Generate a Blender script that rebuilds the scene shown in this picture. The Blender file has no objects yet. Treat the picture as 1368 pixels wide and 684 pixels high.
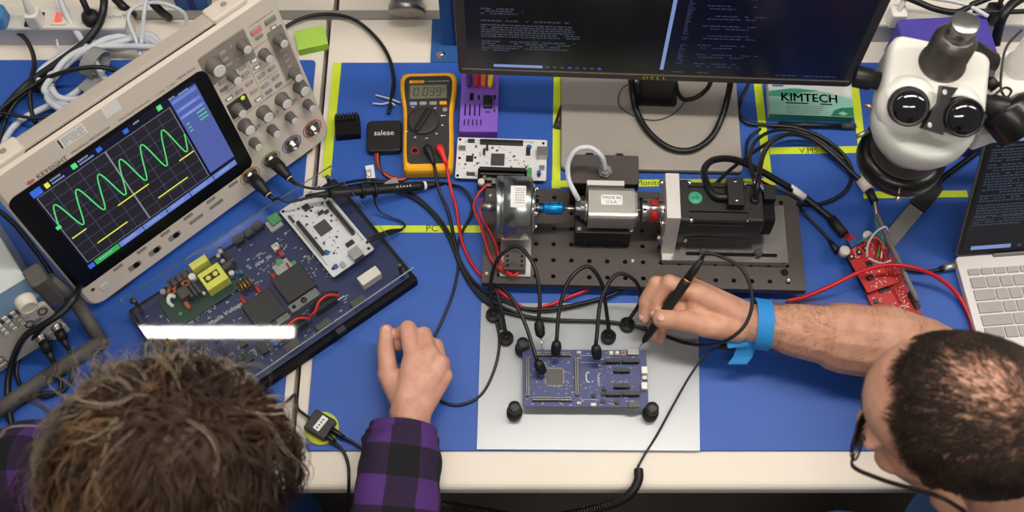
import bpy, bmesh, math, random
from mathutils import Vector, Matrix, Euler
random.seed(7)
S = 0.01                                   # everything below is written in centimetres
SC = bpy.context.scene
COL = SC.collection
PI = math.pi

# ------------------------------------------------------------------ camera, world, lights, exposure
FPX = 1500.0
TH = math.radians(64)
CAM = Vector((0, -160*math.cos(TH), 160*math.sin(TH)))
FW = Vector((0, math.cos(TH), -math.sin(TH)))
UPV = Vector((0, math.sin(TH), math.cos(TH)))
cd = bpy.data.cameras.new('camera')
cd.sensor_width = 36
cd.lens = 36*FPX/1368
cd.clip_start = 0.05
cam = bpy.data.objects.new('camera', cd)
COL.objects.link(cam)
cam.location = CAM*S
cam.rotation_euler = (PI/2-TH, 0, 0)
SC.camera = cam
cd.dof.use_dof = True
cd.dof.focus_distance = 1.58
cd.dof.aperture_fstop = 4.0

w = bpy.data.worlds.new('room_light')
SC.world = w
w.use_nodes = True
w.node_tree.nodes['Background'].inputs[0].default_value = (1.0, .965, .92, 1)
w.node_tree.nodes['Background'].inputs[1].default_value = 0.19
SC.view_settings.view_transform = 'Standard'
SC.view_settings.look = 'None'
SC.view_settings.gamma = 1
SC.view_settings.use_curve_mapping = False
SC.view_settings.exposure = 0.0
LAMP_POWER = 49.0

def at(px, py, z=0.0):
    """point of the bench (cm) that stands at height z and is seen at this spot of the photograph"""
    d = FW + Vector((1, 0, 0))*((px-684)/FPX) + UPV*((342-py)/FPX)
    return CAM + d*((z-CAM.z)/d.z)

# ------------------------------------------------------------------ materials
def lin(c):
    c = c/255.0
    return c/12.92 if c <= .04045 else ((c+.055)/1.055)**2.4
def rgb(c):
    return (lin(c[0]), lin(c[1]), lin(c[2]), 1)
MATS = {}
def mat(name, c, rough=.5, metal=0., noise=.06, nscale=60., bump=0., bscale=400., emit=0., coat=0., trans=0., spec=None, ior=None, c2=None, alpha=1.):
    m = bpy.data.materials.new(name)
    m.use_nodes = True
    nt = m.node_tree
    p = nt.nodes['Principled BSDF']
    p.inputs['Roughness'].default_value = rough
    p.inputs['Metallic'].default_value = metal
    p.inputs['Base Color'].default_value = rgb(c)
    if spec is not None: p.inputs['Specular IOR Level'].default_value = spec
    if ior: p.inputs['IOR'].default_value = ior
    if coat:
        p.inputs['Coat Weight'].default_value = coat
        p.inputs['Coat Roughness'].default_value = .08
    if trans: p.inputs['Transmission Weight'].default_value = trans
    if alpha < 1: p.inputs['Alpha'].default_value = alpha
    if emit:
        p.inputs['Emission Color'].default_value = rgb(c)
        p.inputs['Emission Strength'].default_value = emit
    if noise or bump or c2:
        tc = nt.nodes.new('ShaderNodeTexCoord')
    if noise or c2:
        n = nt.nodes.new('ShaderNodeTexNoise')
        n.inputs['Scale'].default_value = nscale
        n.inputs['Detail'].default_value = 4
        nt.links.new(tc.outputs['Object'], n.inputs['Vector'])
        r = nt.nodes.new('ShaderNodeValToRGB')
        r.color_ramp.elements[0].position = .3
        r.color_ramp.elements[1].position = .7
        a = rgb(c); b = rgb(c2) if c2 else a
        k = 1-noise; q = 1+noise
        r.color_ramp.elements[0].color = (a[0]*k, a[1]*k, a[2]*k, 1)
        r.color_ramp.elements[1].color = (b[0]*q, b[1]*q, b[2]*q, 1)
        nt.links.new(n.outputs['Fac'], r.inputs['Fac'])
        nt.links.new(r.outputs['Color'], p.inputs['Base Color'])
    if bump:
        n2 = nt.nodes.new('ShaderNodeTexNoise')
        n2.inputs['Scale'].default_value = bscale
        n2.inputs['Detail'].default_value = 3
        nt.links.new(tc.outputs['Object'], n2.inputs['Vector'])
        bp = nt.nodes.new('ShaderNodeBump')
        bp.inputs['Strength'].default_value = bump
        bp.inputs['Distance'].default_value = .001
        nt.links.new(n2.outputs['Fac'], bp.inputs['Height'])
        nt.links.new(bp.outputs['Normal'], p.inputs['Normal'])
    MATS[name] = m
    return m

# ------------------------------------------------------------------ mesh builder (cm)
def spline(pts, res=6):
    pts = [Vector(p) for p in pts]
    if len(pts) < 3: return pts
    out = []
    n = len(pts)
    for i in range(n-1):
        p0 = pts[max(i-1, 0)]; p1 = pts[i]; p2 = pts[i+1]; p3 = pts[min(i+2, n-1)]
        # centripetal tangents keep uneven control points smooth
        d1 = max((p1-p0).length, 1e-6)**.5; d2 = max((p2-p1).length, 1e-6)**.5; d3 = max((p3-p2).length, 1e-6)**.5
        m1 = (p2-p1) if i == 0 else ((p1-p0)/d1-(p2-p0)/(d1+d2)+(p2-p1)/d2)*d2
        m2 = (p2-p1) if i == n-2 else ((p2-p1)/d2-(p3-p1)/(d2+d3)+(p3-p2)/d3)*d2
        for k in range(res):
            t = k/res
            out.append((2*t**3-3*t*t+1)*p1+(t**3-2*t*t+t)*m1+(-2*t**3+3*t*t)*p2+(t**3-t*t)*m2)
    out.append(pts[-1])
    return out

class B:
    def __init__(s):
        s.v = []; s.f = []; s.sm = []; s.uv = None
        s.X = Matrix.Identity(4)
    def add(s, vs, fs, smooth=False):
        o = len(s.v)
        s.v += [s.X @ Vector(v) for v in vs]
        s.f += [tuple(i+o for i in f) for f in fs]
        s.sm += [smooth]*len(fs)
        return s
    def bx(s, x0, x1, y0, y1, z0, z1):
        vs = [(x, y, z) for z in (z0, z1) for y in (y0, y1) for x in (x0, x1)]
        return s.add(vs, [(0, 2, 3, 1), (4, 5, 7, 6), (0, 1, 5, 4), (2, 6, 7, 3), (0, 4, 6, 2), (1, 3, 7, 5)])
    def box(s, c, d, rz=0.0):
        x, y, z = c; a, b, e = d[0]/2, d[1]/2, d[2]/2
        if rz:
            K = s.X; s.X = K @ Matrix.Translation((x, y, z)) @ Matrix.Rotation(rz, 4, 'Z')
            s.bx(-a, a, -b, b, -e, e); s.X = K
            return s
        return s.bx(x-a, x+a, y-b, y+b, z-e, z+e)
    def prism(s, poly, z0, z1, smooth=False):
        n = len(poly)
        vs = [(p[0], p[1], z0) for p in poly]+[(p[0], p[1], z1) for p in poly]
        s.add(vs, [tuple(range(n-1, -1, -1)), tuple(range(n, 2*n))])
        o = len(s.v)-2*n
        for i in range(n):
            j = (i+1) % n
            s.f.append((o+i, o+j, o+n+j, o+n+i)); s.sm.append(smooth)
        return s
    def rings(s, rings, cap0=True, cap1=True, smooth=True, closed=False):
        n = len(rings[0]); vs = [p for r in rings for p in r]; fs = []
        R = len(rings)
        for i in range(R if closed else R-1):
            k = (i+1) % R
            for j in range(n):
                fs.append((i*n+j, i*n+(j+1) % n, k*n+(j+1) % n, k*n+j))
        s.add(vs, fs, smooth)
        o = len(s.v)-len(vs)
        if not closed:
            if cap0: s.f.append(tuple(o+j for j in range(n-1, -1, -1))); s.sm.append(False)
            if cap1: s.f.append(tuple(o+(R-1)*n+j for j in range(n))); s.sm.append(False)
        return s
    @staticmethod
    def rrect(w, h, r, n=4, cx=0, cy=0):
        r = max(min(r, w/2-1e-4, h/2-1e-4), 1e-4)
        out = []
        for (sx, sy, a0) in ((1, 1, 0), (-1, 1, PI/2), (-1, -1, PI), (1, -1, 3*PI/2)):
            for k in range(n+1):
                a = a0+PI/2*k/n
                out.append((cx+sx*(w/2-r)+r*math.cos(a), cy+sy*(h/2-r)+r*math.sin(a)))
        return out
    def rr(s, w, h, z0, z1, r=.3, ch=.0, cx=0, cy=0, n=4, both=False):
        """rounded rectangle slab with a chamfered upper (and lower) rim"""
        L = []
        if both and ch: L.append([(x, y, z0) for x, y in s.rrect(w-2*ch, h-2*ch, r-ch, n, cx, cy)])
        L.append([(x, y, z0+(ch if both else 0)) for x, y in s.rrect(w, h, r, n, cx, cy)])
        if ch:
            L.append([(x, y, z1-ch) for x, y in s.rrect(w, h, r, n, cx, cy)])
            L.append([(x, y, z1-ch*.3) for x, y in s.rrect(w-ch*.6, h-ch*.6, r-ch*.3, n, cx, cy)])
            L.append([(x, y, z1) for x, y in s.rrect(w-2*ch, h-2*ch, r-ch, n, cx, cy)])
        else:
            L.append([(x, y, z1) for x, y in s.rrect(w, h, r, n, cx, cy)])
        return s.rings(L, smooth=False)
    def cyl(s, p0, p1, r0, r1=None, n=16, smooth=True):
        r1 = r0 if r1 is None else r1
        p0 = Vector(p0); p1 = Vector(p1); d = (p1-p0).normalized()
        a = d.orthogonal().normalized(); b = d.cross(a)
        L = [[p+a*(r*math.cos(2*PI*k/n))+b*(r*math.sin(2*PI*k/n)) for k in range(n)] for p, r in ((p0, r0), (p1, r1))]
        return s.rings(L, smooth=smooth)
    def lathe(s, prof, p=(0, 0, 0), axis=(0, 0, 1), n=20, smooth=True, flute=0, fr=None):
        """profile of (radius, height along axis)"""
        p = Vector(p); d = Vector(axis).normalized(); a = d.orthogonal().normalized(); b = d.cross(a)
        L = []
        for i, (r, h) in enumerate(prof):
            ring = []
            for k in range(n):
                rr_ = r
                if flute and fr and fr[0] <= i <= fr[1] and k % 2: rr_ = r*(1-flute)
                ring.append(p+d*h+a*(rr_*math.cos(2*PI*k/n))+b*(rr_*math.sin(2*PI*k/n)))
            L.append(ring)
        return s.rings(L, smooth=smooth)
    def tube(s, pts, r, n=8, res=6, caps=True, closed=False, sy=1.0):
        P = spline(pts, res) if res > 1 else [Vector(p) for p in pts]
        if closed: P = P[:-1]
        R = len(P)
        rs = r if isinstance(r, (list, tuple)) else None
        L = []; a = None
        for i, p in enumerate(P):
            t = (P[(i+1) % R]-P[i-1]) if closed else (P[min(i+1, R-1)]-P[max(i-1, 0)])
            if t.length < 1e-9: t = Vector((0, 0, 1))
            t.normalize()
            if a is None: a = t.orthogonal().normalized() if abs(t.z) > .95 else t.cross(Vector((0, 0, 1))).normalized()
            else:
                a = a-t*a.dot(t)
                a = a.normalized() if a.length > 1e-6 else t.orthogonal().normalized()
            b = t.cross(a)
            if rs:
                q = i/(R-1)*(len(rs)-1); k0 = min(int(q), len(rs)-2); rad = rs[k0]+(rs[k0+1]-rs[k0])*(q-k0)
            else: rad = r
            L.append([p+a*(rad*math.cos(2*PI*k/n))+b*(rad*sy*math.sin(2*PI*k/n)) for k in range(n)])
        return s.rings(L, caps, caps, True, closed)
    def ball(s, c, r, n=14, m=9, M=None):
        c = Vector(c); rx, ry, rz = (r, r, r) if not isinstance(r, (tuple, list)) else r
        L = []
        for i in range(m+1):
            t = PI*(i+.02*(1 if i == 0 else -1 if i == m else 0))/m
            ring = []
            for k in range(n):
                q = Vector((rx*math.sin(t)*math.cos(2*PI*k/n), ry*math.sin(t)*math.sin(2*PI*k/n), -rz*math.cos(t)))
                if M: q = M @ q
                ring.append(c+q)
            L.append(ring)
        return s.rings(L)
    def quad(s, a, b, c, d):
        return s.add([a, b, c, d], [(0, 1, 2, 3)])
    def plate(s, x0, x1, y0, y1, z, t=.02):
        return s.bx(x0, x1, y0, y1, z, z+t)
    def text(s, body, size, x=0, y=0, z=0, align='CENTER', ext=0.0, M=None):
        vs, fs = text_mesh(body, align)
        X = M or Matrix.Identity(4)
        return s.add([X @ Vector((x+v[0]*size, y+v[1]*size, z)) for v in vs], fs)
    def build(s, name, m, parent=None, world=False, smooth_all=None):
        v = s.v
        off = Vector((0, 0, 0))
        if parent is not None and world:
            I = WM[parent.name].inverted()
            v = [I @ p for p in v]
        if parent is None:
            xs = [p.x for p in v]; ys = [p.y for p in v]; zs = [p.z for p in v]
            off = Vector(((min(xs)+max(xs))/2, (min(ys)+max(ys))/2, min(zs)))
        me = bpy.data.meshes.new(name)
        me.from_pydata([tuple((p-off)*S) for p in v], [], s.f)
        me.polygons.foreach_set('use_smooth', s.sm)
        me.materials.append(m if not isinstance(m, str) else MATS[m])
        me.update()
        o = bpy.data.objects.new(name, me)
        COL.objects.link(o)
        o.location = off*S
        if parent is not None: o.parent = parent
        if name in STUFF: o['kind'] = 'stuff'
        if parent is not None and not world: WM[o.name] = WM.get(parent.name, Matrix.Identity(4))
        if parent is not None and world: WM[o.name] = WM[parent.name]
        return o
STUFF = {'screen_print', 'print', 'solder_print', 'small_components', 'panel_lines', 'dots', 'connector_pins', 'header_pins', 'hair', 'holes'}
WM = {}          # world matrices (cm) of the things
_TX = {}
def text_mesh(body, align):
    k = (body, align)
    if k not in _TX:
        c = bpy.data.curves.new('t', 'FONT')
        c.body = body; c.align_x = align; c.align_y = 'CENTER'; c.resolution_u = 2; c.offset = 0
        o = bpy.data.objects.new('t', c); COL.objects.link(o)
        me = bpy.data.meshes.new_from_object(o.evaluated_get(bpy.context.evaluated_depsgraph_get()))
        _TX[k] = ([tuple(v.co) for v in me.vertices], [tuple(p.vertices) for p in me.polygons])
        bpy.data.objects.remove(o); bpy.data.curves.remove(c); bpy.data.meshes.remove(me)
    return _TX[k]

def tag(o, label, cat, group=None, kind=None):
    o['label'] = label
    if cat: o['category'] = cat
    if group: o['group'] = group
    if kind: o['kind'] = kind
    return o
def thing(name, label, cat, loc=(0, 0, 0), rot=(0, 0, 0), group=None, M=None):
    o = bpy.data.objects.new(name, None)
    COL.objects.link(o)
    o.empty_display_size = .02
    X = M if M is not None else Matrix.Translation(Vector(loc)) @ Euler(rot).to_matrix().to_4x4()
    WM[o.name] = X
    l, q, _ = X.decompose()
    o.location = l*S; o.rotation_euler = q.to_euler()
    return tag(o, label, cat, group)
def share(o, name, parent, loc, rz=0):
    """one more alike piece that shares its mesh"""
    c = o.copy(); c.name = name; COL.objects.link(c)
    c.parent = parent; c.location = Vector(loc)*S
    if rz: c.rotation_euler = (0, 0, rz)
    WM[c.name] = WM.get(parent.name, Matrix.Identity(4))
    return c
def kids(proto, name, mname, parent, spots, world=False):
    """alike pieces of a thing: the first is built, the rest share its mesh; spots are (x,y,z[,rz])"""
    first = None
    out = []
    for sp in spots:
        if first is None:
            first = proto.build(name, mname, parent)
            first.location = Vector(sp[:3])*S
            if len(sp) > 3: first.rotation_euler = (0, 0, sp[3])
            out.append(first)
        else: out.append(share(first, name, parent, sp[:3], sp[3] if len(sp) > 3 else 0))
    return out
def cable(name, pts, r, m, label, cat='cable', group=None, n=7, res=7):
    b = B(); b.tube(pts, r, n, res)
    return tag(b.build(name, m), label, cat, group)
def W(*l):
    """list of (px,py,z) to bench points"""
    return [at(*p) for p in l]

# surfaces
mat('worktop_white', (236, 226, 212), .45, noise=.03, nscale=8, bump=.05)
mat('bench_edge', (205, 198, 186), .5)
mat('rail_grey', (150, 146, 138), .5)
mat('floor_dark', (48, 42, 38), .6, noise=.25, nscale=3, c2=(70, 62, 55))
mat('mat_blue', (38, 88, 178), .5, noise=.05, nscale=5, bump=.15, bscale=900)
mat('mat_edge', (20, 48, 120), .7)
mat('frame_blue', (38, 92, 158), .45, noise=.06, nscale=10)
mat('tape_lime', (208, 228, 40), .55, noise=.05, nscale=30)
mat('ink', (25, 25, 22), .6, noise=0)
mat('ink_olive', (95, 100, 20), .6, noise=0)
mat('black_plastic', (22, 22, 23), .42, noise=.1)
mat('black_matte', (9, 9, 10), .7, noise=.1, spec=.25)
mat('black_rubber', (20, 20, 21), .5, noise=.1)
mat('cable_black', (18, 18, 20), .42, noise=.1)
mat('cable_white', (214, 218, 226), .4, noise=.03)
mat('cable_red', (205, 26, 38), .35, noise=.05)
mat('dark_grey', (62, 60, 58), .5)
mat('mid_grey', (120, 118, 116), .5)
mat('velcro_grey', (150, 150, 150), .9)
mat('white_plastic', (236, 234, 228), .4, noise=.02)
mat('paper_white', (238, 238, 236), .7, noise=.02)
mat('print_grey', (120, 120, 122), .7, noise=0)
mat('print_dark', (40, 40, 44), .7, noise=0)
mat('print_white', (225, 226, 230), .6, noise=0)
mat('steel', (190, 188, 182), .28, 1., noise=.05)
mat('brushed', (165, 163, 158), .36, 1., noise=.12, nscale=25)
mat('chrome', (225, 225, 225), .12, 1., noise=0)
mat('dark_steel', (95, 92, 88), .4, 1., noise=.08)
mat('brass', (205, 165, 85), .3, 1., noise=.05)
mat('gold', (190, 150, 60), .35, 1., noise=.05)
# ------------------------------------------------------------------ structure: floor, benches, mats, ceiling lamps
b = B(); b.bx(-170, 170, -190, 190, -80, -75)
o = b.build('floor', 'floor_dark'); o['kind'] = 'structure'; o['label'] = 'dark floor under the benches'

def bench(name, x0, x1, y0, y1, label, front=-1):
    """worktop with a rounded long edge on a blue steel frame"""
    t = thing(name, label, 'workbench', ((x0+x1)/2, (y0+y1)/2, -75))
    b = B()
    yf, yb = (y0, y1) if front < 0 else (y1, y0)
    s = -front
    prof = [(yb, -3.2), (yb, -.35)]
    for k in range(5):
        a = PI/2*k/4
        prof.append((yf+s*(.9-.9*math.sin(a)), -.35-.9*(1-math.cos(a))))
    prof += [(yf, -2.6), (yf+s*.5, -3.2)]
    b.rings([[(x0, y, z) for y, z in prof], [(x1, y, z) for y, z in prof]], smooth=False)
    b.build('worktop', 'worktop_white', t, True)
    for x in (x0+6, x1-6):
        b = B()
        for y in (y0+8, y1-6): b.bx(x-2, x+2, y-2, y+2, -75, -6)
        b.bx(x-2, x+2, y0+8, y1-6, -10, -6)
        b.build('leg_frame', 'frame_blue', t, True)
    b = B(); b.bx(x0+6, x1-6, (y0+y1)/2-2, (y0+y1)/2+2, -9, -3.2)
    b.build('cross_beam', 'frame_blue', t, True)
    return t
bench('workbench', -29.05+.35, 118, -33.4, 42.0, 'white-topped workbench on the right of the seam, with the motor rig on it')
bench('workbench', -118, -29.05-.45, -33.4, 42.0, 'white-topped workbench on the left of the seam, under the oscilloscope')
bench('workbench', -27.7, 118, 43.8, 112, 'white-topped bench behind, on the far side of the grey rail, right half', 1)
bench('workbench', -118, -28.6, 43.8, 112, 'white-topped bench behind, on the far side of the grey rail, left half', 1)
b = B(); b.bx(-118, 118, 42.05, 43.75, -3, -.15)
o = b.build('trim_1', 'rail_grey'); o['kind'] = 'structure'; o['label'] = 'grey rail between the front and back benches'

def esd_mat(x0, x1, y0, y1, label):
    b = B(); b.rr(x1-x0, y1-y0, -.35, 0, .6, .06, (x0+x1)/2, (y0+y1)/2)
    return tag(b.build('desk_mat', 'mat_blue'), label, 'mat', 'blue bench mats')
esd_mat(-27.2, 117, -28.45, 33.5, 'large blue bench mat right of the seam, under the motor rig')
esd_mat(-117, -30.6, -28.45, 34.0, 'large blue bench mat left of the seam, under the oscilloscope')

# tape lines
def tape(p0, p1, wd, label, text=None, tp=None, tsize=1.2, ink='ink', z=.012, ang=0):
    a = at(*p0); c = at(*p1); d = (c-a); L = d.length; an = math.atan2(d.y, d.x)
    t = thing('floor_tape' if False else 'tape_strip', label, 'tape', (a.x, a.y, z), (0, 0, an), 'lime tape lines on the mat')
    b = B(); n = 14
    top = []
    for i in range(n+1):
        top.append((L*i/n, wd/2+random.uniform(-.015, .015)))
    poly = [(0, -wd/2)]+[(L*i/n, -wd/2+random.uniform(-.015, .015)) for i in range(1, n+1)]+top[::-1]
    b.prism(poly, 0, .018)
    b.build('strip', 'tape_lime', t)
    if text:
        q = at(*tp)
        b = B(); b.X = WM[t.name].inverted() @ Matrix.Translation((q.x, q.y, z+.024)) @ Matrix.Rotation(an+ang if abs(an) < 1 else ang, 4, 'Z')
        b.text(text, tsize)
        b.build('lettering', ink, t)
    return t
tape((451, 84), (436, 236), 1.25, 'lime tape line running beside the seam, left of the multimeter')
tape((490, 306), (645, 306), 1.15, 'lime tape line marked PC beside the clear board cover', 'PC', (577, 305.5), 1.5)
tape((745, 92), (743, 252), 1.2, 'lime tape line left of the monitor foot')
tape((737, 246), (1036, 243), 1.15, 'lime tape line marked Monitor in front of the monitor foot', 'Monitor', (869, 244.5), 1.3, z=.034)
tape((1011, 100), (1027, 250), 1.25, 'lime tape line right of the monitor foot, beside the tissue box', z=.056)
tape((1028, 202), (1151, 200), 1.2, 'lime tape line marked V.MS below the tissue box', 'V.MS', (1080, 202), 1.35, 'ink', z=.078)
tape((1140, 100), (1159, 266), 1.2, 'lime tape line running from the tissue box down past the microscope', z=.1)
tape((1153, 261), (1292, 259.5), 1.15, 'lime tape line with black handwriting under the video adapter', 'Func Reader', (1230, 261), 1.15, z=.122)

# ceiling lamps and one added fill lamp (above the frame); the left one mirrors in the clear cover
mat('lamp_body', (235, 235, 232), .5)
def lamp(x0, x1, y, z, wd, label):
    t = thing('ceiling_lamp', label, 'lamp', ((x0+x1)/2, y, z), group='linear ceiling lamps')
    b = B(); b.bx(-(x1-x0)/2-1, (x1-x0)/2+1, -wd/2-1.2, wd/2+1.2, .4, 6)
    b.build('housing', 'lamp_body', t)
    m = bpy.data.materials.get('lamp_glow')
    if not m:
        m = mat('lamp_glow', (255, 247, 236), noise=0, emit=LAMP_POWER)
    b = B(); b.bx(-(x1-x0)/2, (x1-x0)/2, -wd/2, wd/2, 0, .38)
    b.build('diffuser', m, t)
lamp(-190, -66, 58, 182, 3.4, 'long linear ceiling lamp above the left bench, mirrored in the clear cover')
lamp(-30, 94, 14, 182, 9, 'broad linear ceiling lamp above the right bench')
lamp(120, 244, 14, 182, 9, 'broad linear ceiling lamp beyond the right end of the bench')
lamp(-60, 64, -110, 182, 6, 'added long fill lamp, out of view behind the two people')  # fill lamp added to brighten the front of the bench
# ------------------------------------------------------------------ helpers that place pieces on a thing's front or top
FACE = Matrix(((1, 0, 0, 0), (0, 0, -1, 0), (0, 1, 0, 0), (0, 0, 0, 1)))      # (u, v, out) -> (u, -out, v)
def ray(px, py):
    return FW + Vector((1, 0, 0))*((px-684)/FPX) + UPV*((342-py)/FPX)
def on_face(t, px, py, off=0.0):
    M = WM[t.name]; I = M.inverted(); c = I @ CAM; d = I.to_3x3() @ ray(px, py)
    k = (-off-c.y)/d.y; p = c+d*k
    return p.x, p.z
def on_top(t, px, py, z=0.0):
    M = WM[t.name]; I = M.inverted(); c = I @ CAM; d = I.to_3x3() @ ray(px, py)
    k = (z-c.z)/d.z; p = c+d*k
    return p.x, p.y
def FB():
    b = B(); b.X = FACE.copy(); return b
def glow(name, c, s=1.0, base=(4, 4, 5)):
    m = mat(name, base, .25, noise=0)
    p = m.node_tree.nodes['Principled BSDF']
    p.inputs['Emission Color'].default_value = rgb(c); p.inputs['Emission Strength'].default_value = s
    return m

# ------------------------------------------------------------------ oscilloscope
mat('scope_beige', (222, 211, 198), .5, noise=.03, nscale=12, bump=.05)
mat('scope_beige_dark', (186, 176, 165), .5, noise=.03)
mat('scope_panel', (206, 196, 184), .55, noise=.03)
mat('scope_recess', (146, 138, 129), .6)
mat('scope_black', (9, 9, 10), .3, noise=0)
mat('knob_grey', (104, 100, 95), .55, noise=.05)
mat('knob_cap', (220, 216, 210), .5, noise=.03)
mat('button_grey', (176, 168, 158), .5)
mat('button_dark', (150, 143, 135), .5)
mat('button_blue', (126, 136, 152), .5)
mat('brand_red', (205, 40, 40), .5, noise=0)
glow('lit_white', (235, 245, 240), .9)
glow('lit_red', (240, 120, 125), .7)
glow('lit_yellow', (215, 230, 40), .9)
glow('lcd_grid_area', (38, 36, 44), .9)
glow('lcd_navy', (18, 20, 42), .9)
glow('lcd_panel', (84, 98, 168), .95)
glow('lcd_key', (108, 132, 210), .95)
glow('lcd_key_green', (55, 180, 80), .9)
glow('lcd_line', (96, 94, 122), .9)
glow('lcd_axis', (150, 150, 160), .8)
glow('lcd_green', (85, 225, 120), 1.0)
glow('lcd_yellow', (228, 232, 70), 1.0)
glow('lcd_blue', (60, 110, 230), .9)
glow('lcd_text', (170, 185, 230), .8)
mat('ring_orange', (205, 150, 60), .5); mat('ring_green', (120, 190, 70), .5); mat('ring_blue', (90, 95, 190), .5); mat('ring_red', (215, 60, 55), .5)

SW, SH = 42.2, 28.8
t = thing('oscilloscope', 'large beige oscilloscope with a sine wave on its screen', 'oscilloscope', (-57.85, -9.06, 1.0), (0, 0, 0),
          M=Matrix.Translation((-57.85, -9.06, 1.0)) @ Matrix.Rotation(math.radians(42.5), 4, 'Z') @ Matrix.Rotation(math.radians(-12.25), 4, 'X'))
scope = t
b = FB()
L = []
for (o_, ins) in ((-3.4, .5), (-3.0, 0), (-.9, 0), (-.35, .15), (0, .55)):
    L.append([(x, y, o_) for x, y in B.rrect(SW-2*ins, SH-2*ins, 2.1-ins*.6, 6, SW/2, SH/2)])
b.rings(L, smooth=False)
b.build('front_casing', 'scope_beige', t)
b = FB()
L = []
for (o_, x0, x1, z0, z1) in ((-3.3, 1, SW-1, 1, SH-1.8), (-7.5, 1.6, SW-1.6, 2.2, SH-6.4), (-12.5, 2.4, SW-2.4, 3.2, SH-12.5)):
    L.append([(x, y, o_) for x, y in B.rrect(x1-x0, z1-z0, 1.5, 4, (x0+x1)/2, (z0+z1)/2)])
b.rings(L, smooth=False)
b.build('rear_casing', 'scope_beige_dark', t)
# carrying handle folded on the top edge
h = B()
h.X = Matrix.Translation((SW/2, 1.9, SH-1.1)); h.rr(SW-12.4, 2.6, 0, 1.4, .4, .25, -1.2, 0)
h = h.build('handle', 'scope_beige_dark', t)
for x, wd in ((3.9, 4.2), (SW-6.1, 5.4)):
    b = B(); b.X = Matrix.Translation((x, 1.9, SH-1.1)); b.rr(wd, 3.0, 0, 1.75, .5, .3)
    hb = b.build('handle_hinge', 'scope_beige', t)
    b = B(); b.X = Matrix.Translation((x, 1.9, SH+.65)); b.lathe([(.42, 0), (.42, .1), (.25, .12)], n=14)
    b.build('pivot', 'scope_recess', hb)
b = B(); b.bx(5.5, SW-8.5, .42, .62, SH-1.1, SH-.05); b.build('handle_gap', 'black_matte', t)
for x in (5, SW-5):
    b = B(); b.bx(x-1.4, x+1.4, .6, 1.8, -.55, .4); b.build('foot', 'dark_grey', t)
    b = B(); b.bx(x-1.2, x+1.2, 10.3, 12.2, 1.75, 3.6); b.build('foot', 'dark_grey', t)
# black screen surround and the display
b = FB(); b.rr(29.3, 19.7, -.05, .06, 1.3, .04, 14.95, 14.65, 6); b.build('screen_surround', 'scope_black', t)
disp = FB(); disp.bx(3.15, 27.6, 7.0, 23.75, .0, .075); disp = disp.build('display', 'lcd_navy', t)
def sp(name, m, *rects, z=.085):
    b = FB()
    for r in rects: b.bx(*r, .05, z)
    return b.build(name, m, disp)
GX0, GX1, GZ0, GZ1 = 3.5, 23.2, 8.4, 22.3
sp('graph_area', 'lcd_grid_area', (GX0, GX1, GZ0, GZ1))
sp('side_panel', 'lcd_panel', (23.6, 27.6, 8.6, 23.2))
for z in (22.6, 21.0, 19.7):
    sp('panel_bar', 'lcd_key', (23.7, 27.4, z-.28, z+.28), z=.1)
kx = (27.6-4.3)/6
for i in range(6):
    sp('soft_key', 'lcd_key_green' if i == 0 else 'lcd_key', (4.25+kx*i, 4.25+kx*(i+1)-.12, 7.05, 8.0), z=.1)
sp('menu_key', 'lcd_blue', (3.2, 4.05, 7.1, 7.9), z=.1)
sp('logo_key', 'lcd_blue', (3.2, 4.6, 22.55, 23.7), z=.1)
sp('channel_mark', 'lcd_yellow', (5.1, 5.7, 22.7, 23.5), z=.1)
sp('channel_mark', 'lcd_green', (9.0, 9.7, 22.8, 23.6), z=.1)
sp('channel_mark', 'lcd_green', (21.7, 22.4, 22.8, 23.6), z=.1)
sp('channel_mark', 'lcd_blue', (12.6, 13.3, 22.8, 23.5), z=.1); sp('channel_mark', 'lcd_blue', (16.6, 17.3, 22.8, 23.5), z=.1)
sp('ground_mark', 'lcd_green', (3.05, 3.7, 16.1, 16.7), z=.1)
b = FB()
for i in range(1, 10):
    x = GX0+(GX1-GX0)*i/10; b.bx(x-.025, x+.025, GZ0, GZ1, .05, .09)
for i in range(1, 8):
    z = GZ0+(GZ1-GZ0)*i/8; b.bx(GX0, GX1, z-.025, z+.025, .05, .09)
b.build('graph_lines', 'lcd_line', disp)
b = FB()
for x in (GX0, GX1): b.bx(x-.05, x+.05, GZ0, GZ1, .05, .095)
for z in (GZ0, GZ1): b.bx(GX0, GX1, z-.03, z+.03, .05, .095)
b.bx(13.3, 13.5, GZ0, GZ1, .05, .095)
b.build('graph_frame', 'lcd_axis', disp)
def ribbon(b, pts, wd, z):
    P = [Vector((p[0], p[1], 0)) for p in pts]
    for i in range(len(P)-1):
        d = (P[i+1]-P[i]).normalized(); n = Vector((-d.y, d.x, 0))*wd/2
        a, c = P[i]-d*.01, P[i+1]+d*.01
        b.quad(*[(q.x, q.y, z) for q in (a-n, c-n, c+n, a+n)])
b = FB()
pts = []
for i in range(241):
    x = 3.55+(23.15-3.55)*i/240
    f_ = 2*PI*(x-4.65)/3.25; pts.append((x, 17.15+2.75*math.cos(f_+.285*(1-math.cos(f_)))))
ribbon(b, pts, .17, .1)
b.build('waveform', 'lcd_green', disp)
for x0, x1, z in ((3.84, 5.98, 13.5), (6.02, 10.71, 10.25), (10.91, 15.75, 13.6), (15.8, 20.6, 10.5), (20.78, 23.1, 13.8)):
    b = FB(); b.bx(x0, x1, z-.09, z+.09, .05, .105); b.build('waveform', 'lcd_yellow', disp)
b = FB()
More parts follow.
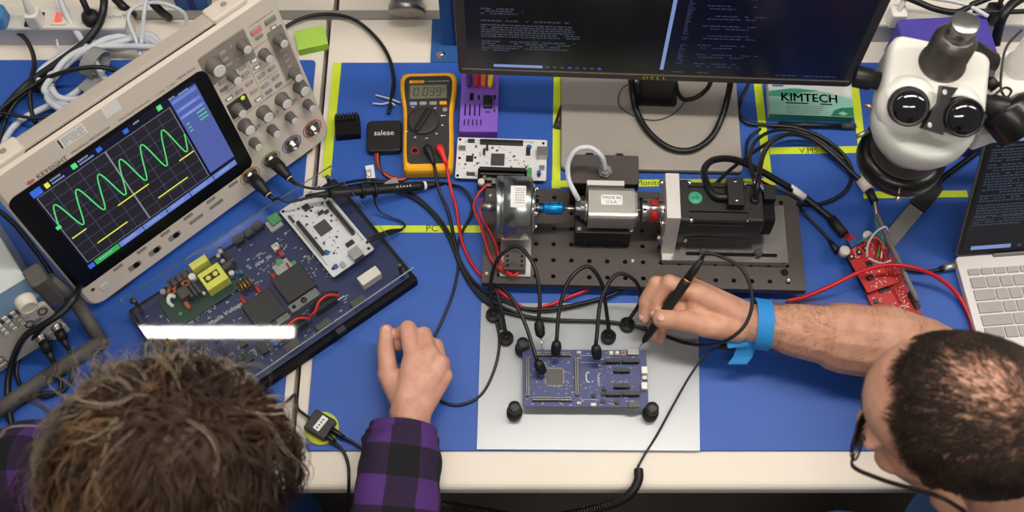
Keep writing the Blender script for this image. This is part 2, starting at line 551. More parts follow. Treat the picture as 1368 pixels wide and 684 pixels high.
for (x, z, n) in ((6.0, 23.4, 5), (6.0, 22.85, 6), (10.0, 23.4, 5), (10.0, 22.9, 7), (18.2, 23.4, 3), (23.6, 23.4, 3), (25.0, 23.2, 5)):
    for k in range(n): b.bx(x+k*.3, x+k*.3+.2, z-.12, z+.12, .05, .09)
for i in range(6):
    for k in range(7): b.bx(4.9+kx*i+k*.3, 4.9+kx*i+k*.3+.2, 7.45, 7.7, .05, .11)
for k in range(10): b.bx(24.1+k*.3, 24.1+k*.3+.2, 19.6, 19.8, .05, .11)
for k in range(8): b.bx(24.3+k*.3, 24.3+k*.3+.2, 20.9, 21.1, .05, .11)
b.build('screen_print', 'lcd_text', disp)
b = FB()
for z in (18.8, 18.1, 17.5): b.bx(25.9, 27.2, z, z+.16, .05, .1); b.bx(24, 24.5, z-.6, z-.45, .05, .1)
b.build('screen_print', 'lcd_green', disp)
# control panel
b = FB(); b.rr(7.3, 4.9, 0, .05, .2, .03, 32.9, 23.6); b.build('control_field', 'scope_recess', t)
b = FB(); b.rr(2.5, 8.9, 0, .05, .2, .03, 40.3, 18.8); b.build('control_field', 'scope_recess', t)
b = FB(); b.rr(3.2, 2.8, 0, .06, .2, .03, 31.45, 15.55); b.build('control_field', 'dark_grey', t)
b = FB()
for (x0, x1, z) in ((30, 34.9, 21.9), (30, 34.7, 18.9), (35.3, 38.6, 22.4), (35.3, 38.6, 18.75), (35.3, 38.6, 16.9), (29.9, 41.6, 13.75), (29.6, 36.5, 26.15), (37.2, 41.2, 25.8)):
    b.bx(x0, x1, z-.04, z+.04, 0, .02)
for x0, z0, z1 in ((35.05, 14.0, 22.2), (38.9, 14.2, 22.6)): b.bx(x0-.03, x0+.03, z0, z1, 0, .02)
b.build('panel_lines', 'scope_recess', t)
def knob(u, v, r, hgt):
    b = FB(); K = b.X.copy(); b.X = K @ Matrix.Translation((u, v, 0))
    b.lathe([(r*1.08, 0), (r*1.08, .12), (r, .2), (r*.9, hgt-.1), (r*.8, hgt)], n=28, flute=.05, fr=(2, 3))
    k = b.build('knob', 'knob_grey', t)
    b = FB(); b.X = K @ Matrix.Translation((u, v, 0)); b.lathe([(r*.78, hgt-.05), (r*.76, hgt+.06), (r*.66, hgt+.1)], n=20)
    b.build('knob_cap', 'knob_cap', k)
for u, v in ((30.81, 24.0), ): knob(u, v, 1.15, 1.7)
for u, v in ((35.4, 24.2), (40.3, 21.5), (37.6, 20.8), (32.4, 20.8), (40.3, 15.0), (31.0, 15.6)): knob(u, v, .78, 1.6)
for u in (30.9, 34.05, 37.25, 40.4): knob(u, 12.3, .98, 1.6); knob(u+.05, 8.65, .72, 1.5)
bl = [(37.96, 24.65, 1.7, .95, 'lit_red'), (40.32, 24.76, 1.8, .9, 'button_dark'), (40.33, 23.55, 1.0, .6, 'lit_white'), (38.0, 23.55, 1.2, .6, 'button_dark')]
for (u, v) in ((32.64, 24.82), (32.6, 23.62), (32.74, 22.55), (34.2, 20.84), (34.17, 19.59), (30.86, 20.7), (32.4, 17.72), (34.11, 17.93), (36.05, 17.8), (37.83, 17.83), (35.96, 15.99), (37.79, 16.12), (34.17, 16.26)):
    bl.append((u, v, 1.2, .62, 'button_grey'))
for (u, v) in ((30.63, 19.6), (36.08, 14.7), (37.74, 14.68)): bl.append((u, v, 1.2, .62, 'button_blue'))
for (u, v) in ((30.71, 17.8), (36.03, 20.81), (36.01, 19.55), (34.29, 14.68)): bl.append((u, v, 1.2, .6, 'lit_white'))
for (u, v) in ((40.19, 19.55), (40.25, 18.5), (40.2, 17.45), (40.12, 16.4), (32.48, 10.5), (35.65, 10.5), (38.8, 10.5)): bl.append((u, v, .9, .5, 'button_grey'))
for (u, v) in ((34.0, 24.9), (34.1, 22.5), (35.2, 22.5)): bl.append((u, v, .62, .62, 'button_grey'))
for u, v, wd, hg, m in bl:
    b = FB(); b.rr(wd, hg, 0, .05, .15, .02, u, v); sd = b.build('button_rim', 'scope_recess', t)
    b = FB(); b.rr(wd-.22, hg-.2, .02, .17, .12, .04, u, v)
    if m.startswith('lit'):
        b.build('button', 'button_grey', t)
        b = FB(); b.rr(wd-.5, hg-.36, .16, .185, .05, 0, u, v); b.build('button_light', m, t)
    else: b.build('button', m, t)
b = FB(); b.lathe([(.33, .05), (.33, .12), (.1, .13)], p=(32.4, 16.5, 0), n=12); b.build('indicator_light', 'lit_yellow', t)
b = FB()
for (u, v) in ((31.6, 10.15), (34.75, 10.15), (37.95, 10.15), (41.1, 10.3)):
    for k in (0, .45): b.ball((u+k, v, .02), .1, 6, 4)
b.build('dots', 'black_matte', t)
for u, m in zip((30.9, 34.05, 37.25, 40.4), ('ring_orange', 'ring_green', 'ring_blue', 'ring_red')):
    b = FB(); b.rr(.8, .8, 0, .06, .25, .02, u, 10.45); b.build('channel_key', m, t)
    if m in ('ring_orange', 'ring_green'):
        b = FB(); b.rr(.4, .4, .05, .09, .15, 0, u, 10.45); b.build('button_light', 'lit_white', t)
for u, v, m in zip((28.3, 32.1, 35.9, 39.7), (3.6, 3.75, 3.8, 3.9), ('ring_orange', 'ring_green', 'ring_blue', 'ring_red')):
    b = FB(); K = b.X.copy(); b.X = K @ Matrix.Translation((u, v, 0))
    b.tube([(1.5*math.cos(a)*1.05, 1.35*math.sin(a), .03) for a in [2*PI*k/24 for k in range(25)]], .07, 5, 1, closed=True)
    b.build('channel_ring', m, t)
    b = FB(); b.X = K @ Matrix.Translation((u, v, 0)); b.lathe([(1.28, 0), (1.28, .06), (1.1, .07)], n=24); b.build('connector_well', 'mid_grey', t)
    b = FB(); b.X = K @ Matrix.Translation((u, v, 0)); b.lathe([(.75, 0), (.75, .35), (.55, .4), (.55, 1.1), (.42, 1.12), (.42, .5)], n=18)
    cn = b.build('signal_connector', 'steel', t)
    b = FB(); b.X = K @ Matrix.Translation((u, v, 0)); b.cyl((-.75, 0, .8), (.75, 0, .8), .1, n=8); b.cyl((0, 0, .3), (0, 0, 1.0), .12, n=8)
    for a in range(4):
        b.box((math.cos(a*PI/2+.6)*1.0, math.sin(a*PI/2+.6)*.9, .15), (.45, .3, .2), a)
    b.build('connector_pins', 'gold', cn)
# lower lip: sockets, power key
for u, v in ((8.1, 2.5), (11.48, 2.55), (14.83, 2.65)):
    b = FB(); b.rr(2.0, 1.0, 0, .04, .3, .02, u, v); b.build('socket_recess', 'scope_recess', t)
    b = FB(); b.lathe([(.5, .02), (.5, .07), (.3, .08)], p=(u+.25, v, 0), n=14); b.build('socket', 'black_matte', t)
for k in range(6):
    b = FB(); b.rr(1.5, .55, 0, .1, .15, .04, 5.4+kx*k+.8, 4.25); b.build('soft_button', 'button_dark', t)
b = FB(); b.rr(1.3, 1.1, 0, .12, .25, .05, 3.3, 2.7); b.build('power_button', 'knob_cap', t)
b = FB(); b.lathe([(.28, .0), (.28, .05), (.1, .06)], p=(1.8, 3.6, 0), n=12); b.build('standby_light', 'dark_grey', t)
b = FB(); b.rr(2.3, .6, 0, .04, .1, .01, 18.6, 2.85); b.rr(2.3, .6, 0, .04, .1, .01, 22.1, 2.9); b.build('probe_tabs', 'scope_recess', t)
# prints and stickers
b = FB(); b.text('KEYSIGHT', .95, 5.0, 24.95, .05, 'LEFT'); b.build('lettering', 'ink', t)
b = FB()
for k, hh in enumerate((.2, .45, .7, .35, .6, .25)): b.bx(3.55+k*.2, 3.67+k*.2, 24.95-hh/2, 24.95+hh/2, 0, .05)
b.build('logo', 'brand_red', t)
b = FB(); b.text('InfiniiVision MSOX4104A', .55, 9.9, 25.1, .05, 'LEFT'); b.text('Mixed Signal Oscilloscope', .45, 16.9, 25.1, .05, 'LEFT'); b.text('1.0 GHz   5 GSa/s', .42, 22.4, 25.1, .05, 'LEFT')
b.text('MEGA Zoom', .5, 27.2, 25.3, .05); b.build('lettering', 'print_dark', t)
b = FB(); b.bx(9.3, 13.1, 26.3, 28.0, 0, .03); st = b.build('sticker', 'paper_white', t)
b = FB(); b.bx(9.4, 9.65, 26.4, 27.9, .02, .04); b.build('print', 'ink', st)
b = FB()
for j in range(5):
    for k in range(9): 
        if random.random() < .8: b.bx(9.9+k*.33, 9.9+k*.33+.24, 26.5+j*.27, 26.5+j*.27+.1, .02, .036)
b.build('print', 'print_grey', st)
b = FB(); b.bx(15.8, 18.1, 26.4, 28.1, 0, .03); b.build('sticker', 'paper_white', t)
b = FB(); b.text('Run Control', .32, 39.2, 25.75, .03); b.text('Horizontal', .32, 32.9, 25.9, .06); b.text('Trigger', .3, 32.4, 22.0, .03); b.text('Measure', .3, 36.8, 22.2, .03); b.text('Vertical', .32, 35.8, 13.9, .03)
b.build('lettering', 'print_dark', t)

# ------------------------------------------------------------------ function generator at the lower left
mat('gen_top', (203, 212, 210), .5, noise=.03, nscale=10)
mat('gen_blue', (78, 108, 138), .5, noise=.04)
mat('gen_panel', (196, 192, 180), .55, noise=.03)
mat('gen_key', (214, 208, 192), .5)
mat('bumper_grey', (86, 82, 80), .65)
GM = Matrix.Translation((-60.6, -11.7, 1.4)) @ Matrix.Rotation(math.radians(37), 4, 'Z') @ Matrix.Rotation(math.radians(-3), 4, 'X')
t = thing('function_generator', 'grey bench function generator with a white knob, at the left edge', 'generator', M=GM)
b = B(); b.X = Matrix.Translation((-10.7, 12.5, 0)); b.rr(20.6, 21.5, .5, 9.4, .6, .3); b.build('casing', 'gen_top', t)
b = B(); b.bx(-21.3, -.05, .5, 2.4, .3, 9.35); b.build('front_frame', 'gen_blue', t)
b = FB(); b.rr(21.2, 8.2, -.6, .12, .8, .12, -10.65, 4.1); b.build('front_panel', 'gen_panel', t)
b = B(); b.X = Matrix.Translation((-10.7, 2.0, 9.3)); b.rr(21.2, 3.6, 0, .35, .3, .1); b.build('top_trim', 'gen_blue', t)
b = B(); b.rr(2.4, 3.2, 5.0, 11.2, .6, .3, .9, 2.4); b.build('handle_pivot', 'bumper_grey', t)
b = B(); b.rr(2.4, 3.2, 5.0, 11.2, .6, .3, -22.2, 2.4); b.build('handle_pivot', 'bumper_grey', t)
b = B(); b.X = WM[t.name].inverted()
c1 = at(66, 372, 9); c2 = at(100, 402, 4.0); c3 = at(136, 456, 1.1); c4 = at(60, 505, 1.1); c5 = at(-20, 560, 1.1)
for p, q, wd in ((c1, c2, 1.5), (c2, c3, 1.5), (c3, c4, 1.7), (c4, c5, 1.7)):
    b.tube([p, q], wd*.62, 8, 1); b.ball(q, wd*.62, 8, 6)
b.build('handle', 'bumper_grey', t)
u, v = on_face(t, 38, 410, 1.4)
b = FB(); K = b.X.copy(); b.X = K @ Matrix.Translation((u, v, 0)); b.lathe([(1.35, .1), (1.35, .5), (1.22, 1.5), (1.05, 1.65), (.95, 1.67), (.9, 1.55)], n=32, flute=.05, fr=(1, 2))
b.build('knob', 'gen_key', t)
for (px, py) in ((57, 416), (40, 433)):
    u2, v2 = on_face(t, px, py, .2)
    b = FB(); b.X = K @ Matrix.Translation((u2, v2, 0)); b.tube([(.55*math.cos(a), .7*math.sin(a), .2) for a in [2*PI*k/16 for k in range(17)]], .1, 5, 1, closed=True)
    b.build('arrow_key', 'print_dark', t)
u2, v2 = on_face(t, 49, 428, .2)
b = FB(); b.rr(1.5, .55, .1, .3, .2, .05, u2, v2); b.build('key', 'print_grey', t)
u0, v0 = on_face(t, 7, 424, .2)
pk = FB(); pk.rr(.84, .76, .1, .16, .12, .02)
pr = FB(); pr.rr(.62, .55, .1, .4, .1, .06)
sp_ = []
for i in range(3):
    for j in range(4):
        sp_.append((u0-.1+i*1.15-1.15, 0, v0-j*1.05))
kids(pk, 'key_rim', 'print_grey', t, sp_)
kids(pr, 'key', 'gen_key', t, sp_)
b = FB(); b.bx(-21, -8.6, .5, 3.2, .1, .14); b.build('screen_strip', 'print_grey', t)
pr = FB(); pr.rr(1.5, .6, .1, .28, .12, .05)
kids(pr, 'soft_key', 'gen_panel', t, [(-9.6-k*2.0, 0, 2.4) for k in range(4)]+[(-9.6-k*2.0, 0, 1.2) for k in range(4)])
gen_bnc = []
for px, py in ((57, 455), (78, 441)):
    u2, v2 = on_face(t, px, py, .8)
    b = FB(); b.X = K @ Matrix.Translation((u2, v2, 0)); b.lathe([(.75, .1), (.75, .4), (.6, .45), (.6, 1.0), (.4, 1.02)], n=16); b.build('signal_connector', 'steel', t)
    gen_bnc.append(WM[t.name] @ Vector((u2, -.9, v2)))
u2, v2 = on_face(t, 86, 437, 0)
b = FB(); b.rr(2.6, 2.2, .1, .2, .4, .04, u2-.9, v2-.1); b.build('output_field', 'gen_key', t)
# ------------------------------------------------------------------ main board in a black tray under a clear cover
mat('pcb_navy', (14, 30, 80), .4, noise=.08, nscale=18)
mat('pcb_green', (22, 58, 42), .45)
mat('pcb_white', (222, 222, 224), .45, noise=.03)
mat('pcb_red', (190, 40, 42), .4, noise=.08, nscale=30)
mat('pcb_blue', (38, 52, 112), .4, noise=.08, nscale=25)
mat('chip_black', (28, 27, 28), .45, noise=.1)
mat('chip_grey', (68, 64, 61), .4, noise=.05)
mat('trafo_yellow', (226, 226, 90), .5, noise=.04)
mat('comp_orange', (176, 92, 42), .6, noise=.2)
mat('comp_blue', (44, 96, 170), .5)
mat('comp_grey', (170, 168, 162), .5, noise=.15)
mat('comp_green', (70, 150, 90), .5)
mat('comp_red', (188, 36, 36), .45)
mat('comp_cream', (226, 218, 204), .45, noise=.03)
mat('wire_red', (222, 42, 32), .4)
mat('smd_mix', (150, 150, 150), .5, noise=.6, nscale=180)
def clear_material(name, tint, rough=.015, ior=1.48):
    m = bpy.data.materials.new(name); m.use_nodes = True
    nt = m.node_tree; nt.nodes.clear()
    out = nt.nodes.new('ShaderNodeOutputMaterial'); mx = nt.nodes.new('ShaderNodeMixShader')
    tr = nt.nodes.new('ShaderNodeBsdfTransparent'); gl = nt.nodes.new('ShaderNodeBsdfGlossy'); fr = nt.nodes.new('ShaderNodeFresnel')
    nz = nt.nodes.new('ShaderNodeTexNoise'); nz.inputs['Scale'].default_value = 14
    mr = nt.nodes.new('ShaderNodeMapRange'); mr.inputs['To Min'].default_value = rough; mr.inputs['To Max'].default_value = rough*3
    nt.links.new(nz.outputs['Fac'], mr.inputs['Value']); nt.links.new(mr.outputs['Result'], gl.inputs['Roughness'])
    tr.inputs['Color'].default_value = tint; gl.inputs['Color'].default_value = (1, 1, 1, 1)
    fr.inputs['IOR'].default_value = ior
    nt.links.new(fr.outputs[0], mx.inputs[0]); nt.links.new(tr.outputs[0], mx.inputs[1]); nt.links.new(gl.outputs[0], mx.inputs[2])
    nt.links.new(mx.outputs[0], out.inputs[0])
    MATS[name] = m
clear_material('clear_acrylic', (.97, .98, .985, 1), .012, 1.34)
clear_material('clear_edge', (.75, .82, .85, 1), .2)
clear_material('lens_glass', (.97, .98, .98, 1), .01, 1.12)

t = thing('board_tray', 'black tray holding a navy circuit board under a clear cover', 'circuit board', (-33.05, -6.8, 0), (0, 0, math.radians(38)))
tray = t
b = B(); b.rr(34.4, 20.8, 0, 1.5, .4, .1); base = b.build('tray_base', 'black_matte', t)
b = B()
b.rr(33.0, 19.2, 1.9, 2.1, .4, .03); pcb = b.build('main_board', 'pcb_navy', t)
for x in (-15.6, 15.6):
    for y in (-8.8, 8.8):
        b = B(); b.cyl((x, y, 1.5), (x, y, 5.2), .28, n=8); st = b.build('standoff', 'black_plastic', t)
        b = B(); b.lathe([(.33, 5.5), (.33, 5.65), (.2, 5.72)], p=(x, y, 0), n=10); b.build('screw', 'dark_steel', st)
b = B(); b.rr(34.0, 20.3, 5.2, 5.5, .25, .02); cov = b.build('clear_cover', 'clear_acrylic', t)
mat('acrylic_edge', (206, 216, 222), .35, noise=.05)
for x0, x1, y0, y1 in ((-17, 17, -10.17, -10.13), (16.97, 17.0, -10.1, 10.1), (-17, 17, 10.13, 10.17), (-17.0, -16.97, -10.1, 10.1)):
    b = B(); b.bx(x0, x1, y0, y1, 5.2, 5.5); b.build('cover_edge', 'acrylic_edge' if y0 < -10.12 else 'clear_edge', t)
ZB = 2.1
def comp(name, m, px, py, sx, sy, h, rz=0, z0=ZB, ch=.04, r=.06, par=None):
    x, y = on_top(t, px, py, z0+h)
    b = B(); K = Matrix.Translation((x, y, 0)) @ Matrix.Rotation(rz, 4, 'Z'); b.X = K; b.rr(sx, sy, z0, z0+h, r, ch, n=2)
    return b.build(name, m, par or pcb), x, y
def cap(m, px, py, r, h, top=None, z0=ZB):
    x, y = on_top(t, px, py, z0+h)
    b = B(); b.lathe([(r, z0), (r, z0+h-.06), (r*.9, z0+h), (r*.6, z0+h)], p=(x, y, 0), n=14)
    return b.build('capacitor', m, pcb)
# power supply module
x, y = on_top(t, 268, 392, ZB+.4)
b = B(); b.rr(10.6, 5.2, ZB+.25, ZB+.4, .15, .02, x, y); mod = b.build('supply_module', 'pcb_green', pcb)
b = B(); b.bx(x-4.8, x-4.5, y-2.2, y+2.2, ZB, ZB+.25); b.bx(x+4.5, x+4.8, y-2.2, y+2.2, ZB, ZB+.25); b.build('module_pins', 'steel', pcb)
o, tx, ty = comp('transformer', 'trafo_yellow', 284, 369, 3.3, 3.0, 2.3, ch=.12)
b = B(); b.rr(2.2, 1.1, ZB+2.3, ZB+2.33, .05, 0, tx-.1, ty+.1); b.build('core_window', 'chip_black', pcb)
for k in (-.5, .6):
    b = B(); b.lathe([(.38, ZB+2.3), (.36, ZB+2.4), (.2, ZB+2.42)], p=(tx+k-.1, ty+.1, 0), n=12); b.build('core_leg', 'trafo_yellow', pcb)
comp('film_capacitor', 'trafo_yellow', 265, 350, 2.6, 1.1, 1.9, ch=.1)
o, x, y = comp('terminal_block', 'chip_grey', 239, 371, 3.6, 1.2, 1.3)
for k in range(4):
    b = B(); b.bx(x-1.5+k*.9, x-1.2+k*.9, y-.62, y+.3, ZB+.9, ZB+1.32); b.build('terminal_slot', 'black_matte', pcb)
for px, py, r, h, m in ((256, 369, .5, 1.6, 'paper_white'), (294, 335, .35, 1.0, 'comp_grey'), (291, 341, .3, .9, 'comp_grey'), (297, 348, .32, 1.0, 'comp_grey'), (272, 391, .25, .9, 'paper_white'),
                        (217, 389, .4, 1.0, 'comp_grey'), (241, 419, .3, .7, 'comp_green'), (321, 363, .3, .6, 'comp_green'), (309, 364, .4, .7, 'comp_cream')):
    cap(m, px, py, r, h)
for px, py in ((229, 389), (248, 378), (230, 381)):
    x, y = on_top(t, px, py, ZB+.8); b = B(); b.tube([(x+.45*math.cos(a), y+.45*math.sin(a), ZB+.75) for a in [2*PI*k/12 for k in range(13)]], .25, 6, 1, closed=True); b.build('inductor', 'comp_orange', pcb)
for px, py in ((287, 386), (296, 381), (311, 370), (318, 365)):
    x, y = on_top(t, px, py, ZB+.9); b = B(); b.ball((x, y, ZB+.8), (.42, .16, .4), 10, 6); b.build('disc_capacitor', 'comp_blue', pcb)
for px, py, sx, sy, h in ((245, 390, 1.5, 1.6, 1.6), (257, 386, .35, 2.2, 1.5), (262, 383, .35, 2.2, 1.5), (251, 388, .35, 2.2, 1.5), (300, 357, 2.2, .5, 1.2), (306, 350, 1.6, .4, 1.0), (250, 407, .5, 1.2, .8)):
    comp('heat_sink' if sx < .5 else 'module_part', 'chip_grey' if sx != .5 else 'comp_orange', px, py, sx, sy, h, z0=ZB+.4)
x, y = on_top(t, 231, 401, ZB+.8); b = B(); b.tube([(x-.5, y-.6, ZB+.4), (x-.6, y, ZB+1.1), (x, y+.6, ZB+1.2), (x+.5, y+.3, ZB+.7)], .28, 8); b.build('white_lead', 'paper_white', pcb)
# gold wound coils
for px, py in ((327, 380), (228, 455)):
    x, y = on_top(t, px, py, ZB+.8)
    for k in range(4):
        b = B(); b.tube([(x+(k-1.5)*.5+.1*math.cos(a)*2, y+.8*math.sin(a), ZB+.7+.6*math.cos(a)) for a in [2*PI*j/12 for j in range(13)]], .13, 6, 1, closed=True)
        b.build('coil_turn', 'gold', pcb)
# fuses: red barrels with pale clips
for p0, p1 in (((325, 402), (333, 411)), ((345, 387), (352, 397)), ((366, 371), (374, 381)), ((386, 357), (393, 368)), ((374, 338), (368, 329))):
    x0, y0 = on_top(t, *p0, ZB+.6); x1, y1 = on_top(t, *p1, ZB+.6)
    d = (Vector((x1, y1, 0))-Vector((x0, y0, 0))).normalized()
    b = B(); b.cyl(Vector((x0, y0, ZB+.5))-d*.7, Vector((x0, y0, ZB+.5))+d*.6, .27, n=10); b.build('fuse_barrel', 'comp_red', pcb)
    b = B(); b.X = Matrix.Translation((x1, y1, 0)) @ Matrix.Rotation(math.atan2(d.y, d.x), 4, 'Z'); b.bx(-.35, .35, -.5, .5, ZB, ZB+.2); b.bx(-.35, .35, -.5, -.35, ZB+.2, ZB+.8); b.bx(-.35, .35, .35, .5, ZB+.2, ZB+.8); b.bx(.2, .35, -.35, .35, ZB+.2, ZB+.8); b.build('fuse_clip', 'comp_cream', pcb)
# two big black power modules with grey brackets, wires and blue capacitors
for (px, py, bx_, by_, cx_, cy_) in ((392, 377, 406, 401, 452, 386), (352, 412, 366, 432, 392, 418)):
    comp('power_module', 'chip_black', px, py, 4.6, 4.4, 1.6, ch=.12)
    o, x, y = comp('bracket', 'mid_grey', bx_, by_, 4.6, 1.3, 1.1)
    b = B(); b.lathe([(.5, ZB+1.1), (.48, ZB+1.2), (.2, ZB+1.2)], p=(x, y, 0), n=6); b.build('bracket_nut', 'chip_black', pcb)
    b = B(); b.lathe([(.3, ZB+1.1), (.28, ZB+1.16), (.1, ZB+1.16)], p=(x-1.6, y, 0), n=10); b.build('bracket_hole', 'black_matte', pcb)
    comp('terminal_housing', 'black_plastic', bx_+26, by_+1, 3.4, 1.7, 1.5)
    for dx, dy in ((14, 4), (26, -1), (-2, 22)):
        cap('comp_blue', bx_+dx+4, by_+dy+4, .42, 1.0)
    x0, y0 = on_top(t, bx_+46, by_-10, ZB+2.4); x1, y1 = on_top(t, bx_+20, by_+2, ZB+2.6); x2, y2 = on_top(t, bx_+14, by_+16, ZB+2.0); x3, y3 = on_top(t, bx_+2, by_+22, ZB+1)
    b = B(); b.tube([(x0, y0, ZB+1.5), ((x0+x1)/2, (y0+y1)/2+.3, ZB+2.6), (x1, y1, ZB+2.5), (x2, y2, ZB+1.9), (x3, y3, ZB+.7)], .2, 7); b.build('lead_wire', 'wire_red', pcb)
    b = B(); b.tube([(x0, y0+.4, ZB+1.5), ((x0+x1)/2, (y0+y1)/2+.8, ZB+2.4), (x1-.3, y1+.5, ZB+2.2), (x2-.4, y2+.5, ZB+1.2)], .2, 7); b.build('lead_wire', 'cable_black', pcb)
# other parts of the board
o, x, y = comp('relay', 'comp_cream', 493, 368, 3.1, 1.5, 1.6, ch=.06)
comp('signal_box', 'comp_green', 366, 292, 1.6, 1.6, .9); comp('signal_box', 'comp_grey', 366, 299, 2.0, 1.8, .5)
comp('signal_box', 'comp_grey', 377, 356, 2.4, 1.7, .7); comp('signal_box', 'comp_green', 373, 350, 1.0, .8, .8); comp('signal_box', 'comp_green', 392, 352, .9, .8, .6)
for px, py in ((344, 301), (318, 319), (332, 310)):
    comp('connector', 'black_plastic', px, py, 1.4, 1.2, 1.0)
for px, py, sx, sy, h in ((322, 455, 1.0, 1.8, .6), (350, 464, 1.1, 1.9, .6), (330, 476, 1.0, 1.6, .6), (288, 452, .6, .9, .4), (300, 340, .5, 3.0, .5), (455, 440, .01+1.4, .8, .8)):
    comp('chip', 'chip_black', px, py, sx, sy, h)
for px, py in ((478, 402), (432, 433), (390, 461)):
    comp('edge_connector', 'chip_grey', px, py, 2.2, 1.0, .7)
for px, py in ((176, 401), (430, 395)):
    cap('black_plastic', px, py, .4, .5)
b = B(); random.seed(3)
for k in range(240):
    x = random.uniform(-15.5, 9); y = random.uniform(-8.8, 8.6)
    if random.random() < .5: x, y = random.choice(((-9, -6), (-4, -6.5), (2, 4), (5, 5.5), (7, 1), (3, -1.5), (0, 6), (-2, 3)));  x += random.gauss(0, 1.6); y += random.gauss(0, .9)
    if abs(x) > 16 or abs(y) > 9.2: continue
    sx, sy = random.choice(((.32, .18), (.18, .32), (.4, .25), (.15, .3), (.5, .12)))
    b.box((x, y, ZB+.07), (sx, sy, .14))
b.build('small_components', 'smd_mix', pcb)
b = B()
for s_, px, py, sz in (('CAUTION', 268, 419, 1.0), ('Live-Mains Voltage', 294, 424, .95), ('MMP_5V', 352, 349, .7)):
    x, y = on_top(t, px, py, ZB); b.text(s_, sz, x, y, ZB+.012)
x, y = on_top(t, 247, 442, ZB)
ribbon(b, [(x-.9, y-.6), (x+.9, y-.6), (x, y+.95), (x-.9, y-.6)], .1, ZB+.012); b.text('!', .9, x, y-.05, ZB+.012)
x, y = on_top(t, 460, 408, ZB); ribbon(b, [(x-1, y+1.2), (x+.8, y+1.2)], .14, ZB+.012)
for k in range(60):
    x = random.uniform(-15, 8); y = random.uniform(-8.5, 8.5); L_ = random.uniform(.2, .7)
    ribbon(b, [(x, y), (x+L_, y)] if random.random() < .6 else [(x, y), (x, y+L_)], .07, ZB+.011)
b.build('solder_print', 'print_white', pcb)

# ------------------------------------------------------------------ white controller boards (the same kind twice)
def controller(M, label, z_legs, labelpos):
    t = thing('controller_board', label, 'circuit board', M=M, group='white controller boards')
    b = B(); b.rr(13.35, 7.0, 0, .17, .25, .01); brd = b.build('board', 'pcb_white', t)
    def c(name, m, x, y, sx, sy, h, par=t): 
        q = B(); q.rr(sx, sy, .17, .17+h, .04, .02, x, y, n=2); return q.build(name, m, par)
    for y in (2.55, -2.55):
        hd = c('header', 'black_plastic', -.1, y, 6.4, .52, .85)
        q = B()
        for k in range(18):
            for d in (-.12, .12): q.bx(-3.15+k*.36, -3.0+k*.36, y+d-.06, y+d+.06, 1.02, 1.03)
        q.build('header_pins', 'black_matte', hd)
        if z_legs: c('pin_row', 'chip_black', -.1, y, 6.2, .3, .01)
        q = B(); q.bx(-4, 4.6, y+(.42 if y > 0 else -.6), y+(.6 if y > 0 else -.42), .17, .2); q.build('gold_row', 'comp_grey', t)
    c('processor', 'chip_grey', -.55, -.2, 2.0, 2.0, .16)
    c('interface_chip', 'chip_black', -4.7, -.2, 1.05, 1.0, .16)
    c('socket', 'brushed', 6.0, .9, 1.7, 1.6, 1.1); c('socket', 'brushed', -5.9, 1.5, 1.0, .75, .35); c('socket', 'brushed', 6.0, -1.4, .8, .7, .35)
    c('reset_button', 'comp_blue', 5.6, -2.3, .55, .55, .45); c('reset_button', 'chip_black', 5.6, -2.75, .35, .35, .3)
    c('crystal', 'chip_black', 3.9, 1.3, .65, 1.25, .3); c('connector', 'chip_black', -4.6, 2.75, 1.0, .4, .55); c('connector', 'chip_grey', -4.4, -2.9, 1.2, .35, .5)
    c('post', 'chip_black', -2.6, .9, .3, .9, .6); c('post', 'chip_black', -2.2, 1.6, .3, .7, .6)
    for (x, y) in ((-6.3, 3.1), (-6.3, -3.1), (6.1, 2.9), (-6.2, -.1)):
        q = B(); q.lathe([(.22, .17), (.22, .19), (.1, .19)], p=(x, y, 0), n=10); q.build('mounting_hole', 'black_matte', t)
    q = B(); random.seed(11)
    for k in range(46):
        x = random.uniform(-6.2, 6.2); y = random.uniform(-2.0, 2.0)
        q.box((x, y, .2), random.choice(((.2, .12, .08), (.12, .22, .1), (.3, .3, .12))))
    q.build('small_components', 'chip_grey', t)
    q = B(); 
    for k in range(30):
        x = random.uniform(-6.2, 6.0); y = random.uniform(-3.2, 3.2); ribbon(q, [(x, y), (x+random.uniform(.2, .6), y)], .07, .178)
    q.build('solder_print', 'mid_grey', t)
    q = B(); q.lathe([(.42, .17), (.42, .175), (.1, .175)], p=(*labelpos, 0), n=16); q.build('logo', 'comp_blue', t)
    return t
nu = at(436, 307, 3.4)
nucL = controller(Matrix.Translation((nu.x, nu.y, 3.2)) @ Matrix.Rotation(math.radians(-51), 4, 'Z'), 'white controller board under the clear cover on the navy board', True, (3.0, -2.0))
b = B()
for y in (2.55, -2.55): b.bx(-3.2, 3.0, y-.2, y+.2, -1.08, 0)
b.build('socket_strip', 'black_plastic', nucL)
nucR = controller(Matrix.Translation((-1.55, 15.45, .9)) @ Matrix.Rotation(math.radians(-2.2), 4, 'Z'), 'white controller board on the mat beside the multimeter', False, (4.0, 2.2))
for x, y in ((-6.2, 3.1), (-6.2, -3.1), (6.1, 2.9), (6.1, -3.0)):
    b = B(); b.cyl((x, y, -.9), (x, y, 0), .2, n=8); b.build('foot', 'black_plastic', nucR)
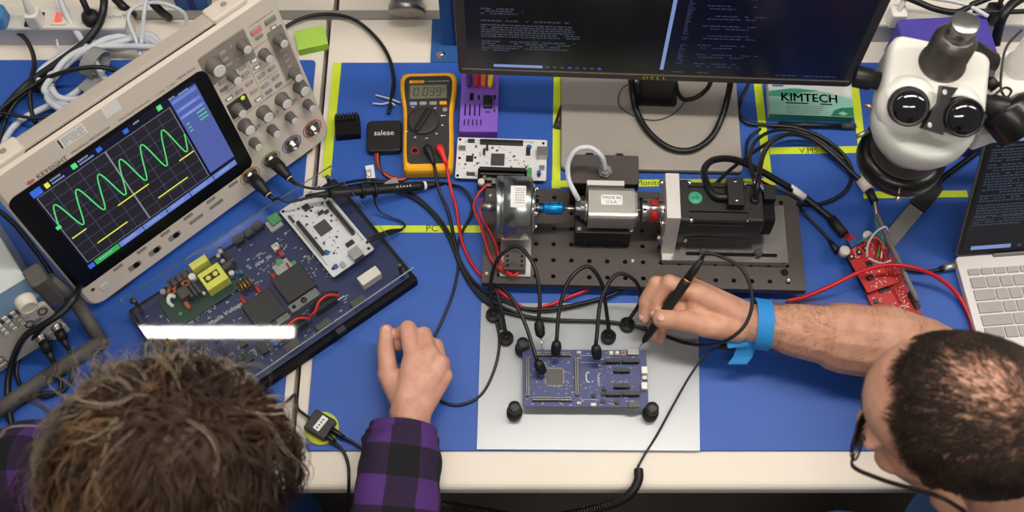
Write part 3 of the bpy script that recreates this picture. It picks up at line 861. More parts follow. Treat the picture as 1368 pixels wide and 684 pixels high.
# black driver board plugged on its lower header
t = thing('driver_board', 'black driver board with green terminals, plugged on the white controller board', 'circuit board', M=WM[nucR.name] @ Matrix.Translation((.3, -3.4, 1.05)))
b = B(); b.rr(7.2, 3.6, 0, .16, .1, .01, 0, -.7); b.build('board', 'black_matte', t)
b = B(); b.rr(6.8, .55, .16, 1.0, .05, .02, 0, .6); b.build('header', 'black_plastic', t)
b = B(); b.rr(6.4, .3, .16, .7, .05, .02, 0, -.1); b.build('header', 'chip_grey', t)
for k in range(4):
    b = B(); b.rr(.7, .78, .16, 1.1, .05, .05, 3.9, .5-k*.82); g = b.build('terminal', 'comp_green', t)
b = B(); b.lathe([(.5, .16), (.5, 1.0), (.42, 1.08), (.2, 1.08)], p=(-3.0, -1.6, 0), n=16); b.build('capacitor', 'comp_cream', t)
for x, y, sx, sy in ((-1.9, -.9, .8, .5), (-2.6, -.7, .5, .7), (-1.2, -1.2, .6, .9), (-1.9, -1.9, .7, .5)):
    b = B(); b.rr(sx, sy, .16, .6, .05, .04, x, y, n=2); b.build('component', 'brushed', t)
# ------------------------------------------------------------------ multimeter
mat('meter_yellow', (246, 176, 22), .5, noise=.04)
mat('meter_face', (44, 43, 42), .55, noise=.06)
mat('meter_lcd', (128, 128, 104), .35, noise=.02)
mat('lcd_digit', (52, 54, 40), .5, noise=0)
mat('key_lavender', (150, 156, 200), .5); mat('key_grey', (150, 148, 144), .5); mat('key_orange', (244, 166, 20), .5)
ma = at(572, 161, 2.4)
t = thing('multimeter', 'yellow handheld multimeter with a dark dial lying on the blue mat', 'multimeter', (ma.x, ma.y, 0), (0, 0, math.radians(1.6)))
meter = t
t.scale = (1, 1, .72); WM[t.name] = WM[t.name] @ Matrix.Diagonal((1, 1, .72, 1))
HL = [(-8.7, 3.0), (-8.3, 3.55), (-6.5, 3.72), (-3.0, 3.75), (0, 3.72), (2.2, 3.8), (4.2, 4.1), (6.0, 4.3), (7.6, 4.32), (8.4, 4.0), (8.7, 3.3)]
def outl(k, dy, sx=1.0):
    pts = [(w_*k*sx, y*(1-(1-k)*.5)+dy) for y, w_ in HL]
    return pts+[(-x, y) for x, y in pts[::-1]]
b = B()
b.rings([[(x, y, z) for x, y in outl(k, 0)] for z, k in ((0, .9), (.4, .97), (1.2, 1.0), (2.5, 1.0), (3.2, .97), (3.55, .9))], smooth=False)
b.build('holster', 'meter_yellow', t)
b = B()
b.rings([[(x*.84, y*.885+.15, z) for x, y in outl(1, 0)] for z in (3.4, 3.62)], smooth=False)
b.build('face', 'meter_face', t)
b = B(); b.rr(6.0, 2.9, 3.6, 3.75, .25, .05, 0, 5.0); b.build('display_frame', 'dark_grey', t)
b = B(); b.rr(5.5, 2.35, 3.7, 3.78, .15, .02, 0, 4.95); lcd = b.build('display', 'meter_lcd', t)
SEG = {'0': 'abcdef', '3': 'abgcd', '9': 'abcdfg', '4': 'fgbc', '.': 'p'}
def seg(b, ch, x, y, w_, h, th, z):
    sk = .12
    R_ = {'a': (0, h, w_, h), 'g': (0, h/2, w_, h/2), 'd': (0, 0, w_, 0), 'f': (0, h/2, 0, h), 'e': (0, 0, 0, h/2), 'b': (w_, h/2, w_, h), 'c': (w_, 0, w_, h/2), 'p': (w_*.1, 0, w_*.1+.12, 0)}
    for s_ in SEG[ch]:
        x0, y0, x1, y1 = R_[s_]; d = Vector((x1-x0, y1-y0, 0)).normalized()*.04
        ribbon(b, [(x+x0+y0*sk+d.x, y+y0+d.y), (x+x1+y1*sk-d.x, y+y1-d.y)], th, z)
b = B(); xx = -2.2
for ch in '0.039':
    seg(b, ch, xx, 4.2, .62, 1.4, .14, 3.79); xx += .42 if ch == '.' else .98
seg(b, '3', 2.0, 4.9, .32, .65, .08, 3.79)
b.build('digits', 'lcd_digit', lcd)
b = B(); b.rr(2.2, .5, 3.6, 3.66, .08, .01, -1.75, 6.85); lg = b.build('logo_strip', 'key_orange', t)
b = B(); b.text('FLUKE', .48, -1.75, 6.85, 3.67); b.build('lettering', 'ink', lg)
b = B(); b.text('117  TRUE RMS MULTIMETER', .3, 1.2, 6.85, 3.64); b.build('lettering', 'print_white', t)
for x, m in ((-2.2, 'key_lavender'), (-.75, 'key_grey'), (.75, 'key_grey'), (2.25, 'key_orange')):
    b = B(); b.rr(1.1, .6, 3.6, 3.9, .15, .06, x, 2.85); b.build('key', m, t)
b = B(); b.lathe([(2.35, 3.6), (2.35, 3.9), (2.2, 4.15), (1.9, 4.25), (.5, 4.25)], p=(-.75, -.3, 0), n=32); dl = b.build('dial', 'meter_face', t)
b = B(); b.X = Matrix.Translation((-.75, -.3, 4.2)) @ Matrix.Rotation(math.radians(-28), 4, 'Z'); b.rr(.9, 4.3, 0, .6, .3, .2); b.build('dial_grip', 'black_plastic', dl)
b = B()
for k in range(9):
    a = math.radians(118-k*33); b.box((-.75+2.95*math.cos(a), -.3+2.95*math.sin(a), 3.64), (.32, .18, .04))
    if k % 3 == 0: b.box((-.75+3.3*math.cos(a), -.3+3.0*math.sin(a), 3.64), (.5, .12, .04))
b.build('print', 'print_white', t)
b = B(); b.lathe([(.38, 3.6), (.38, 3.7), (.1, 3.7)], p=(2.5, 1.75, 0), n=12); b.build('small_key', 'key_grey', t)
for x, m in ((-1.9, 'comp_red'), (0.0, 'black_matte'), (1.75, 'comp_red')):
    b = B(); b.tube([(x+.5*math.cos(a), -5.3+.5*math.sin(a), 3.65) for a in [2*PI*k/16 for k in range(17)]], .1, 6, 1, closed=True); b.build('jack_ring', m, t)
    b = B(); b.lathe([(.42, 3.6), (.42, 3.66), (.1, 3.66)], p=(x, -5.3, 0), n=12); b.build('jack', 'black_matte', t)
JACK_B = WM[t.name] @ Vector((0.0, -5.3, 3.7)); JACK_R = WM[t.name] @ Vector((1.75, -5.3, 3.7))

# ------------------------------------------------------------------ logic analyser and small things near it
la = at(513, 181, 1.3)
t = thing('logic_analyser', 'black square logic analyser with white lettering left of the multimeter', 'analyser', (la.x, la.y, 0), (0, 0, math.radians(2)))
b = B(); b.rr(5.2, 5.4, .08, 1.3, .7, .18, both=True); b.build('case', 'black_plastic', t)
b = B(); b.text('saleae', 1.25, 0, .45, 1.306); b.build('lettering', 'print_white', t)
for x in (-1.6, 1.6):
    for y in (-1.7, 1.7):
        b = B(); b.cyl((x, y, 0), (x, y, .1), .4, n=10); b.build('foot', 'black_rubber', t)
q = at(464, 168, 1.2)
t = thing('connector_block', 'ridged black connector block beside the lime tape', 'connector', (q.x, q.y, 0), (0, 0, math.radians(6)))
b = B(); b.rr(3.7, 3.5, 0, 1.5, .1, .06); b.build('housing', 'black_matte', t)
pr = B(); pr.rr(.3, 1.2, 0, .5, .05, .04)
kids(pr, 'ridge', 'black_plastic', t, [(-1.5+k*.5, 1.2, 1.5) for k in range(7)])
# sticky notes
q = at(416, 52, .8)
t = thing('note_pad', 'lime green sticky note pad lying behind the oscilloscope', 'note pad', (q.x, q.y, -.35), (0, 0, math.radians(15)))
mat('note_green', (178, 218, 84), .7, noise=.03); mat('note_green_side', (150, 196, 60), .8, noise=.06)
b = B(); b.rr(4.7, 3.7, 0, 1.45, .05, .02); b.build('sheets', 'note_green_side', t)
b = B(); b.rr(4.7, 3.7, 1.45, 1.5, .05, .01); b.build('top_sheet', 'note_green', t)
# purple printed holder with coloured test hooks
mat('purple_print', (128, 86, 196), .6, noise=.05, bump=.1); mat('hook_purple', (58, 40, 120), .5); mat('hook_orange', (236, 108, 34), .5); mat('hook_yellow', (236, 206, 40), .5)
q = at(640.5, 137, 1.5)
t = thing('printed_holder', 'purple printed holder with slots under the monitor corner', 'holder', (q.x, q.y, 0), (0, 0, math.radians(-1)))
holder = t
b = B(); b.rr(5.7, 10.6, 0, 1.7, .12, .06); b.build('body', 'purple_print', t)
for k in range(5):
    b = B(); b.rr(.17, 1.1, 1.7, 1.706, .03, 0, -2.15+k*.62, -3.7); b.build('slot', 'black_matte', t)
for k in range(4):
    b = B(); b.rr(.22, 2.0, 1.7, 1.706, .03, 0, -2.1+k*.72, -1.5); b.build('slot', 'black_matte', t)
for x, y, sx, sy in ((-1.2, .9, .6, 1.3), (-.1, .8, .3, .8), (2.3, .9, .3, .8), (2.3, -1.5, .2, .6), (1.3, -1.8, .7, .2)):
    b = B(); b.rr(sx, sy, 1.7, 1.706, .03, 0, x, y); b.build('slot', 'black_matte', t)
b = B(); b.rr(1.4, 2.0, 1.7, 2.4, .15, .1, 1.3, -.2); b.build('latch', 'black_plastic', t)
for k, m in enumerate(('hook_purple', 'comp_red', 'hook_orange', 'hook_yellow')):
    p = WM[t.name] @ Vector((-1.7+k*1.1, 4.1, 1.7))
    h = thing('test_hook', '%s test hook lying on the purple holder' % ('dark purple', 'red', 'orange', 'yellow')[k], 'test hook', p, (0, 0, math.radians(3-2*k)), 'coloured test hooks')
    b = B(); b.tube([(0, -1.7, .5), (0, -.6, .48), (0, 2.4, .45)], [.3, .42, .42, .3], 10); b.build('barrel', m, h)
    b = B(); b.cyl((0, 2.3, .45), (0, 4.2, .45), .12, n=6); b.build('tip', 'steel', h)

# ------------------------------------------------------------------ monitor
mat('bezel', (66, 60, 56), .4, noise=.05); mat('bezel_rim', (150, 138, 128), .4, .3)
mat('stand_silver', (168, 160, 152), .5, .2, noise=.03, nscale=10)
glow('screen_dark', (7, 7, 11), 1.0); glow('screen_navy', (8, 10, 26), 1.0)
glow('screen_text', (70, 72, 88), .8); glow('screen_bar', (126, 150, 205), .9); glow('screen_blue', (60, 80, 190), .9); glow('screen_code', (62, 62, 100), .8)
yaw = math.atan2(21.7-24.0, 56.0)
MM = Matrix.Translation((20.3, 22.85, 11.4)) @ Matrix.Rotation(yaw, 4, 'Z') @ Matrix.Rotation(math.radians(0), 4, 'X')
t = thing('monitor', 'wide black monitor on a silver foot showing dark terminal windows', 'monitor', M=Matrix.Translation((20.3, 22.85, 0)) @ Matrix.Rotation(yaw, 4, 'Z'))
mon = t
X = Matrix.Translation((0, 0, 10.3)) @ FACE
b = B(); b.X = X; b.rr(56.0, 34.2, -3.2, 0, .8, .25, 0, 17.1); b.build('casing', 'bezel', t)
b = B(); b.X = X; b.bx(-27.4, 27.4, 1.35, 1.6, 0, .06); b.build('bezel_rim', 'bezel_rim', t)
b = B(); b.X = X; b.rr(53.2, 30.0, 0, .03, .05, 0, 0, 17.0); scr = b.build('screen', 'screen_dark', t)
b = B(); b.X = X; b.bx(.9, 26.5, 2.2, 31.8, .02, .045); b.build('editor_window', 'screen_navy', scr)
b = B(); b.X = X; b.bx(.5, 1.0, 2.9, 31.8, .02, .055); b.build('window_edge', 'screen_bar', scr)
b = B(); b.X = X; b.bx(-22.9, -16.0, 2.25, 2.85, .02, .055); b.build('search_bar', 'screen_bar', scr)
pr = B(); pr.X = FACE; pr.bx(-.3, .3, -.2, .2, .02, .055)
for k in range(8):
    b = B(); b.X = X; x = -15.3+k*1.05; b.bx(x-.25, x+.25, 2.35, 2.75, .02, .055); b.build('task_icon', 'screen_blue' if k in (3, 7) else 'screen_text', scr)
def scribble(b, x0, z0, rows, width, pitch, ch, seed, dens=.8, ragged=.5):
    rnd = random.Random(seed)
    for j in range(rows):
        x = x0; xe = x0+width*(1-ragged*rnd.random())
        while x < xe:
            l = rnd.uniform(.5, 1.6)*ch
            if rnd.random() < dens: b.bx(x, min(x+l, xe), z0-j*pitch, z0-j*pitch+pitch*.5, .02, .05)
            x += l+.3*ch
b = B(); b.X = X
scribble(b, -24.5, 12.5, 1, 12, .5, .5, 1, ragged=.1); scribble(b, -24.5, 11.6, 6, 13.5, .5, .5, 2, ragged=.1, dens=.95)
scribble(b, -24.5, 8.0, 4, 14, .5, .5, 3, ragged=.3); scribble(b, -24.5, 6.0, 1, 5, .5, .5, 4); scribble(b, -24.5, 15, 3, 6, .5, .5, 9)
b.build('screen_print', 'screen_text', scr)
b = B(); b.X = X
for j in range(10):
    scribble(b, 5.0, 4.5+j*2.1, 1, 9, .42, .5, 20+j, ragged=.3); scribble(b, 5.4, 3.9+j*2.1, 1, 7, .42, .5, 40+j, ragged=.3)
scribble(b, 2.2, 2.35, 1, 6, .5, .6, 60); scribble(b, 16, 2.35, 1, 9.5, .5, .6, 61, ragged=.05); scribble(b, 2.6, 25, 50, .9, .42, .4, 62)
b.build('screen_print', 'screen_code', scr)
b = B(); b.X = X; [b.text('D E L L', 1.1, dx_, .74, .04) for dx_ in (-.05, 0, .05)]; b.build('lettering', 'tape_lime', t)  # letters coloured lime to paint in their green-yellow reflection
b = B(); b.X = X
for k in range(4): b.bx(25.6-k*.0, 26.6, 2.2+k*.9, 2.3+k*.9, 0, .03)
b.build('button_marks', 'rail_grey', t)
b = B(); b.rr(5.5, 3.0, .6, 26, .6, .1, 1.2, 4.2); b.build('neck', 'black_plastic', t)
b = B(); b.X = Matrix.Rotation(math.radians(1.0), 4, 'Z'); b.rr(26.8, 17.0, 0, 1.0, .7, .2, .5, -.7); ft = b.build('foot', 'stand_silver', t)
b = B(); b.X = Matrix.Rotation(math.radians(1.0), 4, 'Z'); b.rr(26.9, 17.1, 0, .35, .7, 0, .5, -.7); b.build('foot_edge', 'black_plastic', ft)
b = B(); b.rr(6.8, 4.2, 1.0, 1.25, .8, .1, 1.2, 4.0); b.build('neck_base', 'black_plastic', t)

# ------------------------------------------------------------------ tissue box
mat('box_white', (222, 226, 222), .55, noise=.02); mat('box_green', (64, 158, 130), .55, noise=.04); mat('box_deep', (10, 124, 92), .55); mat('box_mint', (150, 206, 188), .55, noise=.03); mat('print_blue', (60, 84, 190), .6, noise=0)
q = at(1083, 132, 1.6)
t = thing('tissue_box', 'white and green cardboard tissue box under the monitor edge', 'box', (q.x, q.y, 0), (0, 0, math.radians(-3)))
t.scale = (1, 1, .66); WM[t.name] = WM[t.name] @ Matrix.Diagonal((1, 1, .66, 1))
b = B(); b.rr(12.6, 5.9, 0, 2.4, .06, .04); b.build('carton', 'box_white', t)
b = B(); b.bx(-6.3, 6.3, -2.965, -2.95, .05, 2.3); b.build('front_print', 'box_green', t)
b = B(); b.prism([(-6.28, -2.92), (-6.28, 1.1), (-2.0, 1.9), (2.5, 1.3), (6.28, .3), (6.28, -2.92)], 2.4, 2.406); b.build('mint_field', 'box_mint', t)
b = B(); b.prism([(-6.28, .2), (-6.28, 1.1), (-3.0, 1.75), (1.5, 1.6), (-1.5, 1.0), (-2.4, .3)], 2.406, 2.41); b.build('green_swoosh', 'box_green', t)
b = B(); b.prism([(2.8, -2.92), (3.4, -1.9), (4.4, -1.4), (6.28, -1.2), (6.28, -2.92)], 2.406, 2.41); b.build('green_corner', 'box_deep', t)
b = B()
for dx_, dy_ in ((0, 0), (.05, .02), (-.05, -.02), (.03, -.04), (-.03, .04)): b.text('KIMTECH', 2.05, -.2+dx_, .1+dy_, 2.414)
b.build('lettering', 'ink', t)
b = B(); b.bx(-3.8, -.4, -1.0, -.75, 2.406, 2.412); b.bx(1.4, 3.2, -1.0, -.75, 2.406, 2.412); b.build('print', 'ink', t)
b = B(); b.bx(-5.7, -4.0, 2.0, 2.3, 2.406, 2.412); b.build('blue_dash', 'print_blue', t)
b = B(); b.X = Matrix.Translation((4.7, -2.4, 2.412)) @ Matrix.Diagonal((1.5, .8, 1, 1)); b.prism([(.5, 0), (0, .5), (-.5, 0), (0, -.5)], 0, .003); b.build('diamond_mark', 'box_mint', t)
b = B(); b.lathe([(.9, 2.4), (.9, 2.408), (.2, 2.408)], p=(5.5, 1.5, 0), n=18); b.build('round_flap', 'paper_white', t)
b = B()
for k in range(5): b.bx(-3.8, 2.0-k*.2, -1.4-k*.33, -1.3-k*.33, 2.406, 2.41)
b.build('solder_print', 'print_grey', t)
b = B(); a_, c_ = at(1040, 166, .5), at(1143, 169, .5)
d_ = (c_-a_).normalized()
t = thing('marker_pen', 'black marker pen lying in front of the tissue box', 'pen', (a_.x, a_.y, 0))
b = B(); b.cyl(a_, c_-d_*2.2, .42, .42, 10); b.build('barrel', 'black_plastic', t, True)
b = B(); b.cyl(c_-d_*2.2, c_, .5, .45, 10); b.build('cap', 'dark_grey', t, True)
b = B(); b.cyl(c_, c_+d_*.4, .14, .1, 8); b.build('tip', 'comp_cream', t, True)

a_, c_ = at(751, 142, .5), at(744, 170, .5)
t = thing('pen_cap', 'short black marker cap lying on the lime tape beside the monitor foot', 'pen cap', (c_.x, c_.y, 0))
b = B(); b.tube([a_, c_], [.35, .55], 10, 2); b.build('cap', 'black_plastic', t, True)
d_ = (c_-a_).normalized()
b = B(); b.cyl(c_-d_*.5, c_+d_*.05, .6, .6, 12); b.build('rim', 'dark_grey', t, True)
# ------------------------------------------------------------------ motor test rig on a drilled plate
mat('anodised', (76, 69, 66), .5, .25, noise=.08, nscale=15)
mat('anodised_dark', (30, 28, 28), .5, .2, noise=.1)
mat('alu', (196, 192, 186), .38, .85, noise=.08, nscale=30)
mat('alu_white', (222, 218, 214), .45, .5, noise=.04, nscale=20)
mat('base_polished', (200, 194, 190), .2, .85, noise=.04, nscale=20)
mat('steel_shell', (168, 172, 172), .3, 1., noise=.1, nscale=18)
mat('servo_black', (26, 25, 26), .5, .1, noise=.08)
mat('coupling_blue', (16, 132, 200), .3, .6, noise=.05)
mat('sticker_teal', (70, 178, 140), .55, noise=.03)
RM = Matrix.Translation((18.4, 1.55, 0)) @ Matrix.Rotation(math.radians(-1.5), 4, 'Z')
t = thing('optical_breadboard', 'dark drilled metal base plate carrying the motor rig', 'base plate', M=RM)
bb = t
PW, PD, Z0, Z1 = 44.8, 15.0, 1.3, 2.5
b = B(); pit = 2.5; NX, NY = 17, 6
gx0 = -NX*pit/2; gy0 = -NY*pit/2
def cell(b, cx, cy, r, n=16):
    o = []; i_ = []
    for k in range(n):
        a = 2*PI*(k+.5)/n; c, s_ = math.cos(a), math.sin(a); m_ = max(abs(c), abs(s_))
        o.append((cx+c/m_*pit/2, cy+s_/m_*pit/2, Z1)); i_.append((cx+c*r, cy+s_*r, Z1))
    # corner points make the cell a full square
    vs = o+i_+[(x, y, Z0+.1) for x, y, _ in i_]
    fs = []
    for k in range(n):
        j = (k+1) % n
        fs.append((k, j, n+j, n+k)); fs.append((n+k, n+j, 2*n+j, 2*n+k))
    base = len(vs)
    for q in range(4):
        k = q*n//4+n//8-1; cxn = (cx+(pit/2 if q in (0, 3) else -pit/2), cy+(pit/2 if q < 2 else -pit/2), Z1)
        vs.append(cxn); fs.append((k, base+q, (k+1) % n))
    b.add(vs, fs)
for i in range(NX):
    for j in range(NY):
        cell(b, gx0+(i+.5)*pit, gy0+(j+.5)*pit, .33)
X0, X1, Y0, Y1 = -PW/2, PW/2, -PD/2, PD/2
gx1, gy1 = -gx0, -gy0
for (x0, x1, y0, y1) in ((X0, gx0, Y0, Y1), (gx1, X1, Y0, Y1), (gx0, gx1, Y0, gy0), (gx0, gx1, gy1, Y1)):
    if x1-x0 > 1e-3 and y1-y0 > 1e-3: b.quad((x0, y0, Z1), (x1, y0, Z1), (x1, y1, Z1), (x0, y1, Z1))
b.quad((X0, Y0, Z0), (X1, Y0, Z0), (X1, Y0, Z1), (X0, Y0, Z1)); b.quad((X1, Y0, Z0), (X1, Y1, Z0), (X1, Y1, Z1), (X1, Y0, Z1))
b.quad((X1, Y1, Z0), (X0, Y1, Z0), (X0, Y1, Z1), (X1, Y1, Z1)); b.quad((X0, Y1, Z0), (X0, Y0, Z0), (X0, Y0, Z1), (X0, Y1, Z1))
b.quad((X0, Y0, Z0), (X0, Y1, Z0), (X1, Y1, Z0), (X1, Y0, Z0))
b.build('plate', 'anodised', t)
for x in (-20, 20):
    for y in (-5.6, 5.6):
        b = B(); b.cyl((x, y, 0), (x, y, Z0), 1.1, n=16); b.build('foot', 'black_rubber', t)
for px, py in ((845, 349), (1053, 375), (1047, 247), (655, 262), (650, 366)):
    x, y = on_top(t, px, py, Z1)
    b = B(); b.lathe([(.3, Z1), (.3, Z1+.12), (.2, Z1+.16), (.12, Z1+.1)], p=(x, y, 0), n=12); b.build('screw', 'steel', t)
x, y = on_top(t, 1048, 364, Z1); b = B(); b.lathe([(.55, Z1), (.55, Z1+.02), (.42, Z1+.03), (.36, Z1+.005)], p=(x, y, 0), n=16); b.build('mounting_bush', 'black_matte', t)
SY, SZ = 1.5, 8.0             # shaft line
def rx(px, z=SZ, py=273): return on_top(bb, px, py, z)[0]
def rig(name, label, cat, x=0, y=0, z=Z1):
    return thing(name, label, cat, M=RM @ Matrix.Translation((x, y, z)))
AX = (1, 0, 0)
def RB(): 
    return B()
# particle brake
xa, xb = rx(663), rx(711)
t = rig('motor_brake', 'round steel brake with a white label at the left of the rig', 'motor')
def rpart(name, m, fn, par):
    b = B(); fn(b)
    I = WM[par.name].inverted() @ RM
    b.v = [I @ v for v in b.v]
    return b.build(name, m, par)
rpart('shell', 'steel_shell', lambda b: b.lathe([(3.9, 0), (4.25, .05), (4.3, .25), (4.3, .9), (4.15, .95), (4.15, 1.1), (4.3, 1.15), (4.3, xb-xa-.3), (4.1, xb-xa), (1.9, xb-xa)], p=(xa, SY, SZ), axis=AX, n=40), t)
rpart('hub', 'chrome', lambda b: b.lathe([(3.4, 0), (3.3, .35), (1.5, .5), (1.4, .9), (.75, 1.0), (.75, 1.5), (.3, 1.5)], p=(xb-.02, SY, SZ), axis=AX, n=28), t)
for k in range(4):
    a = PI/4+k*PI/2
    rpart('bolt', 'chrome', lambda b: b.lathe([(.35, 0), (.35, .45), (.2, .5)], p=(xb+.3, SY+2.7*math.cos(a), SZ+2.7*math.sin(a)), axis=AX, n=10), t)
rpart('shaft', 'steel', lambda b: b.cyl((xb, SY, SZ), (rx(728), SY, SZ), .38, n=14), t)
rpart('shaft', 'brushed', lambda b: b.cyl((rx(642), SY, SZ), (xa+.1, SY, SZ), .62, n=14), t)
lb = rpart('label_sticker', 'paper_white', lambda b: b.rings([[(xa+2.0+q, SY+(4.31+dz)*math.cos(a), SZ+(4.31+dz)*math.sin(a)) for q, dz in ((0, 0), (2.05, 0), (2.05, .02), (0, .02))] for a in [math.radians(118-k*7) for k in range(7)]], smooth=False), t)
def lbp(b):
    for k in range(7):
        for q in range(4):
            a = math.radians(82+k*4.6); b.box((xa+2.75+q*.33, SY+4.345*math.cos(a), SZ+4.345*math.sin(a)), (.2, .12, .03))
rpart('print', 'print_grey', lbp, lb)
def lbk(b):
    a = math.radians(134)
    for q in (0, .28): b.box((xa+2.2, SY+4.34*math.cos(a-q*.25), SZ+4.34*math.sin(a-q*.25)), (.25, .25, .06))
bx0 = rx(668, Z1+.4, 350); bx1 = rx(709, Z1+.4, 350)
rpart('bracket', 'alu', lambda b: (b.bx(bx0, bx1, -6.6, SY+3.2, Z1, Z1+.5), b.bx(bx0+.2, bx1-.4, SY-2.2, SY+2.2, Z1+.5, SZ-3.6)), t)
rpart('bracket_slot', 'black_matte', lambda b: b.rr(.9, .8, Z1+.5, Z1+.51, .2, 0, (bx0+bx1)/2+.1, -3.4), t)
tb = rpart('terminal_block', 'chip_grey', lambda b: b.rr(3.1, 2.7, Z1+.5, Z1+1.9, .12, .06, (bx0+bx1)/2-.1, -4.9), t)
for k in range(3):
    for s_ in (-1, 1):
        rpart('terminal_screw', 'black_matte', lambda b: b.lathe([(.19, Z1+1.9), (.19, Z1+1.91), (.05, Z1+1.91)], p=((bx0+bx1)/2-.1+s_*1.0, -4.2-k*.7, 0), n=10), tb)
# blue coupling
t = rig('shaft_coupling', 'bright blue shaft coupling between the brake and the sensor', 'coupling', rx(739.5), SY, SZ)
rpart('sleeve', 'coupling_blue', lambda b: b.lathe([(.7, 0), (.88, .12), (.88, rx(752)-rx(727)-.12), (.7, rx(752)-rx(727))], p=(rx(727), SY, SZ), axis=AX, n=20), t)
for px in (734, 747): rpart('set_screw', 'black_matte', lambda b: b.lathe([(.16, .86), (.16, .9), (.05, .9)], p=(rx(px), SY, SZ), axis=(0, .45, .9), n=8), t)
# torque sensor on a riser
x0, x1 = rx(785), rx(846)
t = rig('sensor_riser', 'black riser block under the torque sensor', 'block')
rpart('block', 'servo_black', lambda b: b.bx(rx(768, 5, 320), rx(842, 5, 320), SY-2.9, SY+2.9, Z1, 6.5), t)
for px in (773, 842): rpart('screw', 'brushed', lambda b: b.lathe([(.38, 6.5), (.38, 6.7), (.25, 6.8)], p=(rx(px, 5.2, 306), SY-2.4, 0), n=10), t)
t = rig('torque_sensor', 'silver torque sensor with a small white label, between two couplings', 'sensor', 0, 0, 6.5)
rpart('body', 'alu', lambda b: b.rings([[(x, SY+y, SZ+.4+z) for y, z in B.rrect(4.9, 3.7, .7, 3)] for x in (x0, x1)], smooth=False), t)
rpart('end_cap', 'brushed', lambda b: b.rings([[(x, SY+y, SZ+.4+z) for y, z in B.rrect(4.6, 3.4, .7, 3)] for x in (x1, x1+.35)], smooth=False), t)
rpart('collar', 'steel', lambda b: b.lathe([(.55, -1.7), (.95, -1.6), (.95, -1.1), (1.4, -1.0), (1.4, -.5), (1.75, -.45), (1.75, .02)], p=(x0, SY, SZ), axis=AX, n=24), t)
rpart('shaft', 'steel', lambda b: b.cyl((rx(751), SY, SZ), (x0-1.5, SY, SZ), .3, n=12), t)
rpart('shaft', 'steel', lambda b: b.cyl((x1+.3, SY, SZ), (rx(857), SY, SZ), .3, n=12), t)
pl = rpart('label_plate', 'paper_white', lambda b: b.rr(2.9, 1.55, SZ+2.25, SZ+2.28, .3, 0, (x0+x1)/2, SY+.3), t)
rpart('lettering', 'ink', lambda b: (b.text('MADE IN', .62, (x0+x1)/2, SY+.62, SZ+2.285), b.text('U.S.A.', .62, (x0+x1)/2, SY-.05, SZ+2.285)), pl)
# black electronics box behind it
t = rig('amplifier_box', 'black electronics box behind the torque sensor, with a grey cable gland', 'box')
ba, bb_ = rx(763, 8.5, 225), rx(853, 8.5, 225)
rpart('case', 'anodised_dark', lambda b: b.rr(bb_-ba, 4.6, Z1, 8.6, .25, .12, (ba+bb_)/2, SY+5.9), t)
rpart('lid', 'anodised', lambda b: b.rr(bb_-ba, 4.6, 8.6, 8.9, .25, .1, (ba+bb_)/2, SY+5.9), t)
rpart('mounting_plate', 'alu_white', lambda b: b.bx(rx(783, 7.6, 250), rx(832, 7.6, 250), SY+2.75, SY+3.5, 5.3, 9.9), t)
GL = (rx(808, 8.9, 231), SY+5.4, 8.9)
rpart('cable_gland', 'mid_grey', lambda b: b.lathe([(1.0, 0), (1.0, .7), (.75, .75), (.75, 1.2), (.4, 1.3)], p=GL, axis=(0, -.25, 1), n=6, smooth=False), t)
for px in (787, 827): rpart('thumb_screw', 'brushed', lambda b: b.lathe([(.85, 0), (.85, .5), (.6, .55), (.6, .9), (.3, .9)], p=(rx(px, 7.0, 209), SY+8.2, 7.4), axis=(0, 1, .25), n=18), t)
GLW = RM @ Vector((GL[0], GL[1]-.3, GL[2]+1.25))
SNW = RM @ Vector((x0-1.3, SY+.9, SZ+1.0))
# jaw coupling
ca, cb = rx(856), rx(891)
t = rig('jaw_coupling', 'silver jaw coupling with a red insert, left of the upright plate', 'coupling', (ca+cb)/2, SY, SZ)
rpart('hub', 'steel', lambda b: b.lathe([(.5, 0), (1.55, .02), (1.6, .1), (1.6, 1.15), (1.5, 1.2), (.5, 1.2)], p=(ca, SY, SZ), axis=AX, n=28), t)
rpart('insert', 'comp_red', lambda b: b.lathe([(.5, 1.2), (1.52, 1.2), (1.52, 2.25), (.5, 2.25)], p=(ca, SY, SZ), axis=AX, n=24), t)
for k in range(3):
    a = k*2*PI/3-.3
    rpart('jaw', 'steel', lambda b: b.lathe([(.5, 1.15), (.55, 1.2), (.55, 2.25), (.5, 2.3)], p=(ca, SY+1.12*math.cos(a), SZ+1.12*math.sin(a)), axis=AX, n=10), t)
rpart('hub', 'steel', lambda b: b.lathe([(.5, 2.25), (1.6, 2.27), (1.6, cb-ca), (.5, cb-ca)], p=(ca, SY, SZ), axis=AX, n=28), t)
for px in (860, 886): rpart('clamp_screw', 'black_matte', lambda b: b.lathe([(.2, 1.55), (.2, 1.63), (.1, 1.63)], p=(rx(px), SY, SZ), axis=(0, -.4, .9), n=8), t)
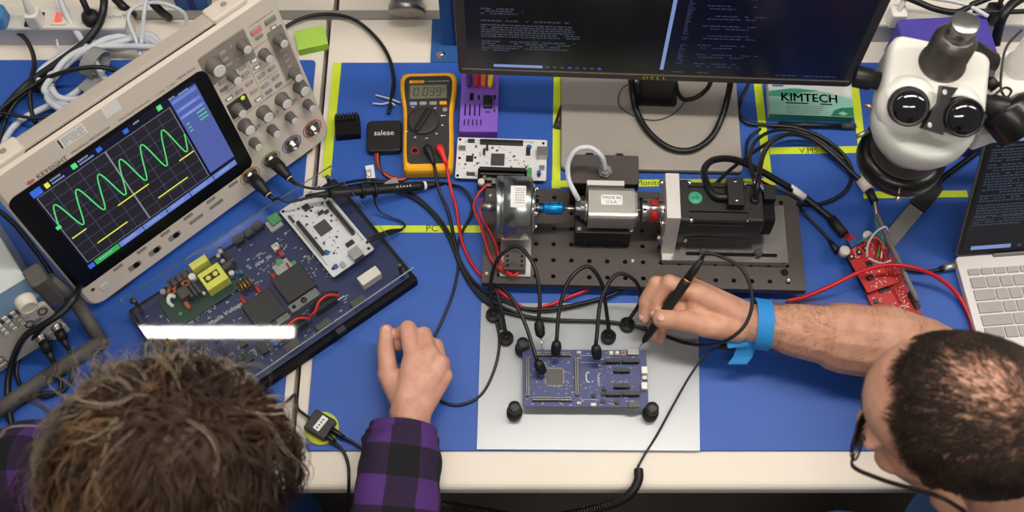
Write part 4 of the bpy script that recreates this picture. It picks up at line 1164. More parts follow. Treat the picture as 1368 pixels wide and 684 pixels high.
# upright mounting plate on a slotted base
u0, u1 = rx(890, 11.5, 250), rx(908, 11.5, 250)
t = rig('motor_mount', 'upright aluminium motor mount on a pale slotted base plate', 'mount')
rpart('upright', 'alu_white', lambda b: b.rings([[(x, y, z) for y, z in ((SY+4.0, Z1+1.2), (SY+4.0, 11.4), (SY-2.9, 11.4), (SY-4.4, Z1+1.2))] for x in (u0, u1)], smooth=False), t)
p0 = rx(884, Z1+1.2, 335); p1 = rx(1052, Z1+1.2, 335)
rpart('base', 'base_polished', lambda b: b.bx(p0, p1, SY-5.4, SY+3.6, Z1, Z1+1.2), t)
rpart('slot', 'black_matte', lambda b: b.rr(rx(1037, 3.7, 323)-rx(915, 3.7, 323), .55, Z1+1.2, Z1+1.205, .27, 0, (rx(1037, 3.7, 323)+rx(915, 3.7, 323))/2, SY-4.3), t)
for px in (939, 1012):
    rpart('slot_bolt', 'dark_grey', lambda b: b.lathe([(.55, Z1+1.2), (.55, Z1+2.0), (.45, Z1+2.05), (.2, Z1+1.9)], p=(rx(px, 4.3, 322), SY-4.3, 0), n=14), t)
for z, yy in ((10.6, SY+2.9), (9.8, SY-2.9), (5.6, SY-3.0)):
    rpart('mount_bolt', 'chrome', lambda b: b.lathe([(.2, -.8), (.5, -.75), (.5, -.25), (.3, -.2), (.3, 0)], p=(u0, yy, z), axis=AX, n=10), t)
# servo motor
t = rig('servo_motor', 'black servo motor with a round teal sticker, right end of the rig', 'motor')
s0, s1 = u1+.05, rx(1020, SZ+3, 270)
fl = 1.1
rpart('flange', 'servo_black', lambda b: b.rings([[(x, SY+y, SZ+z) for y, z in B.rrect(6.6, 6.6, .5, 3)] for x in (s0, s0+fl)], smooth=False), t)
def body(b):
    prof = []
    for q in range(4):
        R_ = Matrix.Rotation(q*PI/2, 2)
        for y, z in ((3.0, -2.3), (2.75, -2.2), (2.75, -1.6), (3.0, -1.5), (3.0, 1.5), (2.75, 1.6), (2.75, 2.2), (3.0, 2.3), (3.0, 2.8), (2.8, 3.0)):
            v = R_ @ Vector((y, z)); prof.append(v)
    b.rings([[(x, SY+v.x, SZ+v.y) for v in prof] for x in (s0+fl, s1-2.2)], smooth=False)
rpart('body', 'servo_black', body, t)
rpart('rear_cap', 'servo_black', lambda b: b.rings([[(x, SY+y, SZ+z) for y, z in B.rrect(6.0-d, 6.0-d, .5, 3)] for x, d in ((s1-2.2, 0), (s1-.2, 0), (s1, .3))], smooth=False), t)
rpart('encoder_cap', 'black_matte', lambda b: b.rings([[(x, SY+y, SZ+z-.4) for y, z in B.rrect(4.4, 4.6, .8, 3)] for x in (s1, s1+1.7)], smooth=False), t)
for dy, dz in ((2.95, 2.95), (-2.95, 2.95), (-2.95, -2.95)):
    rpart('flange_bolt', 'chrome', lambda b: b.lathe([(.4, 0), (.4, .5), (.25, .6)], p=(s0+fl, SY+dy*.97, SZ+dz*.97), axis=AX, n=10), t)
    rpart('rear_screw', 'chrome', lambda b: b.ball((s1-2.3, SY+dy*.95, SZ+dz*.98), .2, 8, 6), t)
stx = rx(929, 11, 266)
sk = rpart('sticker', 'sticker_teal', lambda b: b.lathe([(.95, 3.0), (.95, 3.02), (.3, 3.02)], p=(stx, SY+.5, SZ), n=24), t)
rpart('lettering', 'ink', lambda b: b.text('#B', .9, stx, SY+.5, SZ+3.03), sk)
c0, c1 = rx(972, 12, 265), rx(994, 12, 265)
cb_ = rpart('connector_box', 'servo_black', lambda b: b.rr(c1-c0, 4.2, SZ+3, SZ+4.4, .2, .1, (c0+c1)/2, SY+.9), t)
for d in (-1.4, 1.5): rpart('box_screw', 'chrome', lambda b: b.lathe([(.24, SZ+4.4), (.24, SZ+4.5), (.1, SZ+4.5)], p=((c0+c1)/2, SY+.9+d, 0), n=10), cb_)
SERVO_A = RM @ Vector((c0+.1, SY+.3, SZ+3.7))
gx = rx(1008, 11, 268)
rpart('cable_grommet', 'black_rubber', lambda b: b.lathe([(.65, SZ+3), (.65, SZ+3.3), (.4, SZ+3.6)], p=(gx, SY+.3, 0), n=14), t)
SERVO_B = RM @ Vector((gx, SY+.3, SZ+3.5))
pc = rpart('plug', 'black_plastic', lambda b: b.bx(s1+.1, s1+1.7, SY+.4, SY+2.6, SZ+1.9, SZ+3.3), t)
for k, m in enumerate(('comp_red', 'comp_blue', 'print_white', 'comp_blue')):
    rpart('plug_wire', m, lambda b: b.tube([(s1+.2, SY+2.5-k*.3, SZ+3.0), (s1-.6, SY+2.9-k*.3, SZ+3.9), (s1-1.4, SY+2.6-k*.2, SZ+4.6)], .12, 6), pc)
# ------------------------------------------------------------------ grey metal plate, development board on posts, needle probes
mat('plate_grey', (166, 170, 174), .3, .2, noise=.03, nscale=6)
b = B()
P4 = [at(637, 600, .3), at(935, 602, .3), at(933, 405, .3), at(643, 405, .3)]
b.prism([(p.x, p.y) for p in P4], 0.0, .3)
tag(b.build('metal_plate', 'plate_grey'), 'pale grey metal plate on the mat under the development board', 'plate')
q = at(781.5, 505, 2.35)
t = thing('development_board', 'navy development board with a large square chip, held by black posts', 'circuit board', (q.x, q.y, 2.2), (0, 0, math.radians(-.3)))
dev = t
DW, DH = 16.6, 8.0
b = B(); b.rr(DW, DH, 0, .16, .3, .01); b.build('board', 'pcb_blue', t)
def dc(name, m, px, py, sx, sy, h, z0=.16, par=None, r=.04):
    x, y = on_top(t, px, py, z0+h)
    q = B(); q.rr(sx, sy, z0, z0+h, r, min(.03, h/3), x, y, n=2)
    return q.build(name, m, par or t), x, y
o, x, y = dc('processor', 'chip_grey', 741, 503, 2.15, 2.15, .16)
b = B()
for k in range(18):
    for s_ in (-1, 1):
        b.box((x-1.0+k*.118, y+s_*1.2, .2), (.06, .22, .06)); b.box((x+s_*1.2, y-1.0+k*.118, .2), (.22, .06, .06))
b.build('header_pins', 'comp_grey', o)
def header(px0, py0, px1, py1, vertical):
    x0, y0 = on_top(t, px0, py0, .5); x1, y1 = on_top(t, px1, py1, .5)
    b = B()
    if vertical: b.bx(x0-.28, x0+.28, y1, y0, .16, .4)
    else: b.bx(x0, x1, y0-.28, y0+.28, .16, .4)
    h = b.build('pin_header', 'chip_black', t); b = B()
    n = 24
    for k in range(n):
        for d in (-.14, .14):
            if vertical: b.bx(x0+d-.05, x0+d+.05, y1+(y0-y1)*(k+.3)/n, y1+(y0-y1)*(k+.7)/n, .4, .75)
            else: b.bx(x0+(x1-x0)*(k+.3)/n, x0+(x1-x0)*(k+.7)/n, y0+d-.05, y0+d+.05, .4, .75)
    b.build('header_pins', 'brushed', h)
header(705, 478, 705, 529, True); header(770, 478, 770, 528, True); header(713, 473, 763, 473, False); header(711, 533, 764, 533, False)
for px, py in ((829, 481), (829, 525)):
    dc('socket_row', 'black_plastic', px-10, py, 2.0, .55, .75); dc('socket_row', 'black_plastic', px+14, py, 2.3, .55, .75)
dc('connector', 'black_plastic', 831, 494, 2.1, .5, .7); dc('connector', 'black_plastic', 831, 515, 2.1, .5, .7)
for px in (816.5, 824.5, 833): 
    o, x, y = dc('push_button', 'comp_grey', px, 471.5, .62, .62, .3)
    q = B(); q.lathe([(.2, .46), (.2, .62), (.1, .62)], p=(x, y, 0), n=10); q.build('button_cap', 'comp_red' if px > 830 else 'white_plastic', o)
dc('switch_bank', 'comp_grey', 846, 470, 1.5, .75, .5); dc('switch_bank', 'chip_grey', 847, 540, 1.5, .8, .5)
for px, py in ((861, 494), (861, 515)): dc('terminal', 'white_plastic', px, py, .75, .95, .8)
dc('terminal', 'comp_cream', 861, 504, .6, .5, .5); dc('terminal', 'comp_cream', 793, 540, .7, .4, .4)
for px, py in ((793, 528), (806, 526), (806, 536), (824, 537), (807, 519), (807, 484)): dc('component', 'chip_black', px, py, .55, .5, .3)
for px, py in ((772, 470.5), (775, 470.5), (772, 538), (775, 538)): dc('jumper', 'comp_cream', px, py, .22, .35, .3)
b = B(); rnd = random.Random(5)
for k in range(150):
    x = rnd.uniform(-7.9, 7.9); y = rnd.uniform(-3.7, 3.7)
    if rnd.random() < .4: x = rnd.gauss(3.0, 1.0)
    if rnd.random() < .3: x = rnd.gauss(-4, 1.1); y = rnd.gauss(0, 1.1)
    if abs(x) > 8 or abs(y) > 3.8: continue
    b.box((x, y, .2), rnd.choice(((.22, .12, .08), (.12, .22, .08), (.3, .14, .06))))
b.build('small_components', 'smd_mix', t)
b = B()
x, y = on_top(t, 786, 504, .16); b.tube([(x+.3*math.cos(a), y+.7*math.sin(a), .17) for a in [math.radians(60+k*24) for k in range(11)]], .09, 5, 1)
x, y = on_top(t, 800, 508, .16); b.text('CHIPSEY', .42, x, y, .172, M=Matrix.Translation((x, y, 0)) @ Matrix.Rotation(PI/2, 4, 'Z') @ Matrix.Translation((-x, -y, 0)))
for y_ in (-3.0, 3.2, 2.2): ribbon(b, [(-.6, y_), (1.8, y_)], .04, .172)
for k in range(40):
    x = rnd.uniform(-8, 8); y = rnd.uniform(-3.8, 3.8); ribbon(b, [(x, y), (x+rnd.uniform(.15, .5), y)], .06, .171)
b.build('solder_print', 'print_white', t)
PPROF = [(1.0, 0), (1.05, .1), (1.05, 1.3), (.95, 1.4), (.7, 1.45), (.7, 1.95), (.85, 2.0), (.85, 3.0), (.8, 3.1), (.3, 3.12)]
for i, (px, py) in enumerate(((703, 461), (692, 540), (867, 541))):
    p = at(px, py, 3.4)
    p.x += (-.45 if i in (0, 1) else .45); p.y += (.35 if i in (0, 3) else -.35)
    h = thing('board_post', 'black cylinder post at the %s corner of the development board' % ('upper left', 'lower left', 'lower right', 'upper right')[i], 'post', (p.x, p.y, .3), group='posts of the development board')
    b = B(); b.lathe(PPROF[:6], n=18); b.build('magnet_base', 'black_rubber', h)
    b = B(); b.lathe(PPROF[5:], n=18); b.build('clamp_cap', 'dark_grey' if False else 'chip_black', h)
def probe(base, arc, bulb, tip, label, rb=.12):
    pb = at(*base)
    h = thing('needle_probe', label, 'probe', (pb.x, pb.y, .3), group='needle probes on the metal plate')
    b = B(); b.lathe([(1.0, 0), (1.05, .08), (1.05, .75), (.95, .85), (.45, .88), (.38, 1.5), (.2, 1.6)], n=20); b.build('magnet_base', 'chip_black', h)
    A = [Vector((pb.x, pb.y, 1.8))]+[at(*p) for p in arc]
    b0 = at(*bulb); tp = at(*tip); d = (tp-b0).normalized()
    A.append(b0-d*1.1)
    b = B(); b.tube(A, .27, 8, 7); b.build('flexible_arm', 'cable_black', h, True)
    b = B(); b.tube([b0-d*1.3, b0-d*.9, b0-d*.2, b0+d*.8, b0+d*1.2], [.3, .62, .72, .62, .2], 12, 4); b.build('holder', 'black_rubber', h, True)
    b = B(); b.cyl(b0+d*1.1, tp, .09, .03, 6); b.build('needle', 'chrome', h, True)
probe((659, 420, 1), ((655, 385, 4), (666, 345, 7.5), (690, 329, 9), (712, 352, 9), (721, 395, 7.5)), (721, 440, 5.0), (727, 482, 2.6), 'needle probe on the leftmost magnet base of the plate')
probe((676, 451, 1), ((668, 405, 4.5), (662, 382, 5.5), (672, 385, 6.5), (696, 420, 6.5)), (722, 491, 4.2), (728, 503, 2.7), 'needle probe pointing at the left side of the large square chip')
probe((813, 449, 1), ((810, 415, 4), (802, 375, 7.5), (785, 356, 9.2), (762, 372, 9), (748, 410, 7.5)), (743, 466, 5.0), (742, 486, 2.8), 'needle probe pointing at the top of the large square chip')
probe((838, 433, 1), ((855, 402, 4), (848, 375, 7.5), (826, 366, 9), (805, 395, 8)), (797, 471, 5.0), (800, 492, 2.6), 'needle probe above the middle of the development board, nearest the hand')

# ------------------------------------------------------------------ red controller board with wires
t = thing('red_board', 'stacked red circuit boards with two white capacitors, on the right of the mat', 'circuit board', (51.6, -4.3, 0), (0, 0, math.radians(20)))
redb = t
b = B(); b.rr(5.9, 13.2, .5, .66, .2, .01, .2, -.6); lo = b.build('lower_board', 'pcb_red', t)
b = B(); b.rr(5.9, 7.4, 1.6, 1.76, .2, .01, 0, 2.4); up = b.build('upper_board', 'pcb_red', t)
for x, y in ((-2.6, 5.6), (2.9, 5.6), (-2.4, -6.8), (2.9, -6.8)):
    b = B(); b.cyl((x, y, 0), (x, y, .5), .22, n=8); b.build('foot', 'black_plastic', t)
for x in (-2.6, 2.75):
    b = B(); b.bx(x-.25, x+.25, -.6, 5.4, .66, 1.6); b.build('stacking_header', 'black_plastic', t)
def rc(name, m, px, py, sx, sy, h, z0=1.76, par=None):
    x, y = on_top(t, px, py, z0+h); q = B(); q.rr(sx, sy, z0, z0+h, .04, min(.03, h/3), x, y, n=2); return q.build(name, m, par or up)
for px, py in ((1129, 334), (1160, 314)):
    x, y = on_top(t, px, py, 2.9); q = B(); q.lathe([(.72, 1.76), (.72, 2.85), (.64, 2.93), (.3, 2.93)], p=(x, y, 0), n=18); q.build('capacitor', 'comp_cream', up)
for px, py in ((1138, 343), (1148, 337), (1157, 332)): rc('transistor', 'chip_black', px, py, .7, .75, .15); rc('transistor_pad', 'white_plastic', px, py-.6, .3, .3, .2)
rc('driver_chip', 'chip_black', 1161, 352, .85, .85, .12); rc('chip', 'chip_black', 1163, 370, .8, .7, .4)
for k in range(3): rc('screw_terminal', 'comp_blue', 1139+k*5, 325-k*2.6, .8, .9, .8)
rc('processor', 'chip_black', 1179, 383, 1.6, 1.6, .14, .66, lo); rc('button', 'chip_grey', 1162, 388, .7, .7, .3, .66, lo); rc('button', 'chip_grey', 1171, 402, .6, .6, .3, .66, lo)
rc('side_header', 'black_plastic', 1222, 400, .6, 2.6, .8, .66, lo)
b = B(); rnd = random.Random(8)
for k in range(70):
    x, y = rnd.uniform(-2.5, 2.5), rnd.uniform(-1, 5.6); b.box((x, y, 1.79), rnd.choice(((.2, .12, .08), (.12, .2, .08))))
for k in range(60):
    x, y = rnd.uniform(-2.4, 2.7), rnd.uniform(-6.8, -1.4); b.box((x, y, .7), rnd.choice(((.2, .12, .08), (.12, .2, .08), (.4, .1, .04))))
b.build('small_components', 'comp_cream', t)

# ------------------------------------------------------------------ video adapter
a_, c_ = at(1184, 326, .8), at(1252, 246, .8); d_ = (c_-a_).normalized(); an = math.atan2(d_.y, d_.x)
L_ = (c_-a_).length
t = thing('video_adapter', 'grey and black video cable adapter between the red board and the laptop', 'adapter', (a_.x, a_.y, 0), (0, 0, an))
b = B(); b.rr(L_*.56, 2.3, 0, 1.2, .2, .15, L_*.3, 0); b.build('grey_body', 'mid_grey', t)
b = B(); b.rr(L_*.4, 2.4, 0, 1.3, .3, .15, L_*.79, 0); b.build('plug', 'black_plastic', t)
b = B(); b.bx(-.9, .25, -.7, .7, .25, .85); b.build('socket_end', 'dark_steel', t)
I = WM[t.name].inverted()
b = B(); b.tube([(L_*.97, 0, .65), (L_*1.1, 0, .6)]+[I @ p for p in W((1286, 218, .6), (1320, 192, .6), (1380, 150, .6))], .42, 9); b.build('lead', 'cable_black', t)

# ------------------------------------------------------------------ laptop
mat('laptop_white', (226, 222, 222), .4, .1, noise=.02); mat('laptop_edge', (120, 118, 118), .4, .5); mat('keycap', (176, 168, 168), .55, noise=.03)
glow('laptop_screen', (12, 14, 22), 1.0); glow('laptop_text', (54, 62, 78), .9)
hl = at(1276, 343, 1.4)
LM = Matrix.Translation((hl.x, hl.y, 0)) @ Matrix.Rotation(math.radians(4.5), 4, 'Z')
t = thing('laptop', 'pale laptop with a dark terminal window, at the right edge', 'laptop', M=LM)
LW, LDp, LH = 30.2, 20.6, 20.4
b = B(); b.rr(LW, LDp, .15, 1.4, .6, .12, LW/2, -LDp/2, both=True); b.build('base', 'laptop_white', t)
best = min((( (lambda q: (q[0]-1302)**2+(q[1]-192)**2)( (lambda v: (684+FPX*v.x/v.dot(FW), 342-FPX*v.dot(UPV)/v.dot(FW)))(LM @ Vector((0, LH*math.sin(a), 1.4+LH*math.cos(a)))-CAM)), a) for a in [math.radians(k*.5) for k in range(0, 100)]))
la_ = best[1]
LX = Matrix.Translation((0, 0, 1.45)) @ Matrix.Rotation(-la_, 4, 'X') @ FACE      # lid plane: (u, v up, out)
b = B(); b.X = LX; b.rr(LW, LH, -.5, 0, .6, .05, LW/2, LH/2); lid = b.build('lid', 'laptop_edge', t)
b = B(); b.X = LX; b.rr(LW-.3, LH-.3, 0, .04, .5, 0, LW/2, LH/2); b.build('bezel', 'scope_black', lid)
b = B(); b.X = LX; b.bx(.7, LW-.7, .9, LH-.7, .03, .06); ls = b.build('screen', 'laptop_screen', lid)
b = B(); b.X = LX; b.bx(.7, LW-.7, LH-1.5, LH-.9, .05, .075); b.build('title_bar', 'screen_bar', ls)
b = B(); b.X = LX; b.bx(1.9, 7.6, 1.05, 1.7, .05, .075); b.build('search_bar', 'screen_bar', ls)
for k in range(7):
    b = B(); b.X = LX; b.bx(8.6+k*1.1, 9.1+k*1.1, 1.15, 1.6, .05, .075); b.build('task_icon', 'hook_orange' if k == 4 else 'screen_text', ls)
b = B(); b.X = LX @ Matrix.Translation((0, 0, .03))
for z0, n, wd, rg in ((18.2, 1, 13, .2), (17.6, 5, 11.5, .05), (15.2, 3, 12.5, .4), (13.8, 8, 12, .05), (10.2, 3, 12.5, .4), (8.6, 5, 11.5, .05), (6.6, 4, 11, .4)):
    scribble(b, 1.2, z0, n, wd, .44, .42, int(z0*10), ragged=rg, dens=.9)
b.build('screen_print', 'laptop_text', ls)
b = B(); b.rr(7.4, .5, 1.4, 1.75, .2, .08, 9.0, -.25); b.build('hinge', 'laptop_edge', t)
def key(w_, d, x, y):
    q = B(); q.rr(w_, d, 1.4, 1.62, .15, .06); k = q.build('key', 'keycap', t); k.location = Vector((x, y, 0))*S
    return k
std = None
rows = [(-2.6, .95, [1.65]*16), (-4.25, 1.6, [2.1]+[1.68]*12+[2.4]), (-6.15, 1.6, [2.9]+[1.68]*13), (-8.05, 1.6, [3.4]+[1.68]*11+[3.2]), (-9.95, 1.6, [4.3]+[1.68]*10+[3.6]), (-11.8, 1.6, [2.6, 1.68, 1.68, 1.68, 8.6, 1.68, 1.68, 1.68, 1.68, 1.68])]
cache = {}
for y, d, ws in rows:
    x = 1.15
    for w_ in ws:
        if x+w_ > LW-.9: break
        if (w_, d) in cache: share(cache[(w_, d)], 'key', t, (x+w_/2, y, 0))
        else: cache[(w_, d)] = key(w_, d, x+w_/2, y)
        x += w_+.2
b = B(); b.rr(10, 6, 1.4, 1.41, .3, 0, LW/2, -16.6); b.build('touch_pad', 'keycap', t)

# ------------------------------------------------------------------ blue-purple case behind the microscope
mat('case_purple', (78, 66, 168), .55, noise=.04)
c1_, c2_ = at(1205, 26, 7), at(1322, 20, 7)
an = math.atan2(c2_.y-c1_.y, c2_.x-c1_.x)
t = thing('storage_case', 'blue-purple case behind the microscope', 'case', ((c1_.x+c2_.x)/2, (c1_.y+c2_.y)/2-10.2, -.0), (0, 0, an))
b = B(); b.rr(13.6, 20.4, 0, 6.0, .8, .2); b.build('lower_shell', 'case_purple', t)
b = B(); b.rr(13.8, 20.6, 6.05, 7.0, .8, .3); b.build('lid', 'case_purple', t)
b = B(); b.rr(2.4, .5, 4.6, 6.6, .1, .05, -2.5, -10.4); b.build('latch', 'case_purple', t)

# ------------------------------------------------------------------ stereo microscope
mat('scope_white', (232, 229, 222), .28, noise=.02, coat=.3)
mat('scope_white_dull', (205, 208, 202), .4, noise=.02)
mat('tube_bronze', (112, 106, 100), .35, .8, noise=.06)
mat('eyepiece_black', (14, 14, 15), .3, noise=0)
mat('lens_dark', (10, 9, 16), .04, noise=0, coat=1.0)
SMX = Matrix.Translation((49.0, 3.1, 0)) @ Matrix.Rotation(math.radians(-15), 4, 'Z')
t = thing('stereo_microscope', 'white stereo microscope with two black eyepieces over the right of the mat', 'microscope', M=SMX)
b = B(); b.lathe([(3.2, 21.0), (5.2, 21.0), (5.4, 21.3), (5.4, 23.0), (4.9, 23.6), (3.4, 23.8), (3.2, 23.0)], n=40); rl = b.build('ring_light', 'eyepiece_black', t)
b = B(); b.lathe([(4.3, 23.78), (4.35, 23.85), (4.2, 23.86)], n=36); b.build('ring_groove', 'dark_grey', rl)
b = B(); b.cyl((.1, -4.9, 23.3), (.1, -6.3, 23.0), .12, n=8); b.cyl((.1, -6.1, 23.0), (.1, -7.0, 22.9), .3, n=10); b.build('clamp_screw', 'steel', rl)
b = B(); b.lathe([(2.8, 23.5), (3.0, 25.5), (3.6, 26.2), (5.2, 27.6), (6.0, 29.4), (6.1, 31.2), (5.6, 32)], n=40); b.build('lower_housing', 'scope_white_dull', t)
b = B()
L = []
for z, w_, d, cy, r in ((29.5, 11.4, 9.4, 2.6, 1.6), (30.3, 12.2, 10.4, 2.4, 1.7), (33.6, 12.0, 10.2, 2.4, 1.6), (34.7, 11.5, 9.6, 2.6, 1.4), (35.0, 10.6, 8.6, 2.8, 1.1)):
    L.append([(x, y, z) for x, y in B.rrect(w_, d, r, 5, 0, cy+.9)])
b.rings(L)
b.build('head_housing', 'scope_white', t)
for k, (lx, tilt) in enumerate(((-3.15, -.1), (3.15, .12))):
    ax = Vector((tilt, -.62, .78)).normalized()
    lens_p = Vector((lx, -2.9 if k == 0 else -2.75, 36.4))
    p0 = lens_p-ax*6.2
    b = B(); b.lathe([(3.5, -1.5), (3.6, 0), (3.55, 2.2), (3.2, 3.2), (2.5, 3.6)], p=p0, axis=ax, n=32); b.build('eyepiece_tube', 'scope_white', t)
    b = B(); b.lathe([(2.25, 3.4), (2.3, 4.2), (2.15, 4.25), (2.15, 4.9), (2.25, 5.0), (2.28, 5.9), (2.2, 6.2), (2.05, 6.28), (1.95, 6.1)], p=p0, axis=ax, n=36); ep = b.build('eyepiece', 'eyepiece_black', t)
    b = B(); b.lathe([(1.97, 6.0), (1.75, 6.25), (1.3, 6.5), (.7, 6.66), (.05, 6.7)], p=p0, axis=ax, n=30); b.build('lens', 'lens_dark', ep)
    b = B()
    for j in range(22):
        a = 2*PI*j/22; A = ax.orthogonal().normalized(); Bv = ax.cross(A); c = p0+ax*3.85+A*(2.3*math.cos(a))+Bv*(2.3*math.sin(a)); b.ball(c, .09, 5, 4)
    b.build('dots', 'print_white', ep)
BPX = WM[t.name].inverted() @ Matrix.Translation(at(1261, 146, 36.2)) @ Matrix.Rotation(math.radians(-10), 4, 'Z') @ Matrix.Rotation(math.radians(36), 4, 'X')
b = B(); b.X = BPX; b.prism([(-.75, 2.6), (1.1, 2.6), (.45, 1.2), (.55, -2.9), (-1.9, -2.5), (-1.3, -.6), (-.6, .6)], -1.5, 0); pp = b.build('bridge_plate', 'black_plastic', t)
for x, y in ((-.3, 1.9), (-1.2, -2.0)):
    b = B(); b.X = BPX; b.lathe([(.3, 0), (.3, .15), (.12, .15), (.1, .05)], p=(x, y, 0), n=12); b.build('screw', 'chrome', pp)
b = B(); b.lathe([(2.75, 34.6), (2.75, 35.4), (2.5, 35.5), (2.5, 39.6), (2.35, 39.8), (1.9, 40.6), (1.75, 40.65)], p=(.2, 5.2, 0), n=32); pt_ = b.build('photo_tube', 'tube_bronze', t)
b = B(); b.lathe([(1.7, 40.5), (1.35, 40.7), (1.35, 42.0), (1.6, 42.05), (1.6, 42.7), (1.5, 42.8), (.3, 42.8)], p=(.2, 5.2, 0), n=28); b.build('tube_cap', 'steel', pt_)
b = B(); b.lathe([(1.25, -1.6), (1.35, -1.5), (1.35, .4), (1.1, .5), (1.1, 2.2)], p=(-7.4, 3.0, 32.2), axis=(1, 0, 0), n=24, flute=.08, fr=(1, 2)); b.build('zoom_knob', 'black_plastic', t)
b = B(); b.lathe([(1.25, 1.6), (1.35, 1.5), (1.35, -.4), (1.1, -.5), (1.1, -2.2)], p=(7.4, 3.0, 32.2), axis=(1, 0, 0), n=24, flute=.08, fr=(1, 2)); b.build('zoom_knob', 'black_plastic', t)
b = B(); b.cyl((-7.0, .3, 30.6), (-5.8, .3, 30.6), .35, n=10); b.build('lock_screw', 'steel', t)
b = B(); b.cyl((-6.9, -2.6, 28.0), (-5.6, -1.6, 28.4), .3, n=10); b.build('lock_screw', 'steel', t)
# arm, focus knob and boom
I = WM[t.name].inverted()
def mp(name, m, fn, par=None):
    b = B(); fn(b); b.v = [I @ v for v in b.v]; return b.build(name, m, par or t)
def arm(b):
    b.X = Matrix.Translation(at(1342, 108, 29)) @ Matrix.Rotation(math.radians(22), 4, 'Z'); b.rr(13, 7.5, -3.5, 0, .8, .3)
mp('focus_arm', 'scope_white', arm)
def arm2(b):
    b.X = Matrix.Translation(at(1316, 160, 27)) @ Matrix.Rotation(math.radians(22), 4, 'Z'); b.rr(4, 4, -3, 0, .5, .2)
mp('focus_block', 'scope_white_dull', arm2)
p_ = at(1340, 143, 31); ax_ = Vector((.52, -.62, -.25)).normalized()
mp('focus_knob', 'eyepiece_black', lambda b: b.lathe([(2.2, -.3), (2.9, 0), (3.05, .5), (3.05, 3.6), (2.8, 4.0), (1.0, 4.1)], p=p_, axis=ax_, n=36, flute=.05, fr=(2, 3)))
p2_ = at(1364, 84, 30)
mp('stand_column', 'scope_white', lambda b: b.lathe([(1.9, -3), (1.9, 0), (1.5, .3), (1.5, 6), (1.3, 6.4), (.4, 6.4)], p=p2_, n=28))
mp('boom', 'black_plastic', lambda b: b.tube([at(1262, 62, 33), at(1288, 68, 32), at(1320, 88, 30)], 1.9, 16, 1))
mp('side_clamp', 'black_plastic', lambda b: (b.tube([at(1308, 92, 31), at(1318, 104, 31), at(1330, 118, 30.5)], .75, 8, 2), b.tube([at(1318, 104, 31.2), at(1324, 98, 32.5)], .5, 8, 1), b.tube([at(1309, 92, 31.2), at(1314, 88, 32.5)], .5, 8, 1)))
mp('side_clamp_rod', 'dark_steel', lambda b: b.tube([at(1300, 128, 31), at(1330, 135, 31)], .6, 10, 1))
mp('thin_lead', 'cable_black', lambda b: b.tube(W((1365, 40, 34), (1345, 62, 33), (1338, 95, 32), (1338, 122, 31), (1345, 130, 31), (1351, 122, 31.5), (1344, 117, 32), (1330, 126, 32), (1322, 140, 31)), .16, 6))
# pillar on a foot, right of the picture
mp('pillar', 'scope_white_dull', lambda b: (b.cyl((88, 14, 1.8), (88, 14, 40), 2.0, n=24)))
mp('pillar_foot', 'scope_white_dull', lambda b: (setattr(b, 'X', Matrix.Translation((88, 12, 0))), b.rr(22, 24, 0, 1.8, 1.5, .3)))
a3 = at(1342, 108, 27.3)
mp('cross_arm', 'brushed', lambda b: b.cyl((a3.x, a3.y, 27.3), (90, 14, 27.3), 1.2, n=18))

# ------------------------------------------------------------------ back of the bench: power strips, posts, canister
mat('strip_white', (226, 221, 212), .5, noise=.02); mat('strip_front', (176, 178, 190), .5, noise=.03)
glow('neon_red', (255, 70, 60), 1.0, (200, 90, 80))
def strip(x0, x1, y0, y1, label):
    t = thing('power_strip', label, 'power strip', ((x0+x1)/2, (y0+y1)/2, -.35))
    b = B(); b.bx(-(x1-x0)/2, (x1-x0)/2, -(y1-y0)/2+.15, (y1-y0)/2, 0, 4.2); b.build('housing', 'strip_white', t)
    b = B(); b.bx(-(x1-x0)/2, (x1-x0)/2, -(y1-y0)/2, -(y1-y0)/2+.15, .1, 4.0); b.build('front_plate', 'strip_front', t)
    return t
t = strip(-96, -59.6, 37.0, 41.2, 'white power strip along the back of the left bench')
ps1 = t
for px in (47, 122, 10, 85): pass
x, y = on_top(t, 46, 26, 4.25)
b = B(); b.rr(2.8, 2.8, 4.2, 4.28, .2, .02, x, y); b.build('socket', 'black_plastic', t)
x, y = on_top(t, 122, 22, 4.25)
b = B(); b.rr(2.8, 2.8, 4.2, 4.28, .2, .02, x, y); b.build('socket', 'strip_front', t)
x, y = on_top(t, 79, 24, 4.4)
b = B(); b.rr(2.6, 2.6, 4.2, 4.5, .3, .08, x, y); sw = b.build('switch_frame', 'comp_cream', t)
b = B(); b.rr(1.1, 1.8, 4.5, 4.75, .2, .08, x, y); b.build('lit_switch', 'neon_red', sw)
x, y = on_top(t, 150, 22, 4.3); b = B(); rnd = random.Random(6)
for k in range(9):
    ribbon(b, [(x-2.2+k*.5, y-.4), (x-2.0+k*.5+rnd.uniform(-.1, .2), y+rnd.uniform(.1, .7)), (x-1.8+k*.5, y-rnd.uniform(-.2, .4))], .1, 4.21)
b.build('print', 'print_grey', t)
p = at(46, 24, 5.0)
t = thing('mains_plug', 'white mains plug standing in the black socket of the power strip', 'plug', (p.x, p.y, 3.95))
b = B(); b.rr(2.2, 2.3, 0, 2.6, .5, .2); b.build('body', 'white_plastic', t)
b = B(); b.tube([(0, 0, 2.5), (0, .1, 4.2), (-.1, .6, 6.5), (-.4, 2.0, 9.5)], [.75, .6, .4, .35, .3], 10); b.build('lead', 'white_plastic', t)
p = at(121, 23, 4.8)
t = thing('mains_plug', 'black round mains plug in the power strip', 'plug', (p.x, p.y, 3.95))
b = B(); b.lathe([(1.35, 0), (1.4, .8), (1.2, 1.5), (.7, 1.8)], n=18); b.build('body', 'black_rubber', t)
